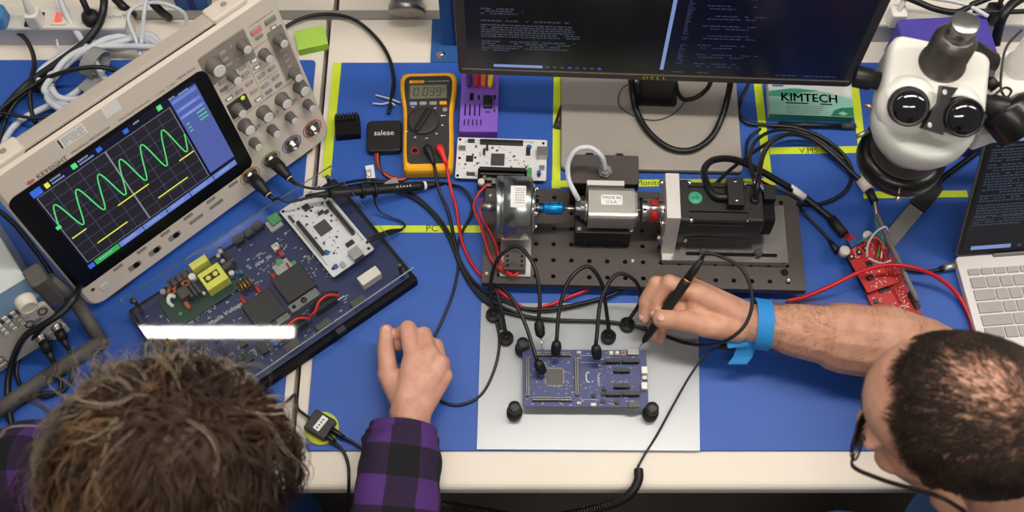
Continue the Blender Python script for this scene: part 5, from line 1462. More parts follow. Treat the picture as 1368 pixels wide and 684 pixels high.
b = B(); b.tube([(0, 0, 1.4), (-.2, .5, 2.6), (-.9, 2, 4.2), (-2.6, 5, 5.5)], .5, 9); b.build('lead', 'cable_black', t)
p = at(-3, 24, 4.8)
t = thing('mains_plug', 'blue mains plug at the left edge of the power strip', 'plug', (p.x, p.y, 3.95))
mat('plug_blue', (70, 130, 190), .45)
b = B(); b.rr(2.8, 3.2, 0, 2.4, .8, .3); b.build('body', 'plug_blue', t)
b = B(); b.tube([(0, .3, 2.3), (-.3, 1.0, 4), (-1.6, 3, 6)], .4, 8); b.build('lead', 'plug_blue', t)
t = strip(54.5, 98, 37.6, 41.6, 'beige power strip behind the storage case')
for px, py, m, nm in ((1200, 18, 'white_plastic', 'white mains plug beside the storage case'), (1330, 14, 'black_rubber', 'black mains plug behind the storage case')):
    p = at(px, py, 6)
    h = thing('mains_plug', nm, 'plug', (p.x, max(p.y, 38.4), 3.85))
    b = B(); b.rr(2.4, 2.4, 0, 2.8, .5, .2); b.build('body', m, h)
    b = B(); b.tube([(0, 0, 2.7), (.3, .6, 4), (1.2, 3, 5)], .4, 8); b.build('lead', m, h)
# blue upright posts
def post(x0, x1, y0, y1, label, flange):
    t = thing('bench_post', label, 'post', ((x0+x1)/2, (y0+y1)/2, -.35))
    zb = -.05 if flange else -.35
    if flange:
        b = B(); b.bx(*flange, -.35, -.05); fl_ = b.build('flange', 'frame_blue', t, True)
        bp = at(588.5, 73, .1)
        b = B(); b.lathe([(.75, -.05), (.75, .1), (.5, .12), (.5, .5), (.35, .55), (.1, .4)], p=(bp.x, bp.y, 0), n=12); b.build('bolt', 'chrome', fl_, True)
    b = B(); b.bx(x0, x1, y0, y1, zb, 70); b.build('upright', 'frame_blue', t, True)
    b = B(); b.bx((x0+x1)/2-.5, (x0+x1)/2+.5, y0-.06, y0, zb, 70); b.build('slot', 'mat_edge', t, True)
post(-10.9, -6.4, 36.8, 41, 'blue steel upright with a bolted foot behind the monitor corner', (-12.7, -5, 33.7, 41.9))
post(-53.4, -48.2, 43.85-.05+.0, 47.5, 'blue steel upright behind the oscilloscope handle', None)
p = at(543, 12, 4.0)
t = thing('metal_canister', 'round grey metal canister lying behind the grey rail', 'canister', (p.x, p.y+1.6, -.35))
mat('canister_end', (168, 162, 152), .45, .4)
ax_ = Vector((0, .8, .35)).normalized()
b = B(); b.lathe([(2.7, 0), (2.9, .1), (2.9, 1.2), (2.6, 1.3), (2.6, 6), (2.3, 6.2)], p=(0, -1.6, 3.4), axis=ax_, n=36); b.build('body', 'brushed', t)
b = B(); b.lathe([(2.6, -.04), (2.6, .02), (1, .02)], p=(0, -1.6, 3.4), axis=ax_, n=36); b.build('end_plate', 'canister_end', t)
b = B(); b.bx(-1.5, 1.5, 0, 3.5, 0, 2.2); b.build('cradle', 'dark_grey', t)
# ------------------------------------------------------------------ people
def skin(name, c, c2, red):
    m = mat(name, c, .5, noise=.05, nscale=45, c2=c2, bump=.35, bscale=700)
    p = m.node_tree.nodes['Principled BSDF']
    p.inputs['Subsurface Weight'].default_value = .12
    p.inputs['Subsurface Radius'].default_value = (1.0, .35, .2)
    p.inputs['Subsurface Scale'].default_value = .006
    return m
skin('skin_man', (204, 148, 122), (216, 164, 138), 0)
skin('skin_woman', (206, 150, 128), (218, 168, 146), 0)
skin('skin_arm', (196, 144, 112), (212, 166, 136), 0)
mat('nail', (226, 178, 160), .3, noise=.02)
mat('hair_brown', (44, 33, 27), .5, noise=.3, nscale=40, c2=(62, 46, 36))
mat('hair_curly', (36, 24, 18), .42, noise=.25, nscale=9, c2=(74, 52, 38))
mat('hair_back', (96, 70, 48), .42, noise=.25, nscale=12, c2=(160, 124, 88))
mat('hair_lit', (128, 112, 94), .4, noise=.25, nscale=12, c2=(184, 168, 146))  # light on the upper-left locks, put into a paler strand colour
mat('arm_hair', (120, 82, 56), .6, noise=.1)
mat('shirt_blue', (40, 82, 130), .85, noise=.12, nscale=40, bump=.4, bscale=300)
mat('eye_white', (230, 226, 222), .2, noise=0); mat('lip', (176, 100, 90), .5)
mat('trousers', (30, 36, 58), .9, noise=.15, nscale=50)
def cap_(b, p0, p1, r0, r1, n=14):
    """closed tapered capsule"""
    p0 = Vector(p0); p1 = Vector(p1); d = (p1-p0); L_ = d.length
    if L_ < 1e-4: return b.ball(p0, max(r0, r1), n, 8)
    d /= L_; prof = []
    for k in range(4): a = PI/2*k/4; prof.append((r0*math.sin(a)+.001, -r0*math.cos(a)))
    for k in range(5): a = PI/2*k/4; prof.append((r1*math.cos(a)+.001, L_+r1*math.sin(a)))
    return b.lathe(prof, p=p0, axis=d, n=n)
def chain(b, pts, rs):
    for i in range(len(pts)-1): cap_(b, pts[i], pts[i+1], rs[i], rs[i+1])
def fuse(b, name, m, parent, voxel, sm=8, world=True, fac=.5):
    """overlapping volumes become one continuous skin"""
    me = bpy.data.meshes.new('raw'); me.from_pydata([tuple(v*S) for v in b.v], [], b.f); me.update()
    o = bpy.data.objects.new('raw', me); COL.objects.link(o)
    r = o.modifiers.new('r', 'REMESH'); r.mode = 'VOXEL'; r.voxel_size = voxel*S; r.use_smooth_shade = True
    s_ = o.modifiers.new('s', 'SMOOTH'); s_.factor = fac; s_.iterations = sm
    dg = bpy.context.evaluated_depsgraph_get()
    nm = bpy.data.meshes.new_from_object(o.evaluated_get(dg))
    bpy.data.objects.remove(o); bpy.data.meshes.remove(me)
    nm.name = name
    nm.materials.clear(); nm.materials.append(MATS[m])
    if parent is not None: nm.transform(Matrix.Translation(-WM[parent.name].translation*S))
    for p in nm.polygons: p.use_smooth = True
    ob = bpy.data.objects.new(name, nm); COL.objects.link(ob)
    if parent is not None: ob.parent = parent; WM[ob.name] = WM[parent.name]
    return ob
class Frame:
    def __init__(s, c, f, up=(0, 0, 1)):
        s.c = Vector(c); s.f = Vector(f).normalized(); s.l = Vector(up).cross(s.f).normalized(); s.u = s.f.cross(s.l)
        s.M = Matrix((s.f, s.l, s.u)).transposed()
    def p(s, a, b_, c_): return s.c+s.f*a+s.l*b_+s.u*c_
def head(b, H, female=False):
    k = .94 if female else 1.0
    b.ball(H.p(-.6*k, 0, 1.0*k), (9.6*k, 7.6*k, 8.6*k), 28, 18, H.M)       # cranium
    b.ball(H.p(3.2*k, 0, -4.6*k), (6.0*k, 6.2*k, 7.0*k), 22, 14, H.M)      # face
    b.ball(H.p(3.4*k, 0, 2.2*k), (6.2*k, 6.4*k, 5.6*k), 22, 14, H.M)      # forehead
    b.ball(H.p(5.6*k, 0, -9.2*k), (3.6*k, 4.2*k, 2.8*k), 18, 12, H.M)      # chin
    cap_(b, H.p(8.6*k, 0, -2.2*k), H.p(10.6*k, 0, -6.0*k), .8*k, 1.25*k)   # nose
    for s_ in (-1, 1):
        b.ball(H.p(10.0*k, s_*1.1*k, -6.1*k), .75*k, 10, 7)                # nostrils
        b.ball(H.p(7.9*k, s_*3.2*k, -1.4*k), (1.4, 2.4, .9), 12, 8, H.M)   # brow
        b.ball(H.p(-.6*k, s_*7.7*k, -3.6*k), (1.9*k, .75*k, 3.2*k), 14, 10, H.M)  # ear
        b.ball(H.p(6.2*k, s_*4.0*k, -5.0*k), (2.2*k, 1.9*k, 1.6*k), 12, 8, H.M)   # cheek
    cap_(b, H.p(8.9*k, -1.6*k, -8.0*k), H.p(8.9*k, 1.6*k, -8.0*k), .75, .75)      # lips
def eyes(H, t, female=False):
    k = .94 if female else 1.0
    for s_ in (-1, 1):
        b = B(); b.ball(H.p(8.2*k, s_*3.2*k, -2.9*k), 1.15, 14, 9); e = b.build('eye', 'eye_white', t, True)
        b = B(); b.ball(H.p(9.15*k, s_*3.2*k, -3.0*k), .42, 10, 7); b.build('iris', 'chip_black', e, True)
    b = B(); b.tube([H.p(9.4*k, -2.0*k, -8.0*k), H.p(9.8*k, 0, -7.9*k), H.p(9.4*k, 2.0*k, -8.0*k)], .4, 8); b.build('mouth', 'lip', t, True)

# ---- man at the right
t = thing('person', 'man with short dark hair in a blue shirt, reaching in from the right', 'person', (60, -62, -75))
man = t
HM = Frame((45.0, -35.6, 36.0), (-.80, .42, -.43))
b = B(); head(b, HM)
nb = Vector((56.5, -41, 20.5))
cap_(b, HM.p(-3.5, 0, -4.5), nb, 5.6, 6.4)
chest = Vector((60, -47, 9)); pel = Vector((63, -60, -26))
shR = Vector((59, -28, 15)); shL = Vector((64, -62, 14))
cap_(b, nb, nb+Vector((.5, -.5, -4)), 6.4, 6.6); cap_(b, nb+Vector((.5, -.5, -4)), chest, 6.5, 12); cap_(b, chest, pel, 13, 13)
elb = at(1225, 468, 6.2); wr = at(1003, 431, 7.0); elb_m = elb.copy(); wr_m = wr.copy()
cap_(b, nb+Vector((1, 1, -4.5)), shR, 5, 5); cap_(b, nb+Vector((1, -1, -4.5)), shL, 5, 5)
chain(b, [shR, shR.lerp(elb, .5)+Vector((0, 0, 1)), elb], [5.6, 5.4, 4.6])
fa = lambda k: elb.lerp(wr, k)
chain(b, [elb, fa(.2)+Vector((0, .1, .2)), fa(.45), fa(.75), fa(.93), wr], [4.8, 5.2, 4.7, 3.5, 2.8, 2.55])
chain(b, [shL, Vector((50, -66, -2)), Vector((36, -58, -10))], [5.6, 4.6, 3.4])
cap_(b, pel, Vector((26, -58, -28)), 9, 7.2); cap_(b, pel+Vector((0, -14, 0)), Vector((26, -72, -28)), 9, 7.2)
cap_(b, pel, pel+Vector((0, -14, 0)), 12, 12)
for y in (-58, -72): chain(b, [Vector((26, y, -28)), Vector((27, y, -50)), Vector((30, y, -70))], [6.8, 5.2, 4]); cap_(b, (31, y, -71.6), (15, y, -71.9), 3.3, 2.9)
# right hand around the pen
G = lambda px, py, z: at(px, py, z)
mcp = {'i': G(931, 392, 9.6), 'm': G(922, 384, 8.6), 'r': G(922, 394, 6.8), 'l': G(928, 412, 5.2)}
for k, r in (('i', 1.5), ('m', 1.5), ('r', 1.45), ('l', 1.35)):
    w_ = wr+Vector((-.6, {'i': .2, 'm': .9, 'r': .9, 'l': .2}[k], {'i': .6, 'm': .4, 'r': -.5, 'l': -.9}[k]))
    cap_(b, w_, mcp[k], 1.95, r)
cap_(b, wr, mcp['m'].lerp(mcp['l'], .5)+Vector((1.2, 0, 0)), 2.3, 1.9)
cap_(b, G(965, 415, 7.4), G(940, 410, 7.4), 2.3, 1.9)
chain(b, [mcp['i'], G(894, 377, 10.0), G(878, 399, 8.0), G(876, 419, 6.5)], [1.22, 1.1, .98, .84])
chain(b, [mcp['m'], G(876, 379, 8.8), G(862, 403, 6.9), G(861, 425, 5.2)], [1.22, 1.08, .96, .82])
chain(b, [mcp['r'], G(884, 396, 5.4), G(872, 425, 3.9), G(873, 448, 3.0)], [1.15, 1.02, .92, .8])
chain(b, [mcp['l'], G(898, 420, 3.6), G(884, 440, 2.6), G(882, 452, 2.3)], [1.05, .92, .84, .74])
chain(b, [wr+Vector((-2.2, -.9, .2)), G(942, 434, 8.0), G(911, 428, 8.6), G(884, 426, 7.6)], [2.0, 1.7, 1.42, 1.28])
cap_(b, G(945, 425, 7.6), G(930, 408, 8.4), 1.6, 1.4)
cap_(b, G(962, 420, 6.6), G(914, 412, 6.4), 2.2, 1.7); cap_(b, G(925, 424, 6.6), G(905, 408, 7.2), 1.6, 1.3)
fuse(b, 'body', 'skin_man', t, .2, 7)
thn = G(884, 424, 8.8)
b = B(); b.ball(thn, (.62, .5, .12), 12, 6, Matrix.Rotation(.2, 3, 'Z') @ Matrix.Rotation(-.25, 3, 'Y')); b.build('thumb_nail', 'nail', t, True)
for px, py, z in ((872, 420, 7.15), (856, 424, 5.8)):
    b = B(); b.ball(G(px, py, z), (.4, .5, .12), 10, 6, Matrix.Rotation(-.9, 3, 'Y') @ Matrix.Rotation(.5, 3, 'X')); b.build('finger_nail', 'nail', t, True)
eyes(HM, t)
# shirt with short sleeves
b = B()
cap_(b, nb+Vector((.5, 0, -4.5)), chest, 8.5, 15); cap_(b, chest, Vector((62, -56, -14)), 16, 17); cap_(b, chest, Vector((57, -50, -8)), 15.5, 14)
cap_(b, nb+Vector((1, 1, -3.5)), shR, 7.2, 6.6); cap_(b, nb+Vector((1, -1, -3.5)), shL, 7.2, 6.6)
cap_(b, shR, shR.lerp(elb, .42), 6.6, 6.4); cap_(b, shL, shL.lerp(Vector((50, -66, -2)), .7), 6.6, 6.2)
cap_(b, Vector((56, -50, 0)), Vector((43, -43.8, -5)), 10, 8.8); cap_(b, Vector((56, -52, -8)), Vector((43, -44.5, -16)), 10, 9)
fuse(b, 'shirt', 'shirt_blue', t, .6, 40)
b = B(); cap_(b, pel+Vector((0, 0, 0)), Vector((26, -58, -28)), 10, 8); cap_(b, pel+Vector((0, -14, 0)), Vector((26, -72, -28)), 10, 8); cap_(b, pel, pel+Vector((0, -14, 0)), 13, 13)
for y in (-58, -72): cap_(b, (26, y, -28), (30, y, -66), 7.8, 5.4)
fuse(b, 'trousers', 'trousers', t, .7, 5)
# hair
def strand(b, pts, r0, r1):
    n = len(pts); L = []; a = None
    for i, p in enumerate(pts):
        tt = (pts[min(i+1, n-1)]-pts[max(i-1, 0)])
        tt = tt.normalized() if tt.length > 1e-6 else Vector((0, 0, 1))
        if a is None: a = tt.orthogonal().normalized()
        else:
            a = a-tt*a.dot(tt); a = a.normalized() if a.length > 1e-6 else tt.orthogonal().normalized()
        c = tt.cross(a); r = r0+(r1-r0)*i/(n-1)
        L.append([p+a*(r*math.cos(q))+c*(r*math.sin(q)) for q in (0, 2.094, 4.189)])
    b.rings(L, False, False, True)
def scalp(H, d, k=1.0, off=0.0):
    """point on the cranium for a unit direction in head axes (forward, left, up)"""
    return H.p(-.6*k+d[0]*(9.6*k+off), d[1]*(7.6*k+off), 1.0*k+d[2]*(8.6*k+off))
def density(d):
    f, l, u = d
    lim = .62-.34*max(0, abs(l)-.45)*1.5           # hairline, receding at the temples
    if abs(l) < .6: lim = .60 if abs(l) < .22 else .50
    if f > lim: return 0
    low = -.30 if f > -.15 else -.62
    if f > .25: low = .12
    if abs(l) > .8 and -.0 < f < .28: low = -.42   # sideburns
    if u < low: return 0
    bald = math.exp(-(((f+.28)/.44)**2+(l/.46)**2))*(1 if u > .3 else 0)
    return max(.2, 1-.95*bald)
rnd = random.Random(21)
b = B(); cnt = 0
while cnt < 12500:
    v = Vector((rnd.gauss(0, 1), rnd.gauss(0, 1), rnd.gauss(0, 1))).normalized()
    dn = density(v)
    if rnd.random() > dn: continue
    cnt += 1
    p = scalp(HM, v, 1, -.05); nrm = (HM.f*v.x/9.6+HM.l*v.y/7.6+HM.u*v.z/8.6).normalized()
    # comb forward and down from the crown
    flow = (HM.f*(.9 if v.z > .2 else -.35)+HM.l*(v.y*.6)-HM.u*(.9 if v.z < .55 else .1)+Vector((rnd.gauss(0, .3), rnd.gauss(0, .3), rnd.gauss(0, .3))))
    flow = (flow-nrm*flow.dot(nrm)).normalized()
    L_ = rnd.uniform(.9, 1.7)*(.8 if v.z < .1 else 1)
    pts = [p, p+nrm*.22*L_+flow*.3*L_, p+nrm*.30*L_+flow*.68*L_, p+nrm*.26*L_+flow*1.0*L_]
    strand(b, pts, .05, .02)
b.build('hair', 'hair_brown', t, True)
for s_ in (-1, 1):
    b = B()
    for k in range(60):
        q = HM.p(8.9-rnd.random()*.6, s_*(1.6+3.2*rnd.random()), -.9+rnd.uniform(-.25, .25)); strand(b, [q, q+HM.l*s_*.5+HM.f*.15, q+HM.l*s_*.9-HM.u*.1], .05, .02)
    b.build('eyebrow', 'hair_brown', t, True)['kind'] = 'stuff'
b = B()
dirf = (wr-elb).normalized(); side = dirf.cross(Vector((0, 0, 1))).normalized()
for k in range(1500):
    q = rnd.uniform(.0, .9); r = 4.9 if q < .25 else 4.9-(q-.25)*3.2; a = rnd.uniform(-.3, PI+.3)
    up_ = side*math.cos(a)+Vector((0, 0, 1))*math.sin(a); p = fa(q)+up_*(r-.15)
    fl_ = (dirf*.5+side*rnd.uniform(-.6, .9)+Vector((rnd.gauss(0, .3), rnd.gauss(0, .3), 0))).normalized()
    strand(b, [p, p+up_*.3+fl_*.35, p+up_*.34+fl_*.85], .018, .008)
o = b.build('arm_hair', 'arm_hair', t, True); o['kind'] = 'stuff'
# eyeglasses
mat('glasses_frame', (40, 30, 30), .3, .3)
g = thing('eyeglasses', 'thin dark eyeglasses worn by the man', 'glasses', HM.p(9, 0, -3))
for s_ in (-1, 1):
    c = HM.p(9.9, s_*3.4, -3.2)
    b = B(); b.tube([c+HM.l*(2.8*math.cos(a))+HM.u*(1.9*math.sin(a))-HM.f*(.35*max(0, s_*math.cos(a))) for a in [2*PI*k/24 for k in range(25)]], .13, 6, 1, closed=True); b.build('rim', 'glasses_frame', g, True)
    b = B(); b.rings([[c+HM.l*(2.7*math.cos(a))+HM.u*(1.8*math.sin(a))+HM.f*d for a in [2*PI*k/24 for k in range(24)]] for d in (-.06, .06)], smooth=False); b.build('lens', 'lens_glass', g, True)
    b = B(); b.tube([HM.p(9.6, s_*6.2, -2.9), HM.p(9.2, s_*7.2, -2.7), HM.p(6.0, s_*7.9, -2.2), HM.p(-.5, s_*8.3, -1.2), HM.p(-2.4, s_*8.2, -3.2)], .16, 6, sy=1.6); b.build('temple_arm', 'glasses_frame', g, True)
b = B(); b.tube([HM.p(10.4, -.8, -2.8), HM.p(10.7, 0, -2.5), HM.p(10.4, .8, -2.8)], .12, 6); b.build('bridge', 'glasses_frame', g, True)

# ---- woman at the left
t = thing('person', 'person with curly brown hair in a purple and black plaid shirt, at the lower left', 'person', (-58, -62, -75))
wom = t
HW = Frame((-33.7, -39.4, 31.5), (.95, .06, -.32))
b = B(); head(b, HW, True)
nb = Vector((-43.5, -41.5, 16))
cap_(b, HW.p(-3.3, 0, -4.2), nb, 4.9, 5.4)
chest = Vector((-54, -47, 3)); pel = Vector((-66, -60, -27))
shL = Vector((-57.5, -34.5, 12)); shR = Vector((-43, -56, 9))
cap_(b, nb, chest, 6, 11); cap_(b, chest, pel, 12, 13)
cap_(b, nb+Vector((-1, 0, -3.5)), shL, 4.6, 4.6); cap_(b, nb+Vector((-1, 0, -3.5)), shR, 4.6, 4.4)
elb = Vector((-15.0, -48.5, 1.6)); wr = at(549, 552, 4.6)
chain(b, [shR, elb], [4.4, 3.0]); chain(b, [elb, elb.lerp(wr, .3), elb.lerp(wr, .7), wr], [3.0, 3.4, 3.1, 2.65])
chain(b, [shL, Vector((-67, -42, -8))], [5, 4.2])
cap_(b, pel, Vector((-26, -50, -28)), 9, 7); cap_(b, pel+Vector((0, -14, 0)), Vector((-26, -66, -28)), 9, 7); cap_(b, pel, pel+Vector((0, -14, 0)), 12, 12)
for y in (-50, -66): chain(b, [Vector((-26, y, -28)), Vector((-27, y, -50)), Vector((-30, y, -70))], [6.4, 5, 3.8]); cap_(b, (-31, y, -71.7), (-16, y, -72), 3.2, 2.8)
im, mm, rm, lm = G(552, 480, 6.6), G(573, 474, 6.4), G(587, 486, 5.7), G(592, 502, 4.6)
wv = wr
for q, r, dx in ((im, 1.45, -1.0), (mm, 1.45, -.2), (rm, 1.4, .5), (lm, 1.3, 1.0)):
    cap_(b, wv+Vector((dx, .3, .1)), q, 1.95, r)
cap_(b, wv+Vector((0, 1.5, -.1)), im.lerp(rm, .5)+Vector((0, -1.6, -1.2)), 2.5, 2.4)
cap_(b, G(535, 515, 4.6), G(570, 500, 4.2), 2.0, 2.2)
chain(b, [im, G(545, 439, 6.3), G(533, 447, 4.0), G(531, 462, 3.2)], [1.3, 1.18, 1.0, .85])
chain(b, [mm, G(566, 447, 5.4), G(553, 455, 3.2), G(551, 470, 2.4)], [1.3, 1.15, 1.0, .85])
chain(b, [rm, G(582, 462, 4.6), G(569, 470, 2.6), G(566, 484, 2.1)], [1.22, 1.08, .95, .82])
chain(b, [lm, G(592, 484, 3.6), G(580, 489, 2.0), G(575, 500, 1.7)], [1.12, 1.0, .88, .78])
chain(b, [G(538, 535, 4.2), G(519, 500, 4.9), G(515, 465, 5.0), G(516, 442, 4.7)], [1.9, 1.5, 1.18, .98])
fuse(b, 'body', 'skin_woman', t, .2, 7)
b = B(); b.ball(G(515.5, 440, 5.55), (.55, .7, .12), 12, 6); b.build('thumb_nail', 'nail', t, True)
eyes(HW, t, True)
# plaid shirt: purple and black checks follow the cloth
def plaid(name, s_):
    m = bpy.data.materials.new(name); m.use_nodes = True; nt = m.node_tree; p = nt.nodes['Principled BSDF']; p.inputs['Roughness'].default_value = .9
    uv = nt.nodes.new('ShaderNodeUVMap'); uv.uv_map = 'cloth'; sx = nt.nodes.new('ShaderNodeSeparateXYZ'); nt.links.new(uv.outputs[0], sx.inputs[0])
    def band(out):
        a = nt.nodes.new('ShaderNodeMath'); a.operation = 'FRACT'; nt.links.new(out, a.inputs[0])
        c = nt.nodes.new('ShaderNodeMath'); c.operation = 'LESS_THAN'; c.inputs[1].default_value = .5; nt.links.new(a.outputs[0], c.inputs[0]); return c.outputs[0]
    ad = nt.nodes.new('ShaderNodeMath'); ad.operation = 'ADD'; nt.links.new(band(sx.outputs[0]), ad.inputs[0]); nt.links.new(band(sx.outputs[1]), ad.inputs[1])
    hf = nt.nodes.new('ShaderNodeMath'); hf.operation = 'MULTIPLY'; hf.inputs[1].default_value = .5; nt.links.new(ad.outputs[0], hf.inputs[0])
    r = nt.nodes.new('ShaderNodeValToRGB'); r.color_ramp.interpolation = 'CONSTANT'
    e = r.color_ramp.elements; e[0].position = 0; e[0].color = rgb((80, 44, 116)); e[1].position = .4; e[1].color = rgb((42, 25, 58)); q = e.new(.8); q.color = rgb((14, 12, 17))
    nt.links.new(hf.outputs[0], r.inputs[0]); 
    tc = nt.nodes.new('ShaderNodeTexCoord'); nz = nt.nodes.new('ShaderNodeTexNoise'); nz.inputs['Scale'].default_value = 350; nt.links.new(tc.outputs['Object'], nz.inputs['Vector'])
    bp = nt.nodes.new('ShaderNodeBump'); bp.inputs['Strength'].default_value = .4; bp.inputs['Distance'].default_value = .001; nt.links.new(nz.outputs['Fac'], bp.inputs['Height']); nt.links.new(bp.outputs[0], p.inputs['Normal'])
    nt.links.new(r.outputs[0], p.inputs['Base Color']); MATS[name] = m
plaid('plaid', 1)
def cloth_uv(o, fn):
    me = o.data; l = me.uv_layers.new(name='cloth')
    for lp in me.loops:
        v = (o.matrix_world @ me.vertices[lp.vertex_index].co) if False else me.vertices[lp.vertex_index].co
        l.data[lp.index].uv = fn(v/S)
b = B()
cap_(b, nb+Vector((-1.5, 0, -4)), chest, 7.5, 13); cap_(b, chest, Vector((-63, -54, -18)), 14, 15)
cap_(b, nb+Vector((-1.5, 1, -3.5)), shL, 6.4, 6.2); cap_(b, nb+Vector((-1, -1, -3.5)), shR, 6.4, 6.2)
cap_(b, shL, Vector((-68, -42, -9)), 6.4, 5.8)
o = fuse(b, 'shirt', 'plaid', t, .5, 6)
off = WM[t.name].translation
cloth_uv(o, lambda v: ((v.x+off.x+.45*(v.z+off.z))/9.0, (v.y+off.y-.5*(v.z+off.z))/9.0))
# sleeve: a loose tube with folds and a cuff
cuf = at(539, 570, 4.8)
path = spline([shR+Vector((2, 0, 0)), shR.lerp(elb, .5)+Vector((0, -.4, 0)), elb+Vector((-.2, -.6, .3)), elb.lerp(cuf, .45)+Vector((-.4, 0, .4)), cuf+Vector((-.2, -2.5, 0)), cuf], 10)
L = []; a = None; acc = 0; uvs = []
N = len(path); NS = 36
for i, p in enumerate(path):
    if i: acc += (p-path[i-1]).length
    tt = (path[min(i+1, N-1)]-path[max(i-1, 0)]).normalized()
    if a is None: a = tt.cross(Vector((0, 0, 1))).normalized()
    else: a = (a-tt*a.dot(tt)).normalized()
    c = tt.cross(a); k = i/(N-1)
    r = 6.2-1.2*k if k < .6 else 5.5-(k-.6)/.4*1.0
    if k > .9: r = 4.4
    if k > .985: r = 4.35
    ring = []
    for j in range(NS):
        q = 2*PI*j/NS
        fold = 0 if k > .88 else .32*math.sin(3*q+k*22)*math.sin(k*31)+.2*math.sin(5*q-k*17)
        ring.append(p+a*((r+fold)*math.cos(q))+c*((r*.86+fold)*math.sin(q)))
    L.append(ring); uvs.append(acc)
for kk, r in ((N-1, 4.05), (N-4, 3.8)):
    tt = (path[N-1]-path[N-2]).normalized(); c = tt.cross(a)
    L.append([path[kk]+a*(r*math.cos(2*PI*j/NS))+c*(r*.84*math.sin(2*PI*j/NS)) for j in range(NS)]); uvs.append(acc+.2)
b = B(); b.rings(L, False, False, True)
o = b.build('sleeve', 'plaid', t, True)
l = o.data.uv_layers.new(name='cloth')
for lp in o.data.loops:
    i, j = divmod(lp.vertex_index, NS); l.data[lp.index].uv = (j/NS*4.0+.12, uvs[i]/7.4+.05)
for p in o.data.polygons:
    js = [v % NS for v in p.vertices]
    if max(js)-min(js) > 2:
        for li in p.loop_indices:
            if o.data.loops[li].vertex_index % NS == 0: l.data[li].uv.x += 4.0
b = B(); cap_(b, pel, Vector((-26, -50, -28)), 10, 8); cap_(b, pel+Vector((0, -14, 0)), Vector((-26, -66, -28)), 10, 8); cap_(b, pel, pel+Vector((0, -14, 0)), 13, 13)
for y in (-50, -66): cap_(b, (-26, y, -28), (-30, y, -66), 7.4, 5.2)
fuse(b, 'trousers', 'trousers', t, .7, 5)
# curly hair, parted along the crown
def curls(n, lenr, seed, name, m, sel, rad, lift):
    """wavy locks that leave the scalp, roll over the head and fall"""
    rnd = random.Random(seed); b = B(); c = 0; k = .94
    while c < n:
        v = Vector((rnd.gauss(0, 1), rnd.gauss(0, 1), rnd.gauss(0, 1))).normalized()
        if v.x > .80 or v.z < -.45 or (v.x > .45 and v.z < .15): continue
        if not sel(v, rnd): continue
        c += 1
        sd = (1 if v.y > .30+rnd.gauss(0, .10) else -1) if abs(v.y-.3) > .3 else rnd.uniform(-1, 1)
        L_ = rnd.uniform(*lenr); n_ = 22; ph = rnd.uniform(0, 6.28); om = rnd.uniform(.4, .85); amp = rnd.uniform(.3, .8)
        fwd = (.25 if v.x > .3 else -.1 if v.x > -.2 else -.6)+rnd.gauss(0, .25 if abs(v.y-.3) > .3 else .7); tw = rnd.choice((-1, 1))
        lk = lift*rnd.uniform(.7, 1.2); loc = Vector(v); step = L_/n_; pts = []
        for i in range(n_+1):
            u_ = i/n_
            nrm = Vector((loc.x/9.0, loc.y/7.1, loc.z/8.1)).normalized()
            flow = Vector((fwd*(1-u_), sd*.8, -.2-1.1*u_)); flow = flow-nrm*flow.dot(nrm)*(1 if loc.z > -.25 else .2)
            if flow.length < .05: flow = Vector((-.3, sd*.3, -1))
            flow.normalize()
            lf = lk*(.25+1.0*math.sin(min(u_*1.6, 1)*PI*.5))
            base = HW.p(-.6*k+loc.x*9.0, loc.y*7.1, 1.0*k+loc.z*8.1)
            wn = HW.f*nrm.x+HW.l*nrm.y+HW.u*nrm.z; wf = HW.f*flow.x+HW.l*flow.y+HW.u*flow.z
            bi = wn.cross(wf); aa = amp*min(1, u_*3+.15)
            pts.append(base+wn*(lf+aa*.8*math.sin(om*i+ph))+bi*(tw*aa*math.cos(om*i+ph))+Vector((0, 0, -1.0*u_*u_)))
            loc = loc+Vector((flow.x/9.0, flow.y/7.1, flow.z/8.1))*step
            if loc.z > -.35: loc = loc/loc.length
        strand(b, pts, rad, rad*.5)
        # companions make a lock
        for q in range(3):
            o_ = Vector((rnd.gauss(0, .22), rnd.gauss(0, .22), rnd.gauss(0, .22)))
            strand(b, [p+o_*(.3+1.2*i/n_) for i, p in enumerate(pts)], rad*.8, rad*.35)
    return b.build(name, m, wom, True)
b = B(); 
def capball(b):
    for (f, l_, u_, r) in ((-.8, 0, 1.0, (9.7, 9.0, 9.3)), (-4.5, 2.5, -3, (7.0, 8.0, 7.6)), (-4.5, -3, -3, (7.0, 8.5, 8.0)), (-2, -6.0, -3, (6.0, 4.2, 6.5)), (-2, 6.0, -3, (6.0, 4.2, 6.5))):
        b.ball(HW.p(f, l_, u_), r, 18, 12, HW.M)
capball(b)
o = fuse(b, 'hair_mass', 'hair_curly', wom, .5, 4); o['kind'] = 'stuff'
o = curls(2100, (7, 15), 4, 'hair', 'hair_curly', lambda v, r: True, .085, 2.5)
o = curls(520, (7, 14), 9, 'hair', 'hair_lit', lambda v, r: v.y > .45 and v.x < .6 and (v.z < .75 or v.x < -.2), .05, 3.2)
o = curls(420, (7, 13), 12, 'hair', 'hair_back', lambda v, r: v.x < -.4 and v.y > -.75, .065, 2.9)
o = curls(60, (10, 17), 15, 'hair', 'hair_lit', lambda v, r: v.x < .1 and v.y > .35, .022, 5.0)
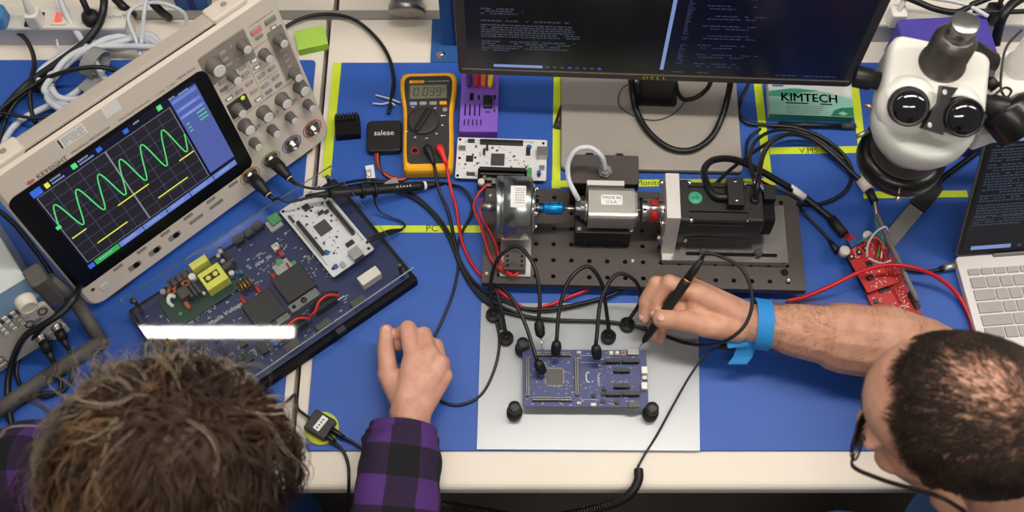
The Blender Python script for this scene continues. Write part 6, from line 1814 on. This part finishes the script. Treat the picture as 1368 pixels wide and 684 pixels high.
# ------------------------------------------------------------------ probe pen held by the man
p0 = at(853, 466, 2.7); p1 = at(918, 374, 11.6); d = (p1-p0).normalized()
t = thing('probe_pen', 'black probe pen with a gold ring, held in the man\'s hand', 'pen', p0)
LP = (p1-p0).length
b = B(); b.tube([p0, p0+d*1.3], [.07, .16], 8, 2); b.build('tip', 'chrome', t, True)
b = B(); b.lathe([(.22, 1.2), (.42, 1.7), (.5, 3.0), (.58, 4.6), (.95, 4.9), (.95, 5.3), (.62, 5.6), (.66, 7.0), (.7, LP-.4), (.62, LP)], p=p0, axis=d, n=18); b.build('barrel', 'black_rubber', t, True)
b = B(); b.lathe([(.66, LP), (.66, LP+.18), (.5, LP+.2)], p=p0, axis=d, n=18); b.build('gold_ring', 'brass', t, True)
b = B(); b.lathe([(.6, LP+.15), (.55, LP+1.6), (.36, LP+3.4), (.2, LP+3.5)], p=p0, axis=d, n=16); b.build('strain_relief', 'black_rubber', t, True)
e = p0+d*(LP+3.3)
b = B(); b.tube([e, e+d*1.2]+W((968, 345, 14.6), (990, 358, 14), (1003, 385, 13), (1004, 412, 12), (994, 436, 11), (974, 453, 9.6), (945, 461, 6.0), (915, 458, 2.6), (885, 448, 1.1), (840, 434, .75), (790, 429, .7), (740, 428, .7), (690, 421, .7), (655, 408, .6), (628, 380, .4), (612, 348, .4), (600, 318, .4), (575, 283, .4), (548, 262, .5), (528, 256, .8)), .24, 8, 7); b.build('lead', 'cable_black', t, True)

# ------------------------------------------------------------------ wrist strap with its cord
mat('strap_blue', (38, 140, 214), .7, noise=.05, nscale=30, bump=.3, bscale=250)
wp = elb_m.lerp(wr_m, .94); dirf = (wr_m-elb_m).normalized(); side = dirf.cross(Vector((0, 0, 1))).normalized(); upv = side.cross(dirf)*-1
upv = Vector((0, 0, 1))-dirf*dirf.z
t = thing('wrist_strap', 'bright blue wrist strap around the man\'s right wrist', 'strap', wp)
L = []
for k in range(40):
    a = 2*PI*k/40
    rad = 3.15
    c = wp+side*(rad*1.03*math.cos(a))+upv*(rad*.98*math.sin(a))
    n_ = side*math.cos(a)+upv*math.sin(a)
    sh = dirf*(.35*math.cos(a))
    L.append([c-dirf*1.05+sh, c+dirf*1.05+sh, c+dirf*1.05+n_*.16+sh, c-dirf*1.05+n_*.16+sh])
b = B(); b.rings(L, closed=True, smooth=False); b.build('band', 'strap_blue', t, True)
f0 = at(998, 455, 6.6)
ribb = [f0, at(996, 468, 5.4), at(992, 478, 4.8), at(985, 487, 4.4)]
b = B(); L = []
for i, p in enumerate(ribb):
    wdt = at(1000, 462, 6.4)-at(984, 462, 6.4)
    wdt = wdt.normalized()
    L.append([p-wdt*1.25, p+wdt*1.25, p+wdt*1.25+Vector((0, .1, .15)), p-wdt*1.25+Vector((0, .1, .15))])
b.rings(L, smooth=False); b.build('band_end', 'strap_blue', t, True)
b = B(); b.X = Matrix.Translation(at(985, 459, 6.2)) @ Matrix.Rotation(.1, 4, 'Z'); b.rr(2.8, 1.2, 0, .3, .1, .05); b.build('buckle', 'strap_blue', t, True)
sn = at(976, 463, 5.0)
b = B(); b.tube([sn+Vector((.6, .1, 0)), sn, at(962, 464, 4.6)], [.5, .6, .3], 10); b.build('snap', 'black_rubber', t, True)
b = B(); b.tube([at(963, 464, 4.6)]+W((946, 470, 4.5), (925, 497, 3.6), (900, 540, 2.2), (877, 582, .9), (862, 606, .4), (852, 624, .3)), .16, 6, 6); b.build('cord', 'cable_black', t, True)
cp = spline(W((853, 627, .5), (853, 640, .6), (845, 656, .5), (826, 670, -1.5), (790, 681, -5), (740, 690, -9), (690, 690, -12), (640, 682, -10), (600, 676, -6), (570, 672, -3)), 30)
hl_ = []; a = None
for i, p in enumerate(cp):
    tt = (cp[min(i+1, len(cp)-1)]-cp[max(i-1, 0)]).normalized()
    if a is None: a = tt.orthogonal().normalized()
    else: a = (a-tt*a.dot(tt)).normalized()
    c = tt.cross(a); nxt = cp[min(i+1, len(cp)-1)]
    for s_ in range(4):
        q = 2*PI*(i*4+s_)/10.0; hl_.append(p.lerp(nxt, s_/4)+a*(.5*math.cos(q))+c*(.5*math.sin(q)))
b = B(); b.tube(hl_, .14, 5, 1); b.build('coiled_cord', 'cable_black', t, True)

# ------------------------------------------------------------------ ground snap on the mat corner
mat('snap_yellow', (196, 200, 60), .5)
q = at(429, 571, .6)
t = thing('ground_block', 'black grounding block on a yellow disc at the mat corner', 'grounding block', (q.x, q.y, 0), (0, 0, math.radians(-30)))
b = B(); b.lathe([(2.3, 0), (2.3, .22), (2.1, .28), (.5, .28)], n=30); b.build('disc', 'snap_yellow', t)
b = B(); b.rr(3.3, 3.0, .28, 1.35, .25, .15, -.2, .15); blk_ = b.build('block', 'black_plastic', t)
b = B(); b.X = Matrix.Translation((-.15, .3, 0)) @ Matrix.Rotation(math.radians(85), 4, 'Z'); b.rr(2.1, .95, 1.35, 1.37, .1, 0); b.build('label', 'paper_white', blk_)
b = B(); b.X = Matrix.Translation((-.15, .3, 0)) @ Matrix.Rotation(math.radians(85), 4, 'Z')
for k in range(4): b.bx(-.8+k*.42, -.6+k*.42, -.12, .12, 1.37, 1.375)
b.build('print', 'print_dark', blk_)
def lead(name, pts, r, m='cable_black', par=t):
    b = B(); b.tube(pts, r, 8, 6); return b.build(name, m, par, True)
lead('plug', W((441, 573, .8), (460, 585, .7)), [.5, .42, .3]); lead('lead', W((458, 584, .6), (470, 590, .5), (482, 598, .4), (492, 604, .3)), .2)
lead('plug', W((434, 580, .8), (448, 592, .7)), [.5, .42, .3]); lead('lead', W((447, 591, .6), (458, 602, .3), (465, 620, .2), (466, 645, .1), (465, 668, -4), (464, 690, -9)), .22)
lead('lead', W((418, 562, .8), (406, 553, .5), (398, 546, .3), (396, 535, .3), (394, 527, .3), (383, 537, .3), (370, 548, .3), (352, 566, .3)), .2)

# ------------------------------------------------------------------ scope probes
CB = 'cable_black'
sp1 = WM[scope.name] @ Vector((28.3, -1.0, 3.6)); sp2 = WM[scope.name] @ Vector((32.1, -1.0, 3.75))
fdir = (WM[scope.name].to_3x3() @ Vector((0, -1, 0))).normalized()
mat('ring_cream', (226, 214, 160), .5)
def scope_lead(s0, pts, label, rng):
    t = thing('scope_probe_lead', label, 'cable', s0, group='scope probe leads')
    e = s0+fdir*2.6+Vector((.5, -.4, -.9))
    b = B(); b.tube([s0, s0+fdir*1.2, e], [.95, .95, .6], 14, 5); b.build('plug', 'black_rubber', t, True)
    d = (e-s0).normalized()
    b = B(); b.cyl(e-d*.1, e+d*.25, .5, .45, 12); b.build('colour_ring', 'ring_cream', t, True)
    b = B(); b.tube([e, e+d*1.4], [.45, .22], 10, 3); b.build('strain_relief', 'black_rubber', t, True)
    b = B(); b.tube([e+d*1.2]+pts, .2, 7, 7); b.build('lead', CB, t, True)
    return t
scope_lead(sp1, W((372, 265, 6.2), (383, 270, 5.9), (405, 266, 5.85), (430, 259, 5.85), (455, 251, 5.0), (478, 247, 2.2), (500, 243, .9), (530, 248, .6), (560, 268, .5), (590, 300, .4), (610, 340, .4), (635, 378, .5), (672, 402, .7), (720, 416, .7), (790, 404, .8), (815, 395, .8)), 'black probe lead from the left scope socket', 0)
scope_lead(sp2, W((392, 243, 6.2), (408, 250, 5.9), (430, 252, 5.85), (455, 246, 5.2), (480, 241, 2.2), (505, 240, .9), (540, 252, .6), (572, 276, .5), (597, 306, .4), (612, 345, .4), (607, 385, .4), (592, 425, .4), (578, 455, .3), (567, 490, .3), (572, 520, .3), (590, 536, .3), (612, 541, .3), (640, 530, .35), (660, 495, .5), (667, 455, .6), (660, 420, .75), (650, 395, .6)), 'black probe lead from the second scope socket, looping by the fist', 0)
# slim probe lying from the board to the right
a_, c_ = at(398, 264, 4.2), at(604, 246, 1.2)
t = thing('scope_probe', 'long black scope probe resting on the clear cover edge below the multimeter', 'probe', (a_.x, a_.y, 0))
q0 = at(440, 259, 5.95); q1 = at(566, 248, 1.0); dd = (q1-q0).normalized()
b = B(); b.tube([q0, q0.lerp(q1, .35), q0.lerp(q1, .8), q1], [.62, .68, .72, .62], 14, 3); b.build('barrel', 'black_rubber', t, True)
b = B(); b.tube([at(408, 262, 5.8), q0], [.2, .55], 10, 2); b.build('nose', 'black_rubber', t, True)
for px, py, z in ((483, 255.5, 4.1), (500, 254, 3.5)):
    m_ = at(px, py, z); m_ = q0+dd*((m_-q0).dot(dd)); b = B(); b.cyl(m_-dd*.18, m_+dd*.18, 1.1, n=18); b.build('finger_guard', 'black_rubber', t, True)
b = B(); b.cyl(q1-dd*.1, q1+dd*.3, .66, n=14); b.build('colour_ring', 'paper_white', t, True)
b = B(); b.tube([q1+dd*.2, q1+dd*3.6], [.55, .25], 10, 3); b.build('strain_relief', 'black_rubber', t, True)
m_ = q0.lerp(q1, .78); b = B()
for k in range(5): b.box(m_+dd*(k*.5-1)+Vector((0, -.15, .68)), (.34, .34, .05), math.atan2(dd.y, dd.x))
b.build('print', 'print_white', t, True)
b = B(); b.tube([q1+dd*3.4]+W((618, 252, 1.0), (630, 268, .7), (630, 285, .5), (618, 308, .4), (611, 330, .5), (614, 352, .5), (630, 378, .5), (650, 402, .7), (662, 412, .8), (670, 440, .7)), .22, 7, 6); b.build('lead', CB, t, True)
b = B(); b.tube([q0+dd*((at(500, 254, 3.5)-q0).dot(dd))+Vector((0, -.8, -.3))]+W((501, 270, 2.2), (507, 282, 1.2), (522, 290, .6), (536, 296, .5), (541, 302, .6), (536, 307, .9)), .14, 6, 6); b.build('ground_lead', CB, t, True)
b = B(); b.tube(W((537, 307, .9), (522, 310, 2.0), (505, 316, 4.2), (494, 321, 5.75), (489, 325, 5.72)), [.2, .42, .45, .3, .15], 10, 4); b.build('ground_clip', 'black_rubber', t, True)
# paper tags
def paper_tag(px, py, ang, w_, h_, label, txt=None, m='paper_white', z=.5):
    q = at(px, py, z)
    t = thing('cable_tag', label, 'tag', q, (math.radians(8), 0, ang))
    b = B()
    L = []
    for k in range(7):
        y = -h_/2+h_*k/6; bend = .25*math.sin(k/6*PI)
        L.append([(-w_/2, y, bend), (w_/2, y, bend), (w_/2, y, bend+.03), (-w_/2, y, bend+.03)])
    b.rings(L, smooth=False); b.build('slip', m, t)
    if txt: b = B(); b.text(txt, 1.1, 0, .2, .31, M=Matrix.Rotation(PI/2, 4, 'Z')); b.build('lettering', 'ink', t)
paper_tag(495, 232, math.radians(10), 1.25, 2.7, 'white CE tag on the probe lead', 'CE')
paper_tag(523, 245, math.radians(-62), 1.1, 2.0, 'grey tag folded round the probe lead', None, 'velcro_grey', .9)

# ------------------------------------------------------------------ meter leads
def meter_lead(j, m, m2, pts, label):
    t = thing('meter_lead', label, 'cable', j, group='multimeter leads')
    e = j+Vector((.55 if m == 'cable_red' else .5, -1.5, .7))
    b = B(); b.tube([j+Vector((0, 0, -.05)), j+Vector((0, -.1, .7)), j.lerp(e, .6)+Vector((0, 0, .4)), e+Vector((.5, -1.0, -.6))], [.48, .62, .6, .42, .3], 12, 4); b.build('plug', m2, t, True)
    b = B(); b.tube([e+Vector((.45, -.9, -.5))]+pts, .24, 8, 7); b.build('lead', m, t, True)
mat('plug_red', (226, 44, 40), .4)
meter_lead(JACK_R, 'cable_red', 'plug_red', W((603, 256, 2.0), (609, 275, .8), (613, 300, .5), (619, 328, .5), (636, 360, .5), (660, 383, .6), (685, 402, .8), (705, 413, .8), (735, 407, .8), (765, 395, .8), (788, 386, .8)), 'red test lead plugged into the multimeter')
meter_lead(JACK_B, 'cable_black', 'black_rubber', W((588, 258, 2.0), (597, 278, .8), (604, 305, .5), (610, 335, .5), (622, 368, .5), (645, 394, .6), (676, 412, .8), (708, 423, .8), (760, 428, .75), (815, 430, .8), (850, 436, .9), (890, 446, 1.2)), 'black test lead plugged into the multimeter')
cable('patch_cable', W((652, 386, .6), (672, 398, .7), (700, 412, .8), (740, 412, .9), (780, 405, .9), (812, 396, .9), (835, 385, .9)), .28, CB, 'short thick black cable along the top of the metal plate')

# ------------------------------------------------------------------ analyser leads
la = at(513, 181, 1.3)
cable('usb_cable', W((375, 40, .6), (400, 26, .6), (432, 19, .6), (470, 25, .6), (502, 50, .5), (520, 78, .5), (526, 105, .6), (523, 130, .7), (519, 152, .8)), .3, CB, 'black cable arching from behind the oscilloscope to the logic analyser')
for k, (c_, lb_) in enumerate(((( 'wire_brown'), 'brown'), ('comp_red', 'red'), ('hook_orange', 'orange'), ('cable_black', 'black'))):
    if c_ == 'wire_brown': mat('wire_brown', (110, 66, 40), .5)
    cable('jumper_wire', W((501+k*2, 204, .7), (502+k*1.6, 215, .6+.2*k), (507+k, 226+k, .6), (520, 233+k*1.8, .5), (536, 238+k*1.2, .4), (548, 233+k, .35)), .12, c_, '%s jumper wire from the logic analyser towards the multimeter' % lb_, 'wire', 'jumper wires of the logic analyser', 6, 5)
for k, pts in enumerate((((502, 127, .5), (514, 130, .6), (524, 133, .8), (535, 137, .6)), ((498, 138, .5), (510, 139, .6), (522, 137, .8), (528, 141, .9)))):
    cable('jumper_wire', W(*pts), .14, 'cable_white', ('upper' if k == 0 else 'lower')+' of two pale jumper wires above the logic analyser', 'wire', None, 6, 5)

# ------------------------------------------------------------------ rig wires
cable('brake_wire', W((650, 247, 3.6), (638, 261, 3.3), (633, 277, 3.2), (642, 300, 3.1), (649, 325, 3.1), (657, 347, 3.2), (670, 361, 3.5), (684, 366, 3.6)), .2, 'cable_red', 'outer red wire running from the brake to its terminal block', 'wire', 'red brake wires', 7)
cable('brake_wire', W((645, 266, 4.2), (641, 282, 3.6), (651, 303, 3.3), (662, 325, 3.4), (668, 347, 3.6), (676, 361, 3.8), (685, 368, 3.9), (693, 364, 3.9)), .2, 'cable_red', 'inner red wire running from the brake to its terminal block', 'wire', 'red brake wires', 7)
cable('sensor_cable', [GLW]+W((803, 208, 13), (788, 197, 14), (770, 200, 14), (759, 218, 12.5), (760, 240, 11), (768, 258, 10.2))+[SNW], .36, 'cable_white', 'pale cable looping from the amplifier box to the torque sensor', n=9)
t = thing('servo_cable', 'thick black servo cable with a white label sleeve', 'cable', SERVO_A)
pa = [SERVO_A]+W((956, 262, 11.6), (944, 245, 11), (941, 226, 9.5), (953, 214, 8), (980, 213, 6), (1015, 228, 4), (1045, 245, 2.6), (1075, 264, 1.2), (1100, 284, .9), (1110, 292, 1.0))
b = B(); b.tube(pa, .5, 10, 7); b.build('lead', CB, t, True)
b = B(); b.tube(W((1055, 250, 2.05), (1075, 264, 1.2)), .58, 10, 1); b.build('label_sleeve', 'paper_white', t, True)
for k, m_ in enumerate(('comp_red', 'hook_yellow', 'hook_purple')):
    b = B(); b.tube(W((1103+k*1.5, 286-k, 1.1), (1112+k*1.5, 296-k*1.5, 1.2)), .17, 6, 1); b.build('core', m_, t, True)
b = B(); b.tube(W((1110, 292, 1.2), (1128, 314, 1.4)), .75, 10, 1); b.build('shrink_sleeve', 'black_rubber', t, True)
for k, m_ in enumerate(('comp_red', 'comp_red', 'wire_red')):
    b = B(); b.tube(W((1127+k*2, 313-k, 1.4), (1136+k*3.5, 324-k*2, 2.4)), .16, 6, 1); b.build('core', m_, t, True)
t = thing('encoder_cable', 'black encoder cable looping up from the servo motor to a white connector', 'cable', SERVO_B)
b = B(); b.tube([SERVO_B]+W((1012, 250, 13), (1015, 225, 12), (1021, 203, 9), (1034, 188, 6), (1058, 179, 3.5), (1085, 186, 2), (1112, 206, 1.2), (1138, 231, 1.0), (1152, 243, 1.0)), .36, 9, 7); b.build('lead', CB, t, True)
b = B(); b.tube(W((1151, 240, 1.0), (1161, 254, 1.0)), .95, 8, 1); b.build('connector', 'comp_cream', t, True)
b = B(); b.tube(W((1161, 254, 1.0), (1168, 270, 1.0)), .62, 9, 1); b.build('sleeve', 'black_rubber', t, True)
for k, m_ in enumerate(('comp_green', 'paper_white', 'comp_red', 'comp_blue')):
    b = B(); b.tube(W((1167+k, 268, 1.1), (1169+k*2, 285, 1.3), (1170+k*3.5, 300, 1.8), (1176+k*4, 318, 2.2), (1172+k*5, 345, 2.4)), .12, 6, 4); b.build('core', m_, t, True)
b = B(); b.tube(W((1172, 288, 1.3), (1182, 312, 2.6), (1200, 348, 3.2), (1216, 382, 2.4), (1226, 402, 1.6)), .38, 8, 4); b.build('grey_core', 'mid_grey', t, True)
cable('signal_cable', W((956, 246, 7), (972, 230, 6), (995, 212, 4.5), (1018, 196, 3.2), (1040, 184, 2.2), (1062, 180, 1.8), (1092, 186, 1.4), (1122, 212, 1.0), (1146, 238, .9)), .28, CB, 'thin black cable rising from behind the servo towards the white connector')
cable('signal_cable', W((1009, 248, 10), (1004, 225, 8), (1002, 205, 6), (1010, 188, 4), (1026, 177, 3), (1050, 173, 1.5), (1075, 178, 1), (1104, 194, .8), (1128, 214, .7)), .28, CB, 'thin black cable making the inner loop above the servo')
cable('monitor_cable', W((1000, 112, 1.5), (990, 135, .6), (987, 152, .5), (998, 164, .5), (1025, 167, .5), (1065, 171, .6), (1100, 185, .6), (1126, 206, .6), (1138, 228, .5), (1132, 252, .5), (1112, 267, .5), (1085, 274, .5), (1066, 273, 3.0)), .3, CB, 'black cable running from under the monitor into a wide loop on the mat')
cable('signal_cable', W((1016, 172, .6), (1000, 186, .6), (998, 215, .8), (1008, 235, 1.0), (1032, 250, 2.8), (1060, 262, 2.8), (1075, 285, 1.0), (1095, 306, .6), (1110, 324, .8)), .22, CB, 'thin black cable ending in the small plug of the red board')
b = B(); b.tube(W((1108, 322, .9), (1119, 336, 1.0)), [.3, .62, .6], 9, 2); tag(b.build('usb_plug', 'black_plastic'), 'small black plug at the corner of the red board', 'plug')
cable('monitor_cable', W((843, 105, 5), (845, 125, 3), (851, 150, 1.8), (868, 178, 1.5), (895, 198, 1.5), (922, 201, 1.5), (948, 186, 1.6), (964, 158, 2.2), (972, 130, 4), (977, 104, 7)), .48, CB, 'thick black monitor cable hanging in a wide arc over the foot', n=9)
cable('monitor_cable', W((902, 108, 5), (906, 125, 3), (914, 133, 2.2), (930, 130, 2.2), (945, 118, 3.5), (952, 102, 6)), .36, CB, 'short black cable arc close under the monitor')
cable('thin_wire', W((848, 108, 3), (830, 120, 1.4), (827, 140, 1.2), (850, 156, 1.2), (880, 160, 1.2), (905, 148, 1.3), (915, 135, 1.5)), .08, 'dark_grey', 'hair-thin grey wire lying on the monitor foot', 'wire')
# red board leads and laptop plug
cable('bench_lead', W((1052, 402, .6), (1075, 397, 1.4), (1110, 382, 3.0), (1150, 363, 4.2), (1185, 354, 4.6), (1222, 358, 3.8), (1255, 372, 2.2), (1280, 395, .9), (1296, 425, .6), (1303, 450, .6)), .3, 'cable_red', 'red bench lead arching over the red board towards the laptop', n=9)
cable('jumper_wire', W((1158, 343, 2.2), (1160, 325, 3.4), (1170, 310, 4.2), (1182, 303, 4.0), (1186, 307, 3.2)), .16, 'cable_white', 'white jumper wire bowing up from the red board', 'wire')
cable('jumper_wire', W((1160, 345, 2.4), (1178, 352, 2.6), (1190, 348, 2.8)), .15, 'cable_white', 'short white jumper wire lying across the red board', 'wire')
for k, (m_, nm_) in enumerate((('comp_green', 'green'), ('comp_blue', 'blue'), ('hook_orange', 'orange'))):
    cable('jumper_wire', W((1142+4*k, 326-k*2, 2.8), (1158+3*k, 318, 3.4), (1172, 312+k*3, 3.0), (1184, 325+k*4, 2.6)), .11, m_, '%s jumper wire across the top of the red board' % nm_, 'wire', None, 6, 5)
cable('jumper_wire', W((1176, 326, 2.5), (1186, 352, 2.4), (1193, 378, 1.4), (1204, 405, 1.0)), .13, 'comp_red', 'thin red jumper wire running down the lower red board', 'wire')
t = thing('charging_cable', 'black cable with a silver plug in the side of the laptop', 'cable', at(1190, 355, .5))
b = B(); b.tube(W((1195, 356, .8), (1215, 361, .5), (1240, 363, .5), (1258, 360, .7)), .26, 8, 6); b.build('lead', CB, t, True)
b = B(); b.tube(W((1256, 360, .75), (1262, 357.5, .8)), .42, 8, 1); b.build('strain_relief', 'black_rubber', t, True)
b = B(); b.tube(W((1260, 358, .8), (1276, 354.5, .8)), .55, 10, 1, sy=.7); b.build('plug', 'alu', t, True)

# ------------------------------------------------------------------ left side: generator leads, white coil, mains leads
for k, p in enumerate(gen_bnc):
    t = thing('generator_lead', ('black lead on the %s socket of the function generator' % ('left', 'right')[k]), 'cable', p, group='generator leads')
    e = at(73, 487, 1.6) if k == 0 else at(92, 468, 2.2)
    d = (e-p).normalized()
    b = B(); b.tube([p, p.lerp(e, .45)], [.72, .72], 12, 2); b.build('plug', 'black_rubber', t, True)
    b = B(); b.tube([p.lerp(e, .4), e], [.6, .3], 10, 3); b.build('strain_relief', 'black_rubber', t, True)
    b = B(); b.tube([p.lerp(e, .9), e]+(W((80, 505, .8), (80, 520, .6), (60, 530, .5), (35, 523, .5), (22, 500, .6), (28, 470, 1.5), (50, 445, 5), (80, 415, 8.5), (98, 396, 9)) if k == 0 else W((96, 485, 1.2), (95, 505, .6), (84, 522, .5), (50, 528, .8), (20, 545, .6), (8, 560, .5))), .3, 8, 7); b.build('lead', CB, t, True)
cable('mains_lead', W((107, 380, 6), (101, 395, 9.5), (86, 415, 9.5), (60, 433, 9), (35, 448, 7), (18, 478, 3), (10, 515, 1), (14, 560, .5), (26, 600, .5)), .45, CB, 'thick black lead draped over the function generator')
cable('mains_lead', W((0, 282, .5), (20, 300, .5), (40, 325, .5), (60, 352, .6), (72, 372, .6)), .35, CB, 'black lead in the gap between generator and oscilloscope')
rnd = random.Random(2)
t = thing('coiled_cable', 'coiled white cable tied with a grey strap behind the oscilloscope', 'cable', at(140, 90, 0))
pts = []
for k in range(0, 4*16+1):
    a = 2*PI*k/16+PI; w_ = k/64
    px = 140+(92-w_*20+8*math.sin(k*.7))*math.cos(a)*.95+rnd.uniform(-3, 3); py = 98+(46-w_*10+6*math.sin(k*.9))*math.sin(a)+rnd.uniform(-3, 3)-.25*(px-140)
    pts.append(at(px, py, .9+2.2*w_+.5*math.sin(k*1.3)+(1.0 if 110 < px < 150 and py < 100 else 0)))
b = B(); b.tube(pts, .5, 8, 5); b.build('coil', 'cable_white', t, True)
b = B(); b.tube(W((78, -8, 6), (88, 18, 4.5), (102, 42, 3), (118, 66, 3.4), (128, 84, 3.6), (140, 104, 2.5), (175, 110, 1.4)), .5, 9, 7); b.build('lead', 'cable_white', t, True)
b = B(); b.tube(W((128, 100, 2.0), (95, 128, 1.2), (55, 146, .8), (25, 163, .7), (8, 185, .6), (2, 215, .6), (-10, 250, .6)), .5, 9, 7); b.build('lead', 'cable_white', t, True)
sp_ = at(127, 84, 3.2)
b = B(); b.X = Matrix.Translation(sp_) @ Matrix.Rotation(math.radians(-25), 4, 'Z'); b.tube([(0, 2.2*math.cos(a), 1.3*math.sin(a)) for a in [2*PI*k/20 for k in range(21)]], .1, 4, 1, closed=True)
L = []
for k in range(20):
    a = 2*PI*k/20; L.append([(x, (2.4+dr)*math.cos(a), (1.7+dr)*math.sin(a)) for x, dr in ((-1.1, 0), (1.1, 0), (1.1, .12), (-1.1, .12))])
b.rings(L, closed=True, smooth=False); b.build('tie_strap', 'velcro_grey', t, True)
b = B(); b.X = Matrix.Translation(at(122, 112, 2.4)) @ Matrix.Rotation(math.radians(-40), 4, 'Z'); b.rr(2.2, 3.4, 0, .15, .2, .03); b.build('strap_end', 'velcro_grey', t, True)
cable('white_lead', W((70, -5, 7), (79, 12, 6), (79, 35, 3), (76, 55, 1), (81, 68, .6), (92, 76, .5)), .2, 'cable_white', 'thin white lead hanging down from the power strip')
cable('white_lead', W((197, -8, 6), (193, 15, 5), (190, 45, 3), (187, 75, 2)), .32, 'cable_white', 'white lead running straight down behind the oscilloscope handle')
cable('white_lead', W((186, 70, 2.2), (181, 52, 3), (173, 32, 4), (172, 18, 4.6), (182, 8, 5), (205, 3, 5), (230, 8, 4.5), (246, 18, 3), (250, 32, 1)), .3, 'cable_white', 'white lead bent into a hook beside the blue upright')
cable('mains_lead', W((139, -8, 6), (138, 12, 5.5), (132, 32, 4.4), (115, 55, 3.6), (92, 73, 2.8), (68, 90, 2), (40, 110, 1.2), (12, 138, .9), (-8, 165, .8)), .62, CB, 'thick black mains lead sweeping past the grey strap')
cable('mains_lead', W((-6, 41, 2), (12, 40, 2.4), (30, 48, 2.4), (42, 66, 2), (46, 85, 1.6), (42, 105, 1.8), (40, 130, 1.6), (44, 155, 1.0), (56, 180, .6)), .36, CB, 'black lead bowing out at the left edge below the power strip')
cable('mains_lead', W((-5, 152, 1.5), (20, 130, 2.0), (55, 108, 2.6), (95, 94, 4.8), (135, 90, 5.2), (165, 98, 3.5), (190, 108, 2.0)), .36, CB, 'black lead passing over the grey strap')
cable('mains_lead', W((-5, 150, 2.4), (20, 154, 2.4), (50, 158, 2.2), (80, 150, 2.2), (105, 134, 2.2), (128, 116, 2.2), (150, 104, 1.8)), .28, CB, 'thin black lead close along the oscilloscope handle')
t = thing('coaxial_lead', 'black coaxial lead with a silver bayonet plug at the upper left', 'cable', at(60, 116, 1))
b = B(); b.tube(W((-5, 210, .6), (6, 165, .8), (22, 135, 1.0), (42, 121, 1.2), (52, 118, 1.3)), .32, 8, 6); b.build('lead', CB, t, True)
b = B(); b.tube(W((48, 119, 1.2), (62, 115.5, 1.4)), .7, 10, 1); b.build('boot', 'black_rubber', t, True)
b = B(); b.tube(W((61, 115.8, 1.4), (74, 112.5, 1.5)), [.6, .75, .75, .5], 12, 3); b.build('bayonet', 'steel', t, True)
for k, pts in enumerate((((148, -10, 5), (158, 2, 4.3), (165, 9, 4.1), (178, 20, 1)), ((198, -10, 5), (205, 4, 4.2), (214, 14, 3), (226, 24, .4)))):
    cable('mains_lead', W(*pts), .7, CB, ('left' if k == 0 else 'right')+' of two short thick black leads behind the power strip end')
# back right: leads over the storage case
cable('mains_lead', W((1200, -8, 9), (1225, 2, 8.4), (1250, 12, 8), (1280, 16, 7.6), (1300, 6, 8), (1330, -6, 9)), .5, CB, 'black mains lead behind the microscope tube')
cable('mains_lead', W((1330, 60, 4), (1334, 40, 6), (1340, 22, 8.2), (1352, 6, 9), (1375, -8, 9)), .75, CB, 'thick black mains lead beside the storage case')
cable('mains_lead', W((1300, 14, 7.5), (1335, 16, 8), (1372, 15, 8)), .4, CB, 'black lead running off the right edge above the storage case')
cable('white_lead', W((1215, -6, 8), (1250, -2, 8), (1290, 6, 8), (1320, 22, 7.6)), .35, 'cable_white', 'white lead over the back of the storage case')
cable('ring_light_lead', W((1300, 178, 26), (1294, 195, 21), (1280, 208, 18), (1262, 215, 18), (1246, 218, 20), (1238, 214, 22)), .26, CB, 'black lead of the microscope ring light')
